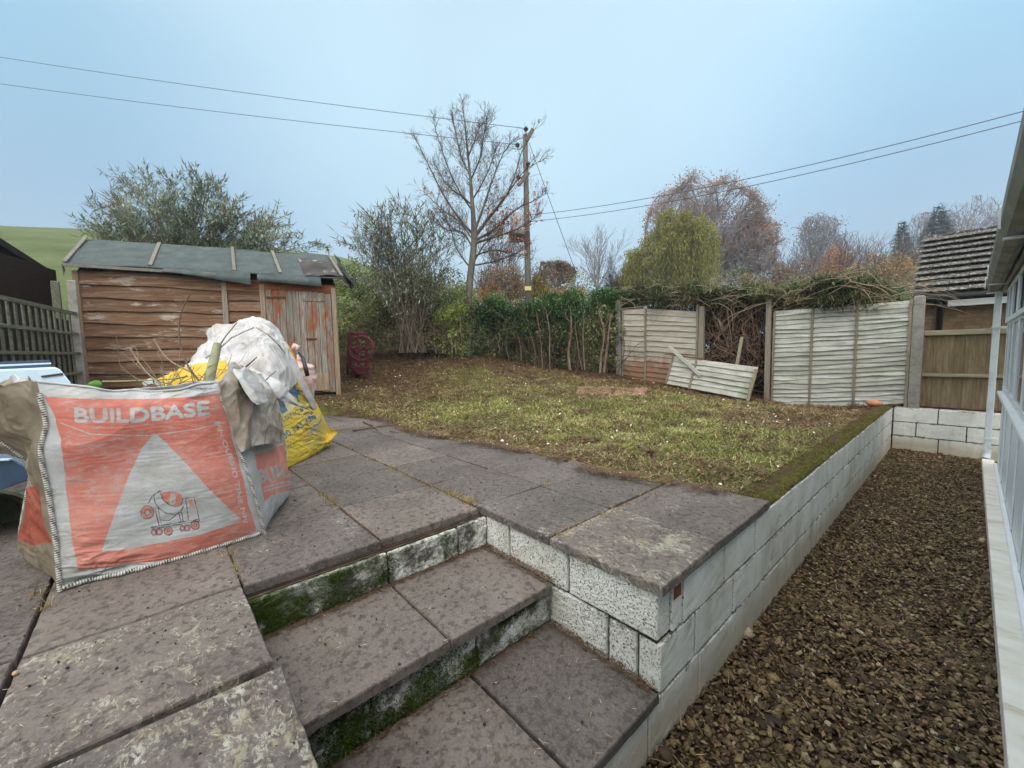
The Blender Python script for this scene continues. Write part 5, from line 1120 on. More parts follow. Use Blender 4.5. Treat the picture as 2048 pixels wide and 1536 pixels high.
# ---- autumn bushes beyond the hedge
def bush(label, x0, x1, ytop, ybot, dep, mat_, n, seed, L=(.08, .2), twigs=True, name='bush', depthr=.7, tone=.5, cat='bush'):
    base = atD((x0+x1)/2, ybot, dep); t = thing(name, label, cat, base); rr = np.random.RandomState(seed); Wd = (x1-x0)/2/FPX*dep; H_ = (ybot-ytop)/FPX*dep; k = 30
    u = rr.uniform(-1, 1, k); C = base+CR*(u*Wd*.78)[:, None]+fh*(rr.uniform(-1, 1, k)*Wd*depthr*.6)[:, None]+np.stack([u*0, u*0, H_*(.12+.70*rr.uniform(0, 1, k)*(1-.40*u*u))], 1)
    rad = np.stack([Wd*rr.uniform(.22, .36, k)]*2+[H_*rr.uniform(.2, .32, k)], 1)
    foliage('leaves', C, rad, n, L, (.4, .7), mat_, t, seed, tone)
    if twigs:
        w_ = Wood(seed)
        for i in range(26): w_.grow(base+CR*rr.uniform(-.6, .6)*Wd, CR*rr.normal(0, .4)+fh*rr.normal(0, .3)+np.array([0, 0, 1.]), H_*rr.uniform(.55, .8), .03*dep/30, 0, 2, (3, 5), (15, 40), .08, (.4, .6), .1, None, dep*.0003)
        w_.build('twigs', MATS['bark_twig'], t)
    return t
bush('brown leafed bush between the bare tree and the pole', 945, 1062, 528, 605, 20, MATS['leaf_brown'], 6500, 71, (.05, .12))
bush('low ochre bush in front of the brown bush near the pole', 955, 1010, 560, 605, 17, MATS['leaf_autumn'], 1800, 72, (.05, .1))
bush('yellow green bush right behind the foot of the pole', 1060, 1098, 545, 605, 21, MATS['leaf_yellow'], 3000, 73, (.05, .12))
bush('dull rust bush low behind the hedge between pole and willow', 1088, 1180, 570, 608, 24, MATS['leaf_autumn'], 3500, 74, (.06, .14))
bush('olive bush filling the space under the willow left edge', 1215, 1290, 545, 608, 32, MATS['leaf_autumn'], 3000, 75, (.08, .18))
bush('dark brown scrub right of the huge autumn tree', 1490, 1620, 525, 600, 45, MATS['leaf_brown'], 6500, 76, (.14, .32))
bush('orange leafed bush under the small faint bare tree', 1640, 1712, 490, 590, 40, MATS['leaf_oak'], 5000, 77, (.12, .26))
bush('long olive brown bush running towards the outbuilding', 1690, 1812, 502, 600, 38, MATS['leaf_autumn'], 8000, 78, (.12, .26))
bush('shadowy purple brown scrub beside the outbuilding roof', 1780, 1870, 498, 600, 42, MATS['leaf_brown'], 6500, 79, (.14, .3))
bush('grey brown thicket under the lone bare tree', 1560, 1660, 512, 596, 50, MATS['leaf_brown'], 3500, 80, (.12, .26))

sc_ = thing('distant_hedgerow', 'low dull brown and olive hedgerow running along the skyline behind the conifer hedge', 'hedgerow', atD(1300, 600, 34)); rr = np.random.RandomState(88); sc_['kind'] = 'stuff'; C = []; R_ = []
for i in range(170):
    x = rr.uniform(850, 1880); d_ = 30+rr.uniform(-2, 10); C.append(atD(x, rr.uniform(555+18*math.sin(x*.021), 612), d_)); R_.append(rr.uniform(.5, 1.1))
C = np.array(C); R_ = np.array(R_); foliage('leaves', C[::2], R_[::2], 16000, (.08, .2), (.4, .7), MATS['leaf_brown'], sc_, 881, .4); foliage('leaves', C[1::2], R_[1::2], 16000, (.08, .2), (.4, .7), MATS['leaf_bramble'], sc_, 882, .4)
# ---- shrubs with arching stems (buddleia)
def arching(name, label, base, tgts, seed, leafmat, dep, leafL=(.07, .14), per=26, spike=True, cat='shrub'):
    t = thing(name, label, cat, base); w_ = Wood(seed); rr = np.random.RandomState(seed); LP_ = []; LD = []; sp = MB()
    for tg in tgts:
        tg = np.array(tg, float); st_ = base+np.array([rr.normal(0, .15), rr.normal(0, .15), 0]); mid = st_+(tg-st_)*.55+np.array([0, 0, .10*np.linalg.norm(tg-st_)]); pts = cr1(np.array([st_, mid, tg]), np.linspace(0, 2, 14)); w_.path(pts, .014, .004)
        for j in range(5, 14):
            d_ = pts[j]-pts[j-1]; d_ /= np.linalg.norm(d_)
            for q in range(2 if j < 13 else 3):
                v = rr.normal(size=3); v -= d_*(v@d_); v /= np.linalg.norm(v); L = rr.uniform(.18, .5); dd = d_*.75+v*.6+np.array([0, 0, .15]); dd /= np.linalg.norm(dd); s0 = pts[j-1]+(pts[j]-pts[j-1])*rr.uniform(); e = s0+dd*L
                w_.seg(s0, e, .005, .003)
                m_ = max(3, int(per*L)); tt = rr.uniform(.1, 1, m_); side = rr.normal(size=(m_, 3))*.9+dd; side /= np.linalg.norm(side, axis=1)[:, None]
                LP_.append(s0+(e-s0)*tt[:, None]+side*.03); LD.append(side)
                if spike and (j > 10 or rr.uniform() < .15):
                    w_.path([e, e+dd*.06+[0, 0, .01], e+dd*rr.uniform(.12, .2)], .012, .002)
    w_.build('stems', MATS['bark_stake'], t)
    P = np.concatenate(LP_); D = np.concatenate(LD); n = len(P); V, F, k = strips(P, np.arctan2(D[:, 1], D[:, 0]), np.arcsin(np.clip(D[:, 2]-.15, -1, 1)), rr.uniform(leafL[0], leafL[1], n), rr.uniform(.018, .034, n), seed, .4, 2)
    mesh('leaves', V, F, leafmat, t, rnd=np.repeat(np.clip(.45+.25*waves(P, 1.5, seed)+rr.normal(0, .22, n), 0, 1), k))
rr = np.random.RandomState(90)
tg = []
out1 = [(178, 455), (190, 405), (235, 352), (262, 365), (300, 358), (345, 362), (395, 350), (437, 375), (465, 405), (490, 430), (520, 445), (550, 435), (575, 460), (630, 478)]
for x, y in out1: tg.append(atD(x, y+4, 9.6+rr.uniform(-.6, .9)))
for i in range(82):
    x = rr.uniform(190, 590); yt = np.interp(x, [p_[0] for p_ in out1], [p_[1] for p_ in out1]); y = rr.uniform(yt+8, 500); tg.append(atD(x, y, 9.6+rr.uniform(-.9, 1.2)))
arching('buddleia', 'large grey green buddleia bush behind the timber shed roof', atD(375, 640, 9.8), tg, 91, MATS['leaf_buddleia'], 10, per=36)
tg = []; out2 = [(695, 480), (712, 455), (752, 438), (775, 430), (797, 407), (812, 420), (830, 430), (848, 428), (868, 455), (895, 505)]
for x, y in out2: tg.append(atD(x, y+4, 9.8+rr.uniform(-.5, .5)))
for i in range(46):
    x = rr.uniform(700, 895); yt = np.interp(x, [p_[0] for p_ in out2], [p_[1] for p_ in out2]); y = yt+8+(570-yt)*rr.uniform(0, 1)**1.3; tg.append(atD(x, y, 9.8+rr.uniform(-.7, .7)))
arching('buddleia', 'spiky upright buddleia bush between the shed and the bare tree', atD(825, 705, 9.9), tg, 93, MATS['leaf_buddleia'], 10, per=19)

# ---- hedges
def line_pts(a, b_, n): a = np.array(a, float); b_ = np.array(b_, float); return a+(b_-a)*np.linspace(0, 1, n)[:, None]
# bramble and shrub mass between the shed and the tree
bm = thing('bramble_hedge', 'tangled dark green bramble hedge behind the maroon mangle', 'hedge', atD(790, 700, 10.6)); rr = np.random.RandomState(101); C = []; R_ = []
for i in range(85):
    x = rr.uniform(665, 935); y = rr.uniform(540+max(0, (x-860))*.25, 690); d_ = 10.4+rr.uniform(-.2, 1.3)+(690-y)*.003; C.append(atD(x, y, d_)); R_.append(rr.uniform(.28, .5))
foliage('leaves', C, np.array(R_), 46000, (.03, .075), (.45, .75), MATS['leaf_bramble'], bm, 102, 1.4)
w_ = Wood(103)
for i in range(110):
    x = rr.uniform(670, 935); w_.grow(atD(x, 700, 10.2+rr.uniform(-.1, .7)), (rr.normal(0, .4), rr.normal(0, .4), 1), rr.uniform(.6, 1.3), .010, 0, 2, (2, 4), (20, 50), .02, (.4, .7), .25, None, .0025, .25)
w_.build('stems', MATS['bark_brown'], bm)
bl = thing('light_green_shrub', 'brighter green leafy shrub just left of the bare tree trunk', 'shrub', atD(905, 700, 10.3)); C = [atD(rr.uniform(868, 938), rr.uniform(600, 700), 10.3+rr.uniform(-.2, .3)) for _ in range(16)]
foliage('leaves', C, rr.uniform(.16, .28, 16), 4200, (.04, .08), (.5, .8), MATS['leaf_yellow'] if False else m_leaf('leaf_fresh', lin(66, 84, 34), lin(112, 134, 56), lin(158, 172, 86), .5, .3), bl, 105, 2)
w_ = Wood(106)
for x in (872, 888, 905, 912, 925): w_.path([atD(x, 706, 10.2), atD(x-4, 660, 10.2), atD(x-6, 615, 10.25)], .028, .016)
w_.build('stems', MATS['bark_pale'], bl)
# ivy covered hedge with old stakes, from the tree to the chipped post
iv = thing('ivy_hedge', 'brown and green ivy covered hedge with old stakes left of the stained fence panel', 'hedge', atD(1100, 735, 11)); rr = np.random.RandomState(111); C = []; R_ = []
A0 = np.array([-8.9, 6.95]); A1 = np.array([-6.1, 9.15])
for i in range(85):
    t = rr.uniform(0, 1)**.8; q = A0+(A1-A0)*t; z0 = lz(q[0], q[1]); C.append([q[0]-rr.uniform(-.3, .5)*.6, q[1]+rr.uniform(-.25, .5), z0+rr.uniform(.1, 1.5)]); R_.append(rr.uniform(.22, .36))
foliage('leaves', C, np.array(R_), 26000, (.035, .085), (.6, .9), MATS['leaf_ivy'], iv, 112, 1.3)
foliage('dead_leaves', C, np.array(R_)*.96, 9000, (.03, .07), (.5, .8), MATS['leaf_brown'], iv, 113, 1.3)
w_ = Wood(114)
for i in range(120):
    t = rr.uniform(0, 1); q = A0+(A1-A0)*t+np.array([.25, -.2])*rr.uniform(.0, 1); w_.grow([q[0], q[1], lz(q[0], q[1])], (rr.normal(0, .3), rr.normal(0, .3), 1), rr.uniform(.6, 1.5), .013, 0, 2, (2, 3), (20, 55), .0, (.3, .6), .2, None, .003, .15)
w_.build('stems', MATS['bark_brown'], iv)
for i, (x0, y0, x1, y1, r_) in enumerate(((1000, 700, 992, 650, .022), (1018, 715, 1008, 640, .026), (1042, 720, 1030, 632, .03), (1068, 735, 1052, 625, .02), (1085, 735, 1072, 622, .022), (1100, 740, 1092, 620, .035), (1140, 740, 1141, 618, .045), (1170, 740, 1168, 640, .03), (1200, 745, 1198, 625, .04), (1208, 745, 1222, 628, .045), (1165, 740, 1150, 650, .02))):
    dd_ = atY(x0, y0, 8.9)@CF; dq = 9.6+(1200-x0)*.0045
    m = MB(); dq += .12; sk = Wood(i+300); a_ = atD(x0, y0, dq); b_ = atD(x1, y1, dq+.05); P_ = cr1(np.array([a_, a_+(b_-a_)*.3+[sk.r.gauss(0, .05), 0, 0], a_+(b_-a_)*.65+[sk.r.gauss(0, .06), 0, 0], b_]), np.linspace(0, 3, 9)); sk.path(P_, r_*.8, r_*.55)
    for q in range(4): sk.grow(P_[sk.r.randint(3, 8)], (sk.r.gauss(0, .6), sk.r.gauss(0, .6), 1), sk.r.uniform(.12, .4), r_*.3, 1, 2, (1, 3), (25, 60), .05, (.4, .7), .25, None, .003)
    sk.build('stake', MATS['bark_stake' if i % 3 else 'bark_brown'], iv)
# conifer hedge: behind the ivy and along behind the fence
ch = thing('conifer_hedge', 'long bright green conifer hedge behind the ivy hedge and the fence', 'hedge', (-4, 10.2, .2)); rr = np.random.RandomState(121); C = []; R_ = []
def topz_at(x): return np.interp(x, [940, 980, 1040, 1060, 1100, 1160, 1240, 1330, 1420, 1520, 1620, 1700, 1760, 1830], [600, 592, 612, 600, 585, 577, 572, 566, 572, 576, 562, 545, 566, 572])
def hdep(x): return np.interp(x, [930, 1000, 1100, 1240, 1400, 1540, 1700, 1840], [10.7, 10.6, 10.5, 10.5, 9.6, 8.6, 7.7, 7.0])
for i in range(300):
    x = rr.uniform(945, 1800); yt = topz_at(x); d_ = hdep(x)+rr.uniform(-.15, .7); r_ = rr.uniform(.2, .34); y = yt+r_*FPX/d_*.8+rr.uniform(0, 1)**1.6*(48+max(0, 1100-x)*.35 if x < 1240 else 58); C.append(atD(x, y, d_)); R_.append(r_)
sprays('sprays', C, np.array(R_), 120000, (.035, .085), (.25, .4), MATS['leaf_conifer'], ch, 122, .1, 2.2, .25, spread=.9)
foliage('inner_leaves', C, np.array(R_)*.9, 16000, (.03, .07), (.4, .7), MATS['leaf_conifer'], ch, 123, 1.6)
w_ = Wood(124)
for i in range(60):
    x = rr.uniform(1230, 1790); d_ = hdep(x)+rr.uniform(.3, 1.0); g = atD(x, 740, d_); g[2] = lz(g[0], g[1])-.1; w_.path([g, g+[rr.normal(0, .05), rr.normal(0, .05), .9], g+[rr.normal(0, .12), rr.normal(0, .12), 1.9]], .035, .018)
w_.build('inner_stems', MATS['bark_brown'], ch)
# brown dead interior seen through the gap
foliage('dead_needles', [atY(rr.uniform(1385, 1560), rr.uniform(620, 790), 10.1+rr.uniform(0, .5)) for _ in range(80)], rr.uniform(.22, .4, 80), 30000, (.04, .10), (.25, .5), m_leaf('needles_dead', lin(30, 22, 19), lin(52, 38, 32), lin(80, 60, 50), .9, .05), ch, 126, 2)
# dead creeper: vines hanging in the gap
vn = thing('dead_creeper', 'curling dead creeper stems hanging in the gap of the fence', 'creeper', (-3.3, 9.3, 0)); w_ = Wood(131); rr = np.random.RandomState(132)
for i in range(95):
    x = rr.uniform(1402, 1538); yb = rr.uniform(700, 790); y0 = rr.uniform(600, 640); Y_ = 9.05+rr.uniform(0, .7); k = rr.randint(4, 7)
    pts = [atY(x+rr.normal(0, 9)*q**.8, y0+(yb-y0)*q/(k-1), Y_+rr.normal(0, .06)) for q in range(k)]; pts = cr1(np.array(pts), np.linspace(0, k-1, 22)); w_.path(pts, rr.uniform(.006, .016), .004)
for i in range(60):
    c = atY(rr.uniform(1408, 1535), rr.uniform(625, 770), 9.0+rr.uniform(0, .35)); r_ = rr.uniform(.12, .38); a0 = rr.uniform(0, 6.28); aa = np.linspace(a0, a0+rr.uniform(1.2, 3.2), 12)
    pts = c+np.stack([np.cos(aa)*r_, aa*0+rr.normal(0, .02, 12).cumsum()*.3, np.sin(aa)*r_*rr.uniform(.5, 1)], 1); w_.path(pts, rr.uniform(.004, .010), .003)
w_.build('stems', bark('bark_dead', lin(84, 66, 56), lin(120, 98, 84), lin(152, 130, 112)), vn)
# heap of cut and dead growth lying over the fence top
tp_ = thing('dead_growth_heap', 'mat of pale dead stems and faded greenery lying along the fence top', 'creeper', (-3.3, 9.3, 1.7)); w_ = Wood(141); rr = np.random.RandomState(142)
def ftop(x): return np.interp(x, [1240, 1300, 1400, 1520, 1560, 1640, 1720, 1800], [608, 600, 612, 596, 612, 616, 618, 610])
C = []; R_ = []
for i in range(90):
    x = rr.uniform(1250, 1760); y = ftop(x)-rr.uniform(0, 1)*(ftop(x)-topz_at(x)-4); C.append(atY(x, y, 9.0+rr.uniform(-.12, .5))); R_.append((rr.uniform(.16, .3), rr.uniform(.14, .25), rr.uniform(.06, .13)))
m_leaf('leaf_faded', lin(58, 58, 38), lin(100, 100, 68), lin(142, 138, 104), .8, .15)
sprays('dead_sprays', C, np.array(R_), 22000, (.06, .16), (.06, .13), MATS['leaf_faded'], tp_, 143, .05, 2, .2, spread=.8)
sprays('green_sprays', C[::2], np.array(R_)[::2], 9000, (.04, .08), (.25, .4), MATS['leaf_conifer'], tp_, 144, .05, 2, .2, spread=.8)
for i in range(230):
    x = rr.uniform(1240, 1790); y = ftop(x)-rr.uniform(-.1, 1.1)*(ftop(x)-topz_at(x)-3); p = atY(x, y, 8.95+rr.uniform(-.15, .5)); a = rr.uniform(-.5, .5)+(math.pi if rr.uniform() < .5 else 0)
    pts = [p]; d_ = np.array([math.cos(a), rr.normal(0, .25), math.sin(a)*.6+rr.uniform(-.1, .5)]); L = rr.uniform(.35, 1.1)
    for q in range(7): d_ = d_+np.array([rr.normal(0, .16), rr.normal(0, .12), rr.normal(-.13, .12)]); d_ /= np.linalg.norm(d_); pts.append(pts[-1]+d_*L/7)
    w_.path(pts, rr.uniform(.004, .011), .0025)
w_.path(cr1(np.array([atY(1655, 590, 8.9), atY(1700, 563, 8.85), atY(1690, 550, 8.9), atY(1735, 545, 8.9), atY(1765, 575, 8.9)]), np.linspace(0, 4, 24)), .014, .006); w_.path(cr1(np.array([atY(1700, 563, 8.85), atY(1745, 572, 8.85), atY(1785, 570, 8.9)]), np.linspace(0, 2, 12)), .012, .005)
w_.build('stems', MATS['bark_pale'], tp_)
# small fence posts far up on the hill
for i, (x, y) in enumerate(((658, 512), (697, 521))):
    a = atD(x, y, 60); m = MB(); m.tube([a-[0, 0, 1.5], a+[0, 0, 1.0]], .07, 6); o = m.build('hill_post', MATS['bark_brown'], None, org=a); tag(o, ['left thin post on the skyline of the green hill', 'right thin post on the skyline of the green hill'][i], 'fence post')

# ---- damp air
hz = NB('mist'); hz.t.nodes.remove(hz.b); pv = hz.n('ShaderNodeVolumePrincipled'); pv.inputs['Color'].default_value = (.80, .90, 1, 1); pv.inputs['Density'].default_value = .0016; pv.inputs['Anisotropy'].default_value = .2
hz.l(pv.outputs[0], [q for q in hz.t.nodes if q.type == 'OUTPUT_MATERIAL'][0].inputs['Volume'])
b = MB(); b.box((-720, -720, -8), (720, 720, 75)); o = b.build('haze', hz.m, None); stuff(o)
# ================================================================ BULK BAGS
def project(P):
    v = np.asarray(P, float)-CP; d = v@CF; return 1024+FPX*(v@CR)/d, 768-FPX*(v@CU)/d
def in_poly(x, y, poly):
    inside = np.zeros(x.shape, bool); n = len(poly)
    for i in range(n):
        x0, y0 = poly[i]; x1, y1 = poly[(i+1) % n]
        c = ((y0 > y) != (y1 > y)); xi = (x1-x0)*(y-y0)/((y1-y0) if y1 != y0 else 1e-9)+x0; inside ^= c & (x < xi)
    return inside
def near_line(x, y, pts, w):
    m = np.zeros(x.shape, bool)
    for (x0, y0), (x1, y1) in zip(pts[:-1], pts[1:]):
        dx, dy = x1-x0, y1-y0; t = np.clip(((x-x0)*dx+(y-y0)*dy)/(dx*dx+dy*dy+1e-9), 0, 1); m |= (x-x0-t*dx)**2+(y-y0-t*dy)**2 < w*w
    return m
def circle(c, r, n=20, a0=0, a1=6.2832): return [(c[0]+r*math.cos(a0+(a1-a0)*i/n), c[1]+r*math.sin(a0+(a1-a0)*i/n)) for i in range(n+1)]
def glyphs(text, bold=.0):
    cu = bpy.data.curves.new('lettering', 'FONT'); cu.body = text; ob = bpy.data.objects.new('lettering', cu)
    me = ob.to_mesh(); me.calc_loop_triangles(); V = np.array([v.co[:2] for v in me.vertices]); T = np.array([t.vertices[:] for t in me.loop_triangles]); ob.to_mesh_clear(); bpy.data.objects.remove(ob); bpy.data.curves.remove(cu)
    return V, T
def text_mask(x, y, text, p0, p1, h, bold=.02, curve=0, skew=0):
    """which points (in the layout plane, y down) are covered by the text set from p0 to p1, cap height h"""
    V, T = glyphs(text); w = V[:, 0].max()-V[:, 0].min(); u = (V[:, 0]-V[:, 0].min())/w; c = V[:, 1]/.70*h
    ax = np.array(p1, float)-np.array(p0, float); L = np.linalg.norm(ax); ax /= L; up = np.array([ax[1], -ax[0]])+ax*skew
    Q = np.array(p0)+ax*(u*L)[:, None]+up*(c+curve*4*u*(1-u))[:, None]; m = np.zeros(x.shape, bool)
    Q0 = Q; g_ = bold*h*1.3
    for a, b_, c_, ox, oy in [(*t, o[0]*g_, o[1]*g_) for t in T for o in ((1, 0), (-1, 0), (0, 1), (0, -1))]:
        A, B, C = Q0[a]+[ox, oy], Q0[b_]+[ox, oy], Q0[c_]+[ox, oy]; lo = np.minimum(np.minimum(A, B), C); hi = np.maximum(np.maximum(A, B), C); k = (x >= lo[0]) & (x <= hi[0]) & (y >= lo[1]) & (y <= hi[1])
        if not k.any(): continue
        xx, yy = x[k], y[k]; s1 = (B[0]-A[0])*(yy-A[1])-(B[1]-A[1])*(xx-A[0]); s2 = (C[0]-B[0])*(yy-B[1])-(C[1]-B[1])*(xx-B[0]); s3 = (A[0]-C[0])*(yy-C[1])-(A[1]-C[1])*(xx-C[0])
        m[k] |= ((s1 >= 0) & (s2 >= 0) & (s3 >= 0)) | ((s1 <= 0) & (s2 <= 0) & (s3 <= 0))
    return m
def bag_mat(name, cloth_stops, inks):
    s = NB(name); c = s.ramp(s.noise(3.5, 6, .65), cloth_stops)
    c = s.mix(s.rng(s.noise(1.6, 5, .7), .48, .68, 0, .6), c, lin(134, 122, 104))
    wear = s.rng(s.noise(22, 7, .8, (1, 1, 2.6)), .34, .52, .45, 1)
    wear2 = s.rng(s.noise(3.2, 5, .65), .30, .60, .70, 1)
    for k, (attr, col, col2) in enumerate(inks):
        a = s.math('MULTIPLY', s.attr(attr), s.math('MULTIPLY', wear, wear2)); a = s.rng(a, .08, .85, 0, .93)
        c = s.mix(a, c, s.mix(s.rng(s.noise(2.4, 4), .35, .65), col, col2))
    c = s.mix(s.rng(s.noise(7, 6, .8), .60, .75, 0, .35), c, lin(92, 80, 66))
    wv = s.n('ShaderNodeTexWave'); wv.inputs['Scale'].default_value = 160; s.l(s.co, wv.inputs['Vector'])
    s.done(c, rough=.55, bump=s.math('ADD', s.noise(60, 4, .6), s.math('MULTIPLY', wv.outputs['Fac'], .25)), bs=.3, bd=.003, spec=.4)
    tr = s.n('ShaderNodeBsdfTranslucent'); s.l(c, tr.inputs[0]); mx = s.n('ShaderNodeMixShader'); mx.inputs[0].default_value = .22; s.l(s.b.outputs[0], mx.inputs[1]); s.l(tr.outputs[0], mx.inputs[2]); s.l(mx.outputs[0], [q for q in s.t.nodes if q.type == 'OUTPUT_MATERIAL'][0].inputs[0]); return s.m
white_cloth = [(.25, lin(164, 162, 158)), (.5, lin(198, 203, 206)), (.75, lin(222, 230, 236))]
m_orange = bag_mat('printed_bag_cloth', white_cloth, [('orange', lin(202, 104, 84), lin(216, 142, 126)), ('dark', lin(44, 36, 40), lin(52, 40, 42))])
m_orange_dirty = bag_mat('dirty_printed_cloth', [(.25, lin(96, 86, 70)), (.5, lin(130, 120, 104)), (.75, lin(160, 154, 142))], [('orange', lin(150, 62, 46), lin(164, 78, 60)), ('dark', lin(44, 36, 40), lin(52, 40, 42))])
m_plain = bag_mat('bag_cloth', white_cloth, [])
m_mixed = bag_mat('half_dirty_cloth', [(.32, lin(120, 106, 90)), (.48, lin(158, 148, 136)), (.60, lin(204, 203, 200))], [])
m_liner = bag_mat('liner_cloth', [(.25, lin(170, 164, 158)), (.5, lin(204, 205, 208)), (.75, lin(226, 230, 236))], [])
m_dirty = bag_mat('dirty_bag_cloth', [(.25, lin(112, 98, 80)), (.5, lin(146, 134, 116)), (.75, lin(178, 170, 158))], [])
m_yellow = bag_mat('yellow_bag_cloth', [(.25, lin(212, 182, 56)), (.5, lin(230, 206, 84)), (.75, lin(240, 224, 130))], [('white_', lin(226, 222, 190), lin(214, 210, 180)), ('blue', lin(36, 104, 160), lin(48, 118, 172)), ('dark', lin(58, 54, 36), lin(60, 56, 40))])
MATS['yellow_plain'] = bag_mat('yellow_inner_cloth', [(.25, lin(196, 158, 40)), (.5, lin(218, 184, 58)), (.75, lin(230, 202, 84))], [])
def seam(name, pts, parent, r=.0075, n=8, step=.003, c0=(.62, .62, .6), c1=(.06, .055, .05), slant=1.0, flatten=None):
    pts = np.array(pts, float); d = np.r_[0, np.cumsum(np.linalg.norm(np.diff(pts, axis=0), axis=1))]; m = int(d[-1]/step); t = np.linspace(0, d[-1], m); P = np.stack([np.interp(t, d, pts[:, i]) for i in range(3)], 1)
    T = np.gradient(P, axis=0); T /= np.linalg.norm(T, axis=1)[:, None]; up = np.tile([.3, .2, .93], (m, 1)) if abs(T[m//2, 2]) < .8 else np.tile([1., 0, 0], (m, 1)); a = np.cross(T, up); a /= np.linalg.norm(a, axis=1)[:, None]; b = np.cross(a, T)
    q = np.arange(n)*2*math.pi/n; ph = (t[:, None]/.0095+slant*.5*q[None]/6.28) % 1; st_ = (ph < .55).astype(float); rr_ = r*(1+.16*st_)
    V = P[:, None]+(a[:, None]*np.cos(q)[None, :, None]+b[:, None]*np.sin(q)[None, :, None])*rr_[..., None]
    i = np.arange(m-1)[:, None]*n; j = np.arange(n)[None]; F = np.stack([i+j, i+(j+1) % n, i+n+(j+1) % n, i+n+j], 2).reshape(-1, 4)
    return mesh(name, V.reshape(-1, 3), F, MATS['stitching'], parent, rnd=st_.ravel(), smooth=True)
s = NB('stitching'); s.done(s.ramp(s.attr('rnd'), [(0, lin(46, 42, 40)), (1, lin(200, 202, 196))]), rough=.8); MATS['stitching'] = s.m
def edge_fn(A, B, bulge, gv, sag=0, wr=.012, seed=1, wscale=7, horizontal=1.0):
    """cloth face between two corner curves; returns grid positions (nt,nv,3)"""
    def f(nt, nv):
        t = np.linspace(0, 1, nt); v = np.linspace(0, 1, nv); a = cr1(np.array(A), v*(len(A)-1)); b = cr1(np.array(B), v*(len(B)-1)); d = b-a; nrm = np.stack([d[:, 1], -d[:, 0], d[:, 0]*0], 1); nrm /= np.linalg.norm(nrm, axis=1)[:, None]
        w = (4*t*(1-t))**.7; G = a[None]+(b-a)[None]*t[:, None, None]+nrm[None]*(bulge*w[:, None]*gv(v)[None])[..., None]
        G[:, :, 2] -= sag*(4*t*(1-t))[:, None]*v[None]**3; te = (np.minimum(t, 1-t)*6).clip(0, 1); rw_ = (np.sin(t*9.1+seed)*.5+np.sin(t*17.3+seed*2)*.35+np.sin(t*31+seed)*.2)*te; G[:, :, 2] += (.012*rw_)[:, None]*v[None]**5; G += nrm[None]*(.022*np.sin(t*11.7+seed*3)*te)[:, None, None]*(v**4)[None, :, None]; base = G.copy(); P = G.reshape(-1, 3); edge = (np.minimum(t, 1-t)*8).clip(0, 1)[:, None]*np.ones(nv)[None]
        Ps = P*[1, 1, horizontal]; msk = np.clip(.5+waves(P, 2.2, seed+9), .1, 1.4); h = wr*(waves(P, wscale*.5, seed)*1.0+folds(Ps, wscale*.8, seed+1)*.55+msk*(.75*folds(Ps*[1, .8, 1.1], wscale*1.9, seed+2)+.42*folds(Ps*[1, .7, 1.3], wscale*4, seed+4)+.15*folds(Ps*[1, 1, 1.2], wscale*9, seed+6))); h = h.reshape(nt, nv)*(.25+.75*edge)
        return G+nrm[None]*h[..., None], base
    return f
def bulk_face(name, fn, nt, nv, mats, parent, ink=None, thick=.003):
    G, base = fn(nt, nv); at_ = {}
    if ink:
        x, y = project(base.reshape(-1, 3)); at_ = {k: v.astype(float) for k, v in ink(x, y).items()}
    o = mesh(name, G.reshape(-1, 3), grid_faces(nt, nv), mats, parent, smooth=True, attrs=at_); m = o.modifiers.new('solid', 'SOLIDIFY'); m.thickness = thick; m.offset = -1; return o, G

# ---- front bag, orange print
FL = [atX(121, 1187, -2.47), atX(113, 1090, -2.50), atX(97, 985, -2.52), atX(82, 905, -2.52), atX(92, 850, -2.52), atX(82, 800, -2.53), atX(72, 762, -2.55)]
FR = [atX(529, 1066, -2.50), atX(520, 1030, -2.49), atX(500, 960, -2.48), atX(481, 905, -2.50), atX(470, 860, -2.51), atX(447, 805, -2.53), atX(434, 764, -2.55)]
FL[0][2] = .004; FR[0][2] = .004
BR = [np.array([-3.22, .60, .004]), atX(571, 985, -3.10), atX(573, 940, -3.12), atX(569, 890, -3.15), atX(560, 830, -3.15), atX(548, 790, -3.15), atX(520, 745, -3.15)]
BL = [np.array([-3.02, -.485, .004]), atX(40, 1088, -3.0), atX(52, 1000, -3.0), atX(62, 950, -2.95), atX(50, 918, -2.9), atX(-20, 860, -2.9), atX(-40, 775, -2.9)]
bag = thing('bulk_bag', 'dirty white bulk bag with orange BUILDBASE print and white triangle standing on the slabs', 'bulk bag', (-2.85, .04, 0))
gv = lambda v: np.sin(np.pi*np.clip(v*.92+.10, 0, 1))**.8+.12*np.sin(v*9)
z4 = lambda X, Y: (260+X/9.6, 920+Y/9.6)
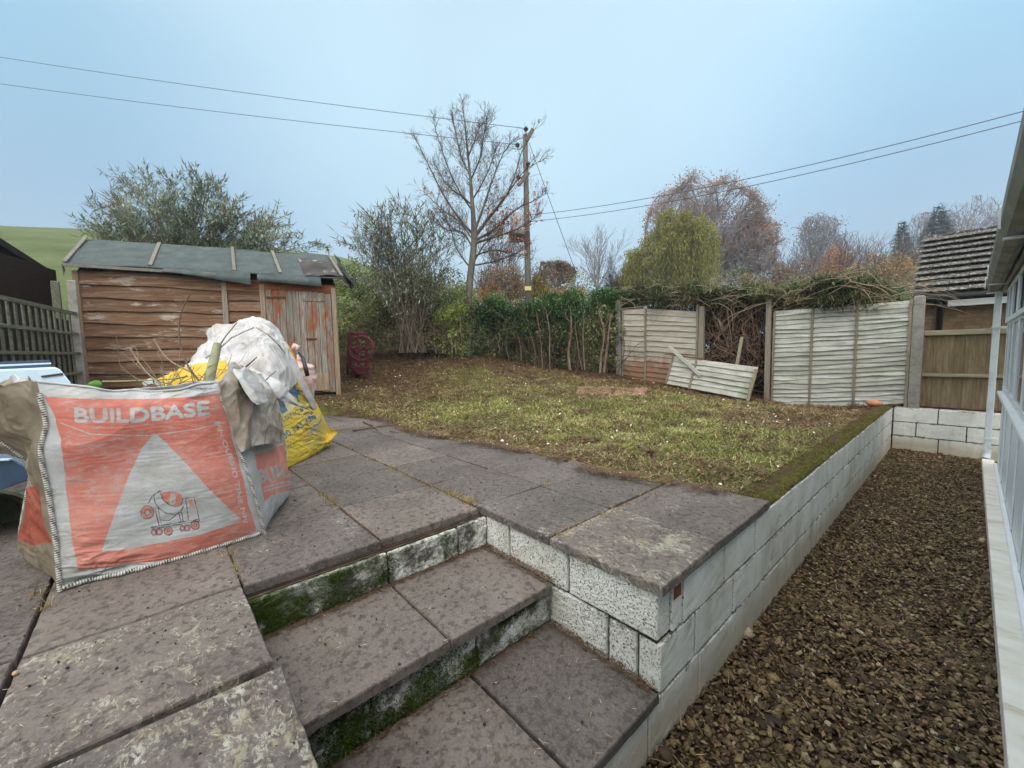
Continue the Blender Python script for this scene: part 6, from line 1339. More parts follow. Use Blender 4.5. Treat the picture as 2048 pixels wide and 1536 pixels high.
def ink_front(x, y):
    x = x+waves(np.stack([x, y, x*0], 1), .05, 7)*.8; o = in_poly(x, y, [(88, 793), (160, 797), (250, 798), (350, 796), (400, 792), (448, 784), (456, 830), (466, 880), (480, 930), (498, 1010), (513, 1060), (495, 1070), (430, 1092), (330, 1120), (158, 1143), (144, 1080), (130, 970), (121, 880), (108, 830)])
    o &= ~in_poly(x, y, [(308, 867), (318, 874), (360, 915), (420, 980), (482, 1040), (455, 1052), (400, 1070), (330, 1084), (260, 1098), (203, 1104), (215, 1070), (235, 1010), (258, 950), (285, 895)])
    o &= ~text_mask(x, y, 'BUILDBASE', (151, 843), (419, 829), 27, .045, -6)
    o &= ~near_line(x, y, [(120, 845), (180, 868), (300, 872), (400, 858), (450, 846)], .9)
    for txt, a, b_ in (('MN OUES', (447, 846), (478, 932)), ('ID TINE NN', (478, 938), (502, 1046)),): o &= ~text_mask(x, y, txt, (a[0]-15, a[1]), (b_[0]-15, b_[1]), 9, .02)
    o &= ~text_mask(x, y, 'NVAZ HHQ BBO', (142, 1120), (120, 868), 11, .02)
    # mixer on its cart
    dr = in_poly(x, y, [z4(*p) for p in ((600, 640), (640, 770), (760, 870), (900, 905), (985, 860), (1010, 740), (960, 640), (800, 600))])
    bl = text_mask(x, y, 'B', z4(755, 850), z4(860, 850), 19, .05, skew=.15)
    o |= dr & ~bl
    for c_, r_ in (((330, 1010), 120),): o |= in_poly(x, y, circle(z4(*c_), r_/9.6)) & ~in_poly(x, y, circle(z4(350, 1030), 5))
    for c_, r_ in (((470, 1400), 52), ((560, 1390), 58), ((740, 1370), 78), ((1010, 1320), 48), ((1100, 1310), 54), ((1250, 1255), 80)): o |= in_poly(x, y, circle(z4(*c_), r_/9.6)) & ~in_poly(x, y, circle(z4(*c_), r_/9.6*.45))
    o |= in_poly(x, y, [z4(1130, 770), z4(1200, 760), z4(1215, 900), z4(1140, 915)])
    d = np.zeros(x.shape, bool); L = lambda pts, w=.85: near_line(x, y, [z4(*p) for p in pts], w)
    d |= L([(460, 690), (480, 820), (560, 940), (700, 1030), (860, 1060), (960, 1010), (1020, 900)], 1.0) | L([(590, 650), (640, 775), (760, 875), (900, 910), (990, 865), (1015, 740)], 1.0) | L([(460, 690), (520, 630), (600, 610)], .9) | L([(350, 830), (430, 700), (560, 600)])
    for a, b_ in (((480, 940), (560, 1280)), ((540, 930), (610, 1270)), ((930, 1020), (970, 1200)), ((980, 1000), (1020, 1190)), ((410, 1305), (1340, 1140)), ((415, 1335), (1345, 1172)), ((1060, 740), (1120, 1160)), ((1240, 720), (1330, 1140)), ((1050, 742), (1290, 715))): d |= L([a, b_], .95)
    d |= L([(620, 1170), (740, 1180), (880, 1070)])
    for c_, r_ in (((330, 1010), 128), ((470, 1400), 56), ((560, 1390), 62), ((740, 1370), 82), ((1010, 1320), 52), ((1100, 1310), 58), ((1250, 1255), 85), ((740, 1370), 22), ((1250, 1255), 24), ((330, 1010), 60)): d |= near_line(x, y, circle(z4(*c_), r_/9.6, 16), .8)
    return {'orange': o & ~d, 'dark': d}
o, G = bulk_face('front_panel', edge_fn(FL, FR, .06, gv, .042, .0125, 301, 4.4, 1.8), 360, 400, m_orange, bag, ink_front)
rim = G[:, -1]; foot = G[:, 0]
def ink_side(x, y):
    o = in_poly(x, y, [(509, 909), (540, 902), (580, 884), (580, 980), (545, 990), (531, 1004), (520, 950)]); o &= ~text_mask(x, y, 'BUIL', (524, 966), (578, 952), 26, .03); o &= ~near_line(x, y, [(530, 975), (580, 962)], 1.5) & ~near_line(x, y, [(532, 982), (580, 968)], 1.5)
    return {'orange': o, 'dark': o & False}
bulk_face('side_panel', edge_fn(FR, BR, .05, gv, .0, .011, 311, 5, 1.0), 200, 260, m_orange, bag, ink_side)
def ink_left(x, y): return {'orange': in_poly(x, y, [(57, 974), (82, 970), (90, 1040), (104, 1085), (60, 1092), (38, 1075), (48, 1040)]), 'dark': x < -1e9}
bulk_face('side_panel', edge_fn(BL, FL, .015, gv, .0, .010, 321, 6, 1.0), 110, 160, m_orange_dirty, bag, ink_left)
bulk_face('back_panel', edge_fn(BR, BL, .05, gv, .05, .012, 331, 6, 1.0), 80, 90, m_plain, bag)
for c_ in (FL, FR): 
    p = cr1(np.array(c_), np.linspace(0, 5.3, 60)); p[:, 0] += .006; seam('corner_seam', p, bag)
seam('foot_seam', foot[::12]+np.array([.004, 0, .008]), bag, .009)
for c_, s0 in ((BR, 1), (BL, -1)): seam('corner_seam', cr1(np.array(c_), np.linspace(0, 5.5, 40)), bag)
# rim hem
m = MB(); m.tube(rim[::10], .006, 6); m.build('rim_hem', m_plain, bag, smooth=True)
# lifting loops: broad ribbed webbing
def webbing(pts, w, seed, parent, name='lifting_loop', side=(0, 0, 1)):
    P = cr1(np.array(pts, float), np.linspace(0, len(pts)-1, 60)); T = np.gradient(P, axis=0); T /= np.linalg.norm(T, axis=1)[:, None]; s_ = np.cross(T, CF); s_ /= np.linalg.norm(s_, axis=1)[:, None]; k = 14
    G = np.stack([P+s_*(w*(q/(k-1)-.5))-CF*.006*(q % 2)-CF*.010*math.sin(math.pi*q/(k-1)) for q in range(k)], 1); o = mesh(name, G.reshape(-1, 3), grid_faces(60, k), m_plain, parent, smooth=True); md = o.modifiers.new('s', 'SOLIDIFY'); md.thickness = .004
webbing([atD(112, 846, 1.98), atD(84, 815, 1.98), atD(50, 795, 2.0), atD(36, 765, 2.05), atD(30, 757, 2.2), atD(20, 765, 2.35)], .045, 1, bag)
webbing([atD(50, 757, 2.02), atD(44, 770, 2.0), atD(60, 800, 1.99), atD(88, 838, 1.975)], .035, 1, bag)
cloth('folded_corner', [[atD(56, 752, 2.03), atD(72, 766, 2.03), atD(110, 775, 2.02)], [atD(60, 775, 2.0), atD(82, 800, 2.0), atD(112, 800, 2.0)], [atD(78, 815, 1.995), atD(98, 835, 1.99), atD(108, 840, 1.99)]], m_dirty, bag, 30, 30, .004, 14, 5)
cloth('slumped_flap', [[atD(-60, 800, 2.15), atD(0, 762, 2.15), atD(36, 760, 2.12), atD(70, 780, 2.06)], [atD(-60, 850, 2.08), atD(0, 835, 2.05), atD(50, 830, 2.03), atD(88, 850, 2.0)], [atD(-60, 880, 2.1), atD(0, 880, 2.06), atD(50, 875, 2.04), atD(84, 890, 2.01)], [atD(-50, 905, 2.2), atD(10, 905, 2.16), atD(55, 925, 2.1), atD(86, 940, 2.04)]], m_dirty, bag, 60, 50, .014, 7, 15)
# slack side cloth folded over at the right
cloth('slumped_flap', [[atD(436, 764, 2.03), atD(462, 735, 2.18), atD(490, 731, 2.36), atD(512, 745, 2.50)], [atD(448, 800, 2.03), atD(478, 782, 2.10), atD(512, 780, 2.28), atD(549, 782, 2.52)],
    [atD(466, 850, 2.035), atD(492, 842, 2.10), atD(524, 838, 2.26), atD(563, 832, 2.56)], [atD(480, 905, 2.05), atD(507, 893, 2.13), atD(532, 888, 2.28), atD(569, 886, 2.60)]], m_mixed, bag, 180, 170, .019, 6, 26)
cloth('torn_edge', [[atD(462, 735, 2.16), atD(476, 738, 2.16), atD(492, 733, 2.2)], [atD(480, 765, 2.12), atD(500, 770, 2.15), atD(518, 765, 2.25)], [atD(500, 800, 2.12), atD(518, 800, 2.16), atD(530, 792, 2.3)], [atD(512, 812, 2.13), atD(528, 806, 2.2), atD(532, 806, 2.24)]], m_plain, bag, 60, 40, .010, 10, 27)
# garden waste inside
gw = thing('garden_waste', 'dead leaves and earth filling the orange printed bulk bag', 'garden waste', (-2.85, .04, .7)); n = 46
U, Vv = np.meshgrid(np.linspace(.20, .93, n), np.linspace(.04, .84, n), indexing='ij'); A_, B_, C_, D_2 = [np.array(q[-1]) for q in (FL, FR, BR, BL)]
P = (A_*(1-U[..., None])*(1-Vv[..., None])+B_*U[..., None]*(1-Vv[..., None])+C_*U[..., None]*Vv[..., None]+D_2*(1-U[..., None])*Vv[..., None]).reshape(-1, 3); P[:, 2] = .66+.05*waves(P, 4, 401)+.02*waves(P, 12, 402)
mesh('earth', P, grid_faces(n, n), MATS['soil'], gw, smooth=True)
rr = np.random.RandomState(403); k_ = rr.choice(len(P), 1500); Q = P[k_]+rr.normal(0, .02, (1500, 3)); l = rr.uniform(.03, .09, 1500); V, F = leafcards(Q, rr.normal(0, .6, (1500, 3))+[0, 0, 1], l, l*.5, 404); mesh('leaves', V, F, MATS['dead_leaf'], gw, rnd=np.repeat(rr.uniform(0, 1, 1500), 4))

# ---- yellow bag behind
yA = [atD(545, 962, 3.30), atD(545, 900, 3.34), atD(545, 840, 3.40), atD(545, 780, 3.50), atD(545, 740, 3.60)]
yB = [atD(662, 880, 4.30), atD(662, 868, 4.32), atD(646, 832, 4.22), atD(618, 780, 4.15), atD(592, 738, 4.10)]
yA[0][2] = .005; yB[0][2] = .02; bk = np.array([-.62, -.78, 0])*.85
yC = [p+bk*(.9+.03*i) for i, p in enumerate(yB)]; yD = [p+bk*(.9+.03*i) for i, p in enumerate(yA)]
yb = thing('bulk_bag', 'bright yellow bulk bag with blue lettering slumped behind the orange printed bag', 'bulk bag', (-4.4, .7, 0))
z5 = lambda X, Y: (540+X/7.68, 740+Y/7.68)
def ink_yel(x, y):
    w_ = in_poly(x, y, [z5(*p) for p in ((60, 300), (200, 260), (330, 420), (380, 560), (280, 660), (200, 700), (80, 360))])
    b_ = in_poly(x, y, [z5(*p) for p in ((75, 375), (140, 348), (205, 460), (272, 622), (185, 682), (130, 540))]) | in_poly(x, y, [z5(*p) for p in ((285, 330), (350, 290), (310, 215), (352, 172), (400, 250), (465, 370), (430, 385), (462, 470), (448, 512), (395, 440), (350, 395), (290, 372))])
    b_ |= text_mask(x, y, 'BUILDING S', z5(80, 870), z5(510, 632), 9.0, .02) | text_mask(x, y, '0330 333 155', z5(95, 1120), z5(705, 735), 13.0, .03, -2) | text_mask(x, y, 'mkmbs.co', z5(630, 985), z5(800, 770), 6.5, .02)
    d = text_mask(x, y, 'buy.online@', z5(215, 1225), z5(640, 978), 6.0, .01) | near_line(x, y, [z5(90, 910), z5(250, 850), z5(420, 760), z5(590, 640)], .5)
    return {'white_': w_ & ~b_, 'blue': b_, 'dark': d & ~b_}
bulk_face('front_panel', edge_fn(yA, yB, .05, gv, 0, .008, 411, 4, 1.2), 320, 300, m_yellow, yb, ink_yel)
bulk_face('side_panel', edge_fn(yB, yC, .05, gv, 0, .016, 412, 5), 60, 80, m_yellow, yb, lambda x, y: {'white_': x < -1e9, 'blue': x < -1e9, 'dark': x < -1e9})
bulk_face('back_panel', edge_fn(yC, yD, .05, gv, 0, .016, 413, 5), 60, 80, MATS['yellow_plain'], yb); bulk_face('side_panel', edge_fn(yD, yA, .05, gv, 0, .016, 414, 5), 60, 80, MATS['yellow_plain'], yb)
cloth('corner_ear', [[atD(632, 872, 4.12), atD(655, 862, 4.2), atD(674, 858, 4.26)], [atD(636, 880, 4.1), atD(658, 872, 4.2), atD(675, 866, 4.28)], [atD(632, 890, 4.02), atD(655, 884, 4.1), atD(668, 874, 4.2)]], MATS['yellow_plain'], yb, 26, 26, .008, 10, 31)
cloth('inner_flap', [[atD(305, 768, 3.0), atD(360, 742, 3.05), atD(420, 724, 3.1), atD(452, 720, 3.15)], [atD(325, 782, 2.95), atD(375, 765, 2.95), atD(425, 755, 3.0), atD(458, 742, 3.08)], [atD(340, 800, 2.95), atD(390, 792, 2.95), atD(430, 790, 2.95), atD(462, 770, 3.0)]], MATS['yellow_plain'], yb, 70, 50, .014, 7, 33)
cloth('inner_flap', [[atD(565, 680, 4.25), atD(572, 684, 4.22), atD(580, 694, 4.2)], [atD(570, 710, 4.2), atD(584, 712, 4.18), atD(594, 724, 4.16)], [atD(580, 742, 4.18), atD(592, 748, 4.16), atD(602, 757, 4.15)], [atD(592, 772, 4.18), atD(600, 776, 4.16), atD(606, 782, 4.15)]], simple('orange_yellow_cloth', [(.3, lin(222, 150, 20)), (.7, lin(240, 178, 40))], 5, rough=.5), yb, 40, 20, .006, 9, 35)
# white liner heaped over it
cloth('white_liner', [[atD(414, 662, 3.9), atD(440, 648, 3.9), atD(475, 638, 3.92), atD(512, 635, 3.95), atD(540, 645, 3.95), atD(560, 674, 3.95)],
    [atD(412, 690, 3.75), atD(445, 684, 3.62), atD(482, 668, 3.55), atD(515, 664, 3.55), atD(545, 680, 3.6), atD(572, 704, 3.8)],
    [atD(386, 716, 3.65), atD(428, 712, 3.52), atD(478, 706, 3.42), atD(520, 700, 3.42), atD(552, 714, 3.5), atD(584, 738, 3.8)],
    [atD(358, 740, 3.55), atD(410, 735, 3.42), atD(470, 732, 3.38), atD(516, 730, 3.36), atD(552, 742, 3.42), atD(590, 765, 3.75)],
    [atD(335, 770, 3.5), atD(400, 765, 3.38), atD(462, 762, 3.34), atD(510, 758, 3.34), atD(545, 765, 3.36), atD(575, 782, 3.5)]], m_liner, yb, 240, 240, .034, 4.6, 49, .003)
cloth('white_liner', [[atD(500, 735, 3.25), atD(540, 752, 3.27), atD(566, 772, 3.30), atD(592, 798, 3.4)], [atD(498, 752, 3.18), atD(535, 768, 3.2), atD(562, 788, 3.25), atD(602, 812, 3.4)], [atD(505, 772, 3.18), atD(538, 784, 3.2), atD(566, 802, 3.27), atD(621, 822, 3.5)]], m_liner, yb, 90, 70, .014, 5, 45)
seam('liner_seam', [atD(412, 716, 3.40), atD(436, 700, 3.36), atD(462, 676, 3.38), atD(490, 662, 3.42), atD(508, 655, 3.46)], yb, .006, step=.006)
seam('liner_seam', [atD(512, 655, 3.45), atD(535, 668, 3.44), atD(556, 688, 3.5), atD(570, 706, 3.6)], yb, .006, step=.006)
cloth('pale_liner_strip', [[atD(520, 648, 3.8), atD(548, 662, 3.8)], [atD(560, 700, 3.75), atD(585, 712, 3.8)], [atD(600, 770, 3.8), atD(612, 768, 3.9)], [atD(628, 820, 4.0), atD(634, 812, 4.1)]], m_liner, yb, 60, 14, .008, 7, 47)
# pinkish rubble sack by the shed door
ps = thing('rubble_sack', 'small pinkish white sack with a dark strap by the shed door', 'sack', atD(606, 800, 4.75)); pk = simple('pink_sack', [(.3, lin(184, 150, 144)), (.6, lin(208, 186, 182)), (.8, lin(216, 206, 204))], 7, rough=.6)
cc = atD(603, 765, 4.75); m = []
for i in range(17):
    t = i/16; r_ = .16*(math.sin(math.pi*min(1, t*.8+.12)))**.7*(1 if t < .8 else 1.2-t); m.append([cc+np.array([math.cos(a)*r_, math.sin(a)*r_, -.28+.62*t]) for a in np.linspace(0, 6.2832, 18)])
cloth('sack_body', m, pk, ps, 80, 90, .018, 9, 51)
mb_ = MB(); mb_.tube([atD(598, 706, 4.7), atD(606, 716, 4.6), atD(611, 735, 4.55), atD(615, 752, 4.55)], [.012, .018, .024, .022], 8); mb_.build('strap', black, ps, smooth=True)
mb_ = MB(); mb_.tube([atD(583, 700, 4.7), atD(590, 690, 4.7), atD(597, 692, 4.7), atD(594, 702, 4.7)], [.02, .03, .03, .02], 8); mb_.build('spout', pk, ps, smooth=True)

# ---- sticks standing in the bags
def stick(label, pts, r0, r1, mat_, name='stick', cat='stick'):
    P = cr1(np.array([atD(*p) for p in pts]), np.linspace(0, len(pts)-1, 6*len(pts))); m = MB(); m.tube(P, list(np.linspace(r0, r1, len(P))), 7); o = m.build(name, mat_, None, org=P[0], smooth=True); tag(o, label, cat); return o
stick('thick pale cut branch standing up in front of the yellow flap', [(413, 800, 2.7), (420, 750, 2.75), (430, 710, 2.8), (435, 686, 2.82)], .036, .024, simple('pale_bark', [(.3, lin(128, 132, 108)), (.7, lin(164, 166, 142))], 9), 'branch', 'branch')
bt = MATS['bark_brown']
stick('long dark curved twig reaching highest above the bags', [(412, 778, 2.5), (378, 735, 2.5), (361, 690, 2.5), (358, 650, 2.5), (366, 615, 2.5), (381, 588, 2.5)], .0065, .003, bt, 'twig', 'twig')
stick('slender pale twig curving in from the upper left of the bags', [(385, 745, 2.5), (350, 728, 2.5), (328, 710, 2.5), (307, 678, 2.5)], .006, .003, MATS['bark_pale'], 'twig', 'twig')
stick('lowest left pale twig leaning out of the bags', [(345, 785, 2.4), (310, 760, 2.4), (285, 735, 2.4), (260, 697, 2.4)], .006, .003, MATS['bark_pale'], 'twig', 'twig')
stick('thin dark twig over the white liner top', [(440, 690, 3.0), (452, 672, 3.0), (474, 645, 3.0)], .005, .003, bt, 'twig', 'twig')
stick('short black twig lying on the white liner middle', [(490, 735, 3.1), (503, 724, 3.1), (514, 714, 3.1)], .006, .004, bt, 'twig', 'twig')
stick('fine forked twig at the lower edge of the white liner', [(528, 764, 3.1), (540, 752, 3.1), (552, 742, 3.1)], .004, .003, bt, 'twig', 'twig')
stick('thin green stem lying across behind the bag rim', [(205, 763, 2.5), (260, 762, 2.5), (340, 758, 2.5), (375, 752, 2.5)], .005, .004, simple('green_stem', [(.3, lin(120, 128, 88)), (.7, lin(160, 166, 120))], 9), 'stem', 'stem')
rr = np.random.RandomState(420); wd = Wood(421)
for i in range(26):
    p = atD(rr.uniform(285, 420), rr.uniform(772, 790), rr.uniform(2.4, 2.75)); wd.grow(p, (rr.normal(0, .6), rr.normal(0, .6), rr.uniform(.3, 1)), rr.uniform(.1, .28), .004, 0, 1, (1, 3), (20, 60), 0, (.4, .7), .2, None, .002)
tg_ = wd.build('twig_bundle', MATS['bark_pale'], None) ; tag(tg_, 'loose bundle of small pale twigs poking from the orange printed bag', 'twigs'); tg_['kind'] = 'stuff'
lf = thing('leaf', 'single bright green leaf lying on the rim of the orange printed bag', 'leaf', atD(192, 770, 2.02))
c = atD(192, 769, 2.0); mk = MB(); k = 14; up_l = CU; ring_ = [c+CR*.036*math.cos(a)*(1 if math.cos(a) < 0 else .9)+CU*(.021*math.sin(a))-CF*.004*math.cos(2*a) for a in np.linspace(0, 6.2832, k+1)[:-1]]
mk.add([c-CF*.012]+ring_, [(0, i+1, (i+1) % k+1) for i in range(k)]); mk.build('blade', simple('green_leaf', [(.3, lin(60, 104, 34)), (.7, lin(92, 140, 52))], 9, rough=.4), lf, smooth=True); mk = MB(); mk.tube([c-CR*.03, c-CR*.05-CU*.004], .0015, 5); mk.build('stalk', MATS['bark_pale'], lf)
cloth('white_scrap', [[atD(284, 765, 2.6), atD(300, 757, 2.6), atD(322, 762, 2.6)], [atD(288, 775, 2.6), atD(305, 768, 2.58), atD(330, 778, 2.6)]], m_plain, gw, 20, 16, .006, 12, 61)

# ---- pale plastic box and the dark things left of the bag
pb_m = simple('pale_blue_plastic', [(.3, lin(168, 192, 212)), (.7, lin(192, 214, 230))], 3, rough=.4, bs=.06, spec=.5)
db_m = simple('navy_plastic', [(.3, lin(34, 52, 78)), (.7, lin(52, 74, 104))], 5, rough=.35, bs=.06, spec=.5)
bx = thing('storage_box', 'pale blue plastic storage box with ribbed navy lid behind the orange printed bag', 'storage box', atD(40, 900, 2.9))
def qprism(name, pts, depth, mat_, parent, bevel=.012):
    P = [np.array(p) for p in pts]; bkv = np.array([-.98, -.20, 0])*depth; n = len(P); V = P+[p+bkv for p in P]; F = [tuple(range(n))[::-1], tuple(range(n, 2*n))]+[(i, (i+1) % n, n+(i+1) % n, n+i) for i in range(n)]
    return mesh(name, V, F, mat_, parent), parent
o, _ = qprism('body', [atD(-160, 746, 2.75), atD(112, 734, 2.75), atD(122, 740, 2.75), atD(142, 765, 2.75), atD(165, 900, 2.75), atD(-160, 900, 2.75)], .45, pb_m, bx); md = o.modifiers.new('b', 'BEVEL'); md.width = .012; md.segments = 3
for i, (dy, h) in enumerate(((0, 4), (-5, 3), (-10, 3))):
    o, _ = qprism('lid', [atD(-160, 743+dy-h, 2.80), atD(104-i*1.5, 730+dy-h+3, 2.80), atD(104-i*1.5, 733+dy, 2.80), atD(-160, 746+dy, 2.80)], .38, db_m if i % 2 == 0 else pb_m, bx)
b = MB(); b.fbox(atD(82, 755, 2.74), CR*.14+CU*.018, CU*.012, CF*.006); b.build('handle_slot', black, bx)
cr_ = thing('blue_crate', 'dark blue plastic crate at the left edge beside the orange printed bag', 'crate', atD(0, 960, 2.35))
o, _ = qprism('body', [atD(-150, 925, 2.35), atD(20, 918, 2.35), atD(66, 938, 2.35), atD(60, 960, 2.35), atD(-10, 985, 2.35), atD(-150, 985, 2.35)], .25, db_m, cr_); md = o.modifiers.new('b', 'BEVEL'); md.width = .008; md.segments = 2
b = MB(); b.bar(atD(-150, 925, 2.33), atD(22, 919, 2.33), .02, .012); b.bar(atD(-150, 912, 2.34), atD(5, 908, 2.34), .016, .010); b.build('rim', pb_m, cr_, bevel=.003)
pt_m = simple('weathered_plastic', [(.3, lin(74, 80, 64)), (.7, lin(112, 116, 96))], 8)
pot = thing('plant_tub', 'old grey green plastic tub lying on its side at the left edge', 'tub', atD(-30, 1090, 2.3)); c = atD(-38, 1062, 2.15); ax_ = (CP-c)*[1, 1, .2]; ax_ /= np.linalg.norm(ax_); a_ = np.cross(ax_, (0, 0, 1)); a_ /= np.linalg.norm(a_); b_ = np.cross(a_, ax_)
V = []; k = 28
for (off, r_) in ((0, .20), (0, .215), (.03, .217), (.03, .20), (-.35, .155), (-.35, .001), (-.33, .001), (-.33, .145), (0, .19)):
    V += [c+ax_*off+(a_*math.cos(q)+b_*math.sin(q))*r_ for q in np.arange(k)*2*math.pi/k]
F = [(i*k+j, i*k+(j+1) % k, (i+1)*k+(j+1) % k, (i+1)*k+j) for i in range(8) for j in range(k)]; mesh('tub_body', V, F, pt_m, pot, smooth=False)

# ================================================================ MANGLE
mg = thing('mangle', 'old maroon cast iron mangle with a big spoked flywheel beside the shed', 'mangle', atD(715, 762, 8.6))
mm = simple('maroon_iron', [(.3, lin(72, 26, 36)), (.6, lin(96, 38, 50)), (.8, lin(120, 62, 66))], 14, rough=.55, spec=.4)
q = lambda x, y, d=0: atD(x, y, 8.6+d)
def mpart(name, fn, bev=.004): b = MB(); fn(b); return b.build(name, mm, mg, bevel=bev)
wc = q(723, 697, -.32)
def wheel(b):
    b.ring(wc, CF, .245, .022, 32, 8)
    b.ring(wc, CF, .20, .006, 32, 6)
    b.tube([wc-CF*.05, wc+CF*.25], .035, 12)
    for i in range(5):
        a = 2*math.pi*i/5+.3; e1 = CR*math.cos(a)+CU*math.sin(a); e2 = CR*math.cos(a+1.0)+CU*math.sin(a+1.0); e3 = CR*math.cos(a+.35)+CU*math.sin(a+.35)
        b.tube([wc+e1*.03, wc+e1*.09, wc+e3*.14, wc+e3*.18, wc+e2*.10*.0+e3*.235], .013, 6)
mpart('flywheel', wheel, 0)
mpart('crank_handle', lambda b: (b.tube([wc+CR*.10, wc+CR*.31], .012, 8), b.tube([wc+CR*.29, wc+CR*.29-CF*.10], .014, 8)), 0)
for (x, y0, y1, d) in ((707, 740, 762, 0), (735, 738, 762, 0), (722, 745, 762, -.05), (695, 735, 752, .45)):
    mpart('leg', lambda b: (b.bar(q(x, y0-10, d), q(x, y1, d), .045, .045, tuple(CF)), b.bar(q(x-4, y1, d), q(x+5, y1, d), .05, .03)))
mpart('side_frame', lambda b: (b.bar(q(701, 735), q(701, 662), .05, .04, tuple(CF)), b.bar(q(733, 735), q(733, 668), .05, .04, tuple(CF)), b.bar(q(698, 668), q(736, 668), .05, .05), b.bar(q(700, 736), q(738, 736), .06, .05)))
mpart('side_frame', lambda b: (b.bar(q(697, 730, .5), q(697, 665, .5), .05, .04, tuple(CF)), b.bar(q(716, 730, .5), q(716, 665, .5), .05, .04, tuple(CF)), b.bar(q(694, 668, .5), q(720, 668, .5), .05, .05)))
mpart('roller', lambda b: b.tube([q(716, 700, .05), q(708, 700, .5)], .075, 16), 0); mpart('roller', lambda b: b.tube([q(716, 714, .05), q(708, 714, .5)], .075, 16), 0)
mpart('drip_tray', lambda b: b.add([q(703, 734, -.1), q(738, 734, -.1), q(728, 748, -.1), q(714, 748, -.1), q(697, 732, .45), q(722, 732, .45), q(718, 742, .45), q(704, 742, .45)], [(0, 3, 2, 1), (4, 5, 6, 7), (0, 1, 5, 4), (1, 2, 6, 5), (2, 3, 7, 6), (3, 0, 4, 7)]))
mpart('top_spring', lambda b: (b.tube([q(702, 668, .2), q(720, 664, .2), q(734, 668, .2)], .018, 6), b.tube([q(716, 668, .2), q(716, 655, .2)], .012, 6)), 0)

# ================================================================ SMALL THINGS
rr = np.random.RandomState(500)
def rock(name, label, p, s_, mat_, cat, flat=.6, seed=1):
    v, f = ico2(); v = v*(1+.18*waves(v, 1.4, seed))[:, None]*[s_, s_*.75, s_*flat]; o = mesh(name, v+p, f, mat_, None, org=p, smooth=False); return tag(o, label, cat)
terr = simple('terracotta', [(.3, lin(164, 104, 74)), (.7, lin(200, 142, 108))], 8)
p = atY(1748, 806, 8.5); rock('terracotta_piece', 'orange terracotta piece lying by the far end of the mossy wall', p, .10, terr, 'rubble', .45, 3)
p = atY(1712, 822, 8.2); rock('stone', 'small whitish stone near the far end of the mossy wall', p+[0, 0, .0], .045, MATS['white_leaf'], 'stone', .7, 4)
p = atZ(30, 1348, .0); rock('pebble', 'round tan pebble in the slab joint at the lower left', p+[0, 0, .002], .010, simple('tan_stone', [(.3, lin(168, 140, 112)), (.7, lin(196, 170, 140))], 30), 'pebble', .8, 5)
def on_ground(x, y):
    t = np.linspace(1.5, 14, 1500); Q = CP+ray(x, y)*t[:, None]; G_ = np.where((Q[:, 1] < patio_edge_y(Q[:, 0])) & (Q[:, 0] > -7.4), 0.0, lawn_z(Q[:, 0], Q[:, 1])); k = np.argmax(Q[:, 2] < G_); return Q[k]
def lying(label, pts, r, mat_, name='stick', lift=.02):
    P = [on_ground(x, y)+[0, 0, lift] for x, y in pts]
    P = cr1(np.array(P), np.linspace(0, len(P)-1, 5*len(P))); m = MB(); m.tube(P, list(np.linspace(r, r*.5, len(P))), 6); o = m.build(name, mat_, None, org=P[0], smooth=True); tag(o, label, 'stick')
lying('dark forked stick lying on the slabs in front of the shed', [(706, 864), (745, 858), (780, 853), (812, 848)], .012, bt)
lying('small dark stick crossing the forked one on the slabs', [(727, 846), (748, 856), (755, 863)], .012, bt)
lying('stubby dark stick lying alone on the middle slabs', [(779, 866), (797, 868)], .008, bt)
lying('dark rotten branch on the lawn near the paving edge', [(1270, 893), (1290, 902), (1312, 918)], .022, bt)
lying('pale bent branch on the red earth below the gap', [(1447, 788), (1470, 800), (1512, 812)], .016, MATS['bark_pale'])
lying('pale stick on the red earth in front of the ivy hedge', [(1068, 762), (1090, 760), (1112, 755)], .016, MATS['bark_pale'])
for (x0, y0, x1, y1) in ((1150, 790, 1222, 776), (1226, 792, 1290, 778)):
    g = [on_ground(x, y) for x, y in ((x0, y0), (x1, y0), (x1+6, y1), (x0+8, y1))]; zz = [lz(v[0], v[1])+.03 for v in g]; V = [(v[0], v[1], z) for v, z in zip(g, zz)]+[(v[0], v[1], z-.08) for v, z in zip(g, zz)]
    m = MB(); m.add(V, [(0, 1, 2, 3), (7, 6, 5, 4), (0, 4, 5, 1), (1, 5, 6, 2), (2, 6, 7, 3), (3, 7, 4, 0)]); o = m.build('stepping_slab', simple('red_slab', [(.3, lin(110, 80, 68)), (.6, lin(146, 116, 100)), (.8, lin(168, 140, 124))], 7), None, org=V[0], bevel=.01)
    tag(o, 'worn reddish slab sunk in the earth, left one of the pair' if x0 < 1200 else 'worn reddish slab sunk in the earth, right one of the pair', 'slab')
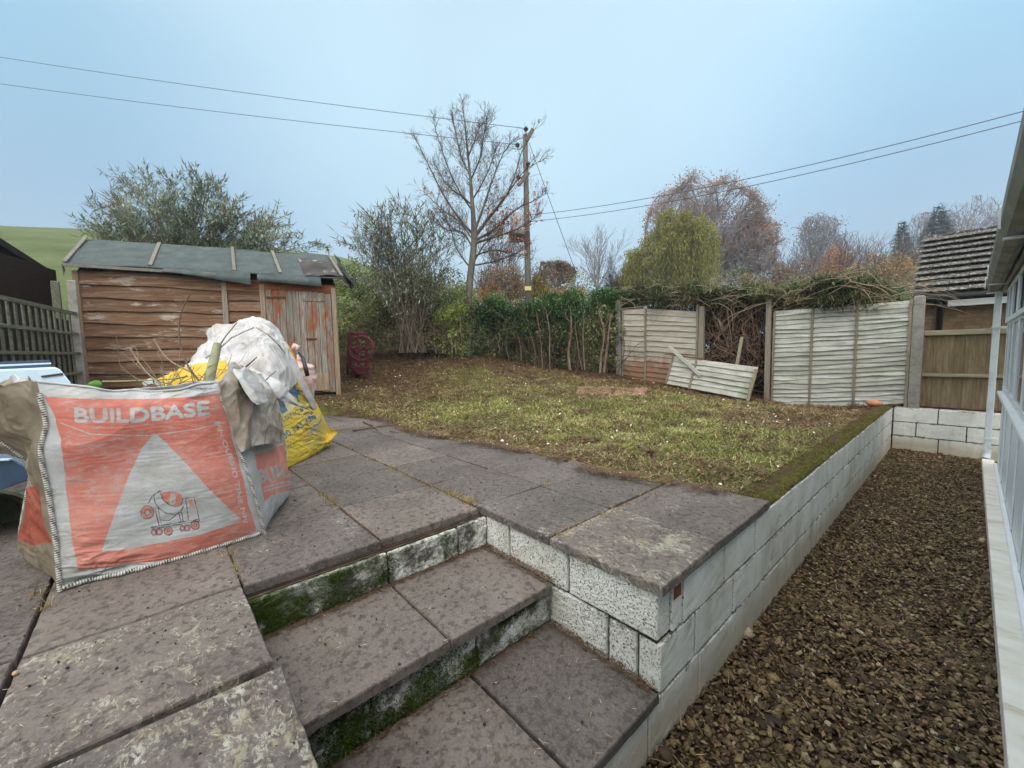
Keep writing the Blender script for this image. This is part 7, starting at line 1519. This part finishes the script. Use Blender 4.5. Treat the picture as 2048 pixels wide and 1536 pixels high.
# dry grass growing out of the joints
P = []; Ls = []
def tuft(x, y, n, L, sp):
    g = atZ(x, y, 0); P.append(np.column_stack([g[0]+rr.normal(0, sp, n), g[1]+rr.normal(0, sp, n), np.full(n, -.012)])); Ls.append(rr.uniform(.4, 1, n)*L)
for a in ((455, 1090, 26, .06, .012), (458, 1112, 20, .045, .012), (655, 1000, 34, .055, .016), (665, 1008, 30, .05, .014), (640, 990, 22, .04, .014), (740, 919, 16, .035, .01), (785, 935, 14, .035, .01), (700, 893, 20, .045, .012), (940, 1000, 44, .05, .018), (925, 990, 30, .04, .016), (905, 982, 24, .035, .014), (890, 975, 20, .03, .014), (1092, 970, 14, .045, .008), (1270, 990, 22, .045, .012), (1300, 984, 14, .04, .02), (1200, 1028, 24, .035, .012), (1225, 1016, 20, .035, .012), (1140, 1058, 14, .03, .014), (825, 893, 8, .03, .01), (90, 1215, 24, .06, .012), (70, 1190, 20, .05, .012)): tuft(*a)
for (xa, ya, xb, yb, n) in ((600, 958, 684, 1016, 90), (776, 934, 950, 1010, 120), (1110, 1070, 1320, 985, 80), (700, 890, 775, 934, 40), (455, 1090, 485, 1165, 40)):
    for i in range(n):
        t = rr.uniform(); tuft(xa+(xb-xa)*t, ya+(yb-ya)*t, 4, .03, .008)
P = np.concatenate(P); Ls = np.concatenate(Ls); n = len(P); V, F, k = strips(P, rr.uniform(0, 6.28, n), rr.uniform(.3, 1.4, n), Ls*1.25, rr.uniform(.002, .0042, n), 501, .4); stuff(mesh('joint_grass', V, F, m_leaf('dry_grass', lin(104, 74, 40), lin(158, 132, 70), lin(186, 178, 104), .7, .2), None, rnd=np.repeat(rr.uniform(0, 1, n), k)))
# crumbs, needles and leaf bits scattered on slabs and steps
n = 2600; X = rr.uniform(-5.5, -.8, n)*1.0; Y = rr.uniform(-.9, 2.7, n); Z = np.full(n, .006); on = (X < -1.96) | (Y > 1.5) | (Y < .235)
st1 = (~on) & (X < -1.385); st2 = (~on) & (X >= -1.385); Z[st1] = -.219; Z[st2] = -.444; ok = (Y < patio_edge_y(X)+.02); P = np.column_stack([X, Y, Z+rr.uniform(0, .003, n)])[ok]; n = len(P)
V, F, k = strips(P, rr.uniform(0, 6.28, n), rr.uniform(-.02, .1, n), rr.uniform(.006, .03, n), rr.uniform(.0012, .0025, n), 503); stuff(mesh('straw_crumbs', V, F, MATS['clippings'], None, rnd=np.repeat(rr.uniform(0, 1, n), k)))
n = 3500; X = rr.uniform(-6.5, -.8, n); Y = rr.uniform(-.9, 2.8, n); Z = np.full(n, .004); on = (X < -1.96) | (Y > 1.5) | (Y < .235); Z[(~on) & (X < -1.385)] = -.221; Z[(~on) & (X >= -1.385)] = -.446; ok = (Y < patio_edge_y(X)+.02)
P = np.column_stack([X, Y, Z])[ok]; n = len(P); V, F, R_ = lumps(n, P, rr.lognormal(math.log(.0022), .45, n), .7, 505, ico()); stuff(mesh('dirt_crumbs', V, F, MATS['soil'], None, rnd=R_))
# debris gathered in the inner corners of the steps
P = []
for (x0, x1, y0, y1, z, n) in ((-1.935, -1.90, .24, 1.5, -.219, 900), (-1.95, -1.38, 1.44, 1.5, -.219, 700), (-1.40, -1.37, .24, 1.5, -.445, 500), (-1.38, -.81, 1.45, 1.5, -.445, 500)): P.append(np.column_stack([rr.uniform(x0, x1, n), rr.uniform(y0, y1, n), np.full(n, z)]))
P = np.concatenate(P); n = len(P); V, F, k = strips(P, rr.uniform(0, 6.28, n), rr.uniform(-.05, .5, n), rr.uniform(.01, .035, n), rr.uniform(.0015, .004, n), 507); stuff(mesh('step_litter', V, F, MATS['dead_leaf'], None, rnd=np.repeat(rr.uniform(0, .6, n), k)))
# clumps of cut grass spilling over the paving edge
n = 9000; X = rr.uniform(-7.2, -.95, n); Y = patio_edge_y(X)+rr.normal(0, .05, n)-.02; T = np.stack([X, Y, X*0], 1); ok = waves(T, 5, 511) > -.2; P = np.column_stack([X, Y, .006+rr.uniform(0, .03, n)])[ok]; n = len(P)
V, F, k = strips(P, rr.uniform(0, 6.28, n), rr.uniform(-.1, .5, n), rr.uniform(.02, .07, n), rr.uniform(.002, .004, n), 512); stuff(mesh('edge_clippings', V, F, MATS['dead_leaf'], None, rnd=np.repeat(np.clip(rr.normal(.4, .3, n), 0, 1), k)))
# repeats share a group phrase
GR = {'concrete_post': 'concrete posts of the back fence', 'timber_post': 'timber posts beside the gap in the fence', 'lap_fence_panel': 'wavy boarded panels of the back fence', 'bulk_bag': 'bulk bags standing on the patio', 'cable': 'overhead cables', 'twig': 'twigs poking out of the bags',
      'bare_tree': 'bare trees on the skyline', 'young_bare_tree': 'thin bare trees behind the hedge', 'conifer': 'dark conifers on the skyline', 'bush': 'bushes beyond the conifer hedge', 'oak_tree': 'autumn trees behind the willow', 'buddleia': 'buddleia bushes by the shed',
      'stick': 'sticks lying on the ground', 'stake': 'stakes left at the broken fence', 'loose_board': 'loose boards on the fallen panel', 'stepping_slab': 'reddish slabs sunk in the earth', 'hill_post': 'posts on the hill skyline', 'fence_post': 'posts between trellis and shed'}
for o in list(sc.objects):
    if o.parent is None and 'label' in o:
        k = o.name.split('.')[0]
        if k in GR and sum(1 for p_ in sc.objects if p_.parent is None and p_.name.split('.')[0] == k) > 1: o['group'] = GR[k]
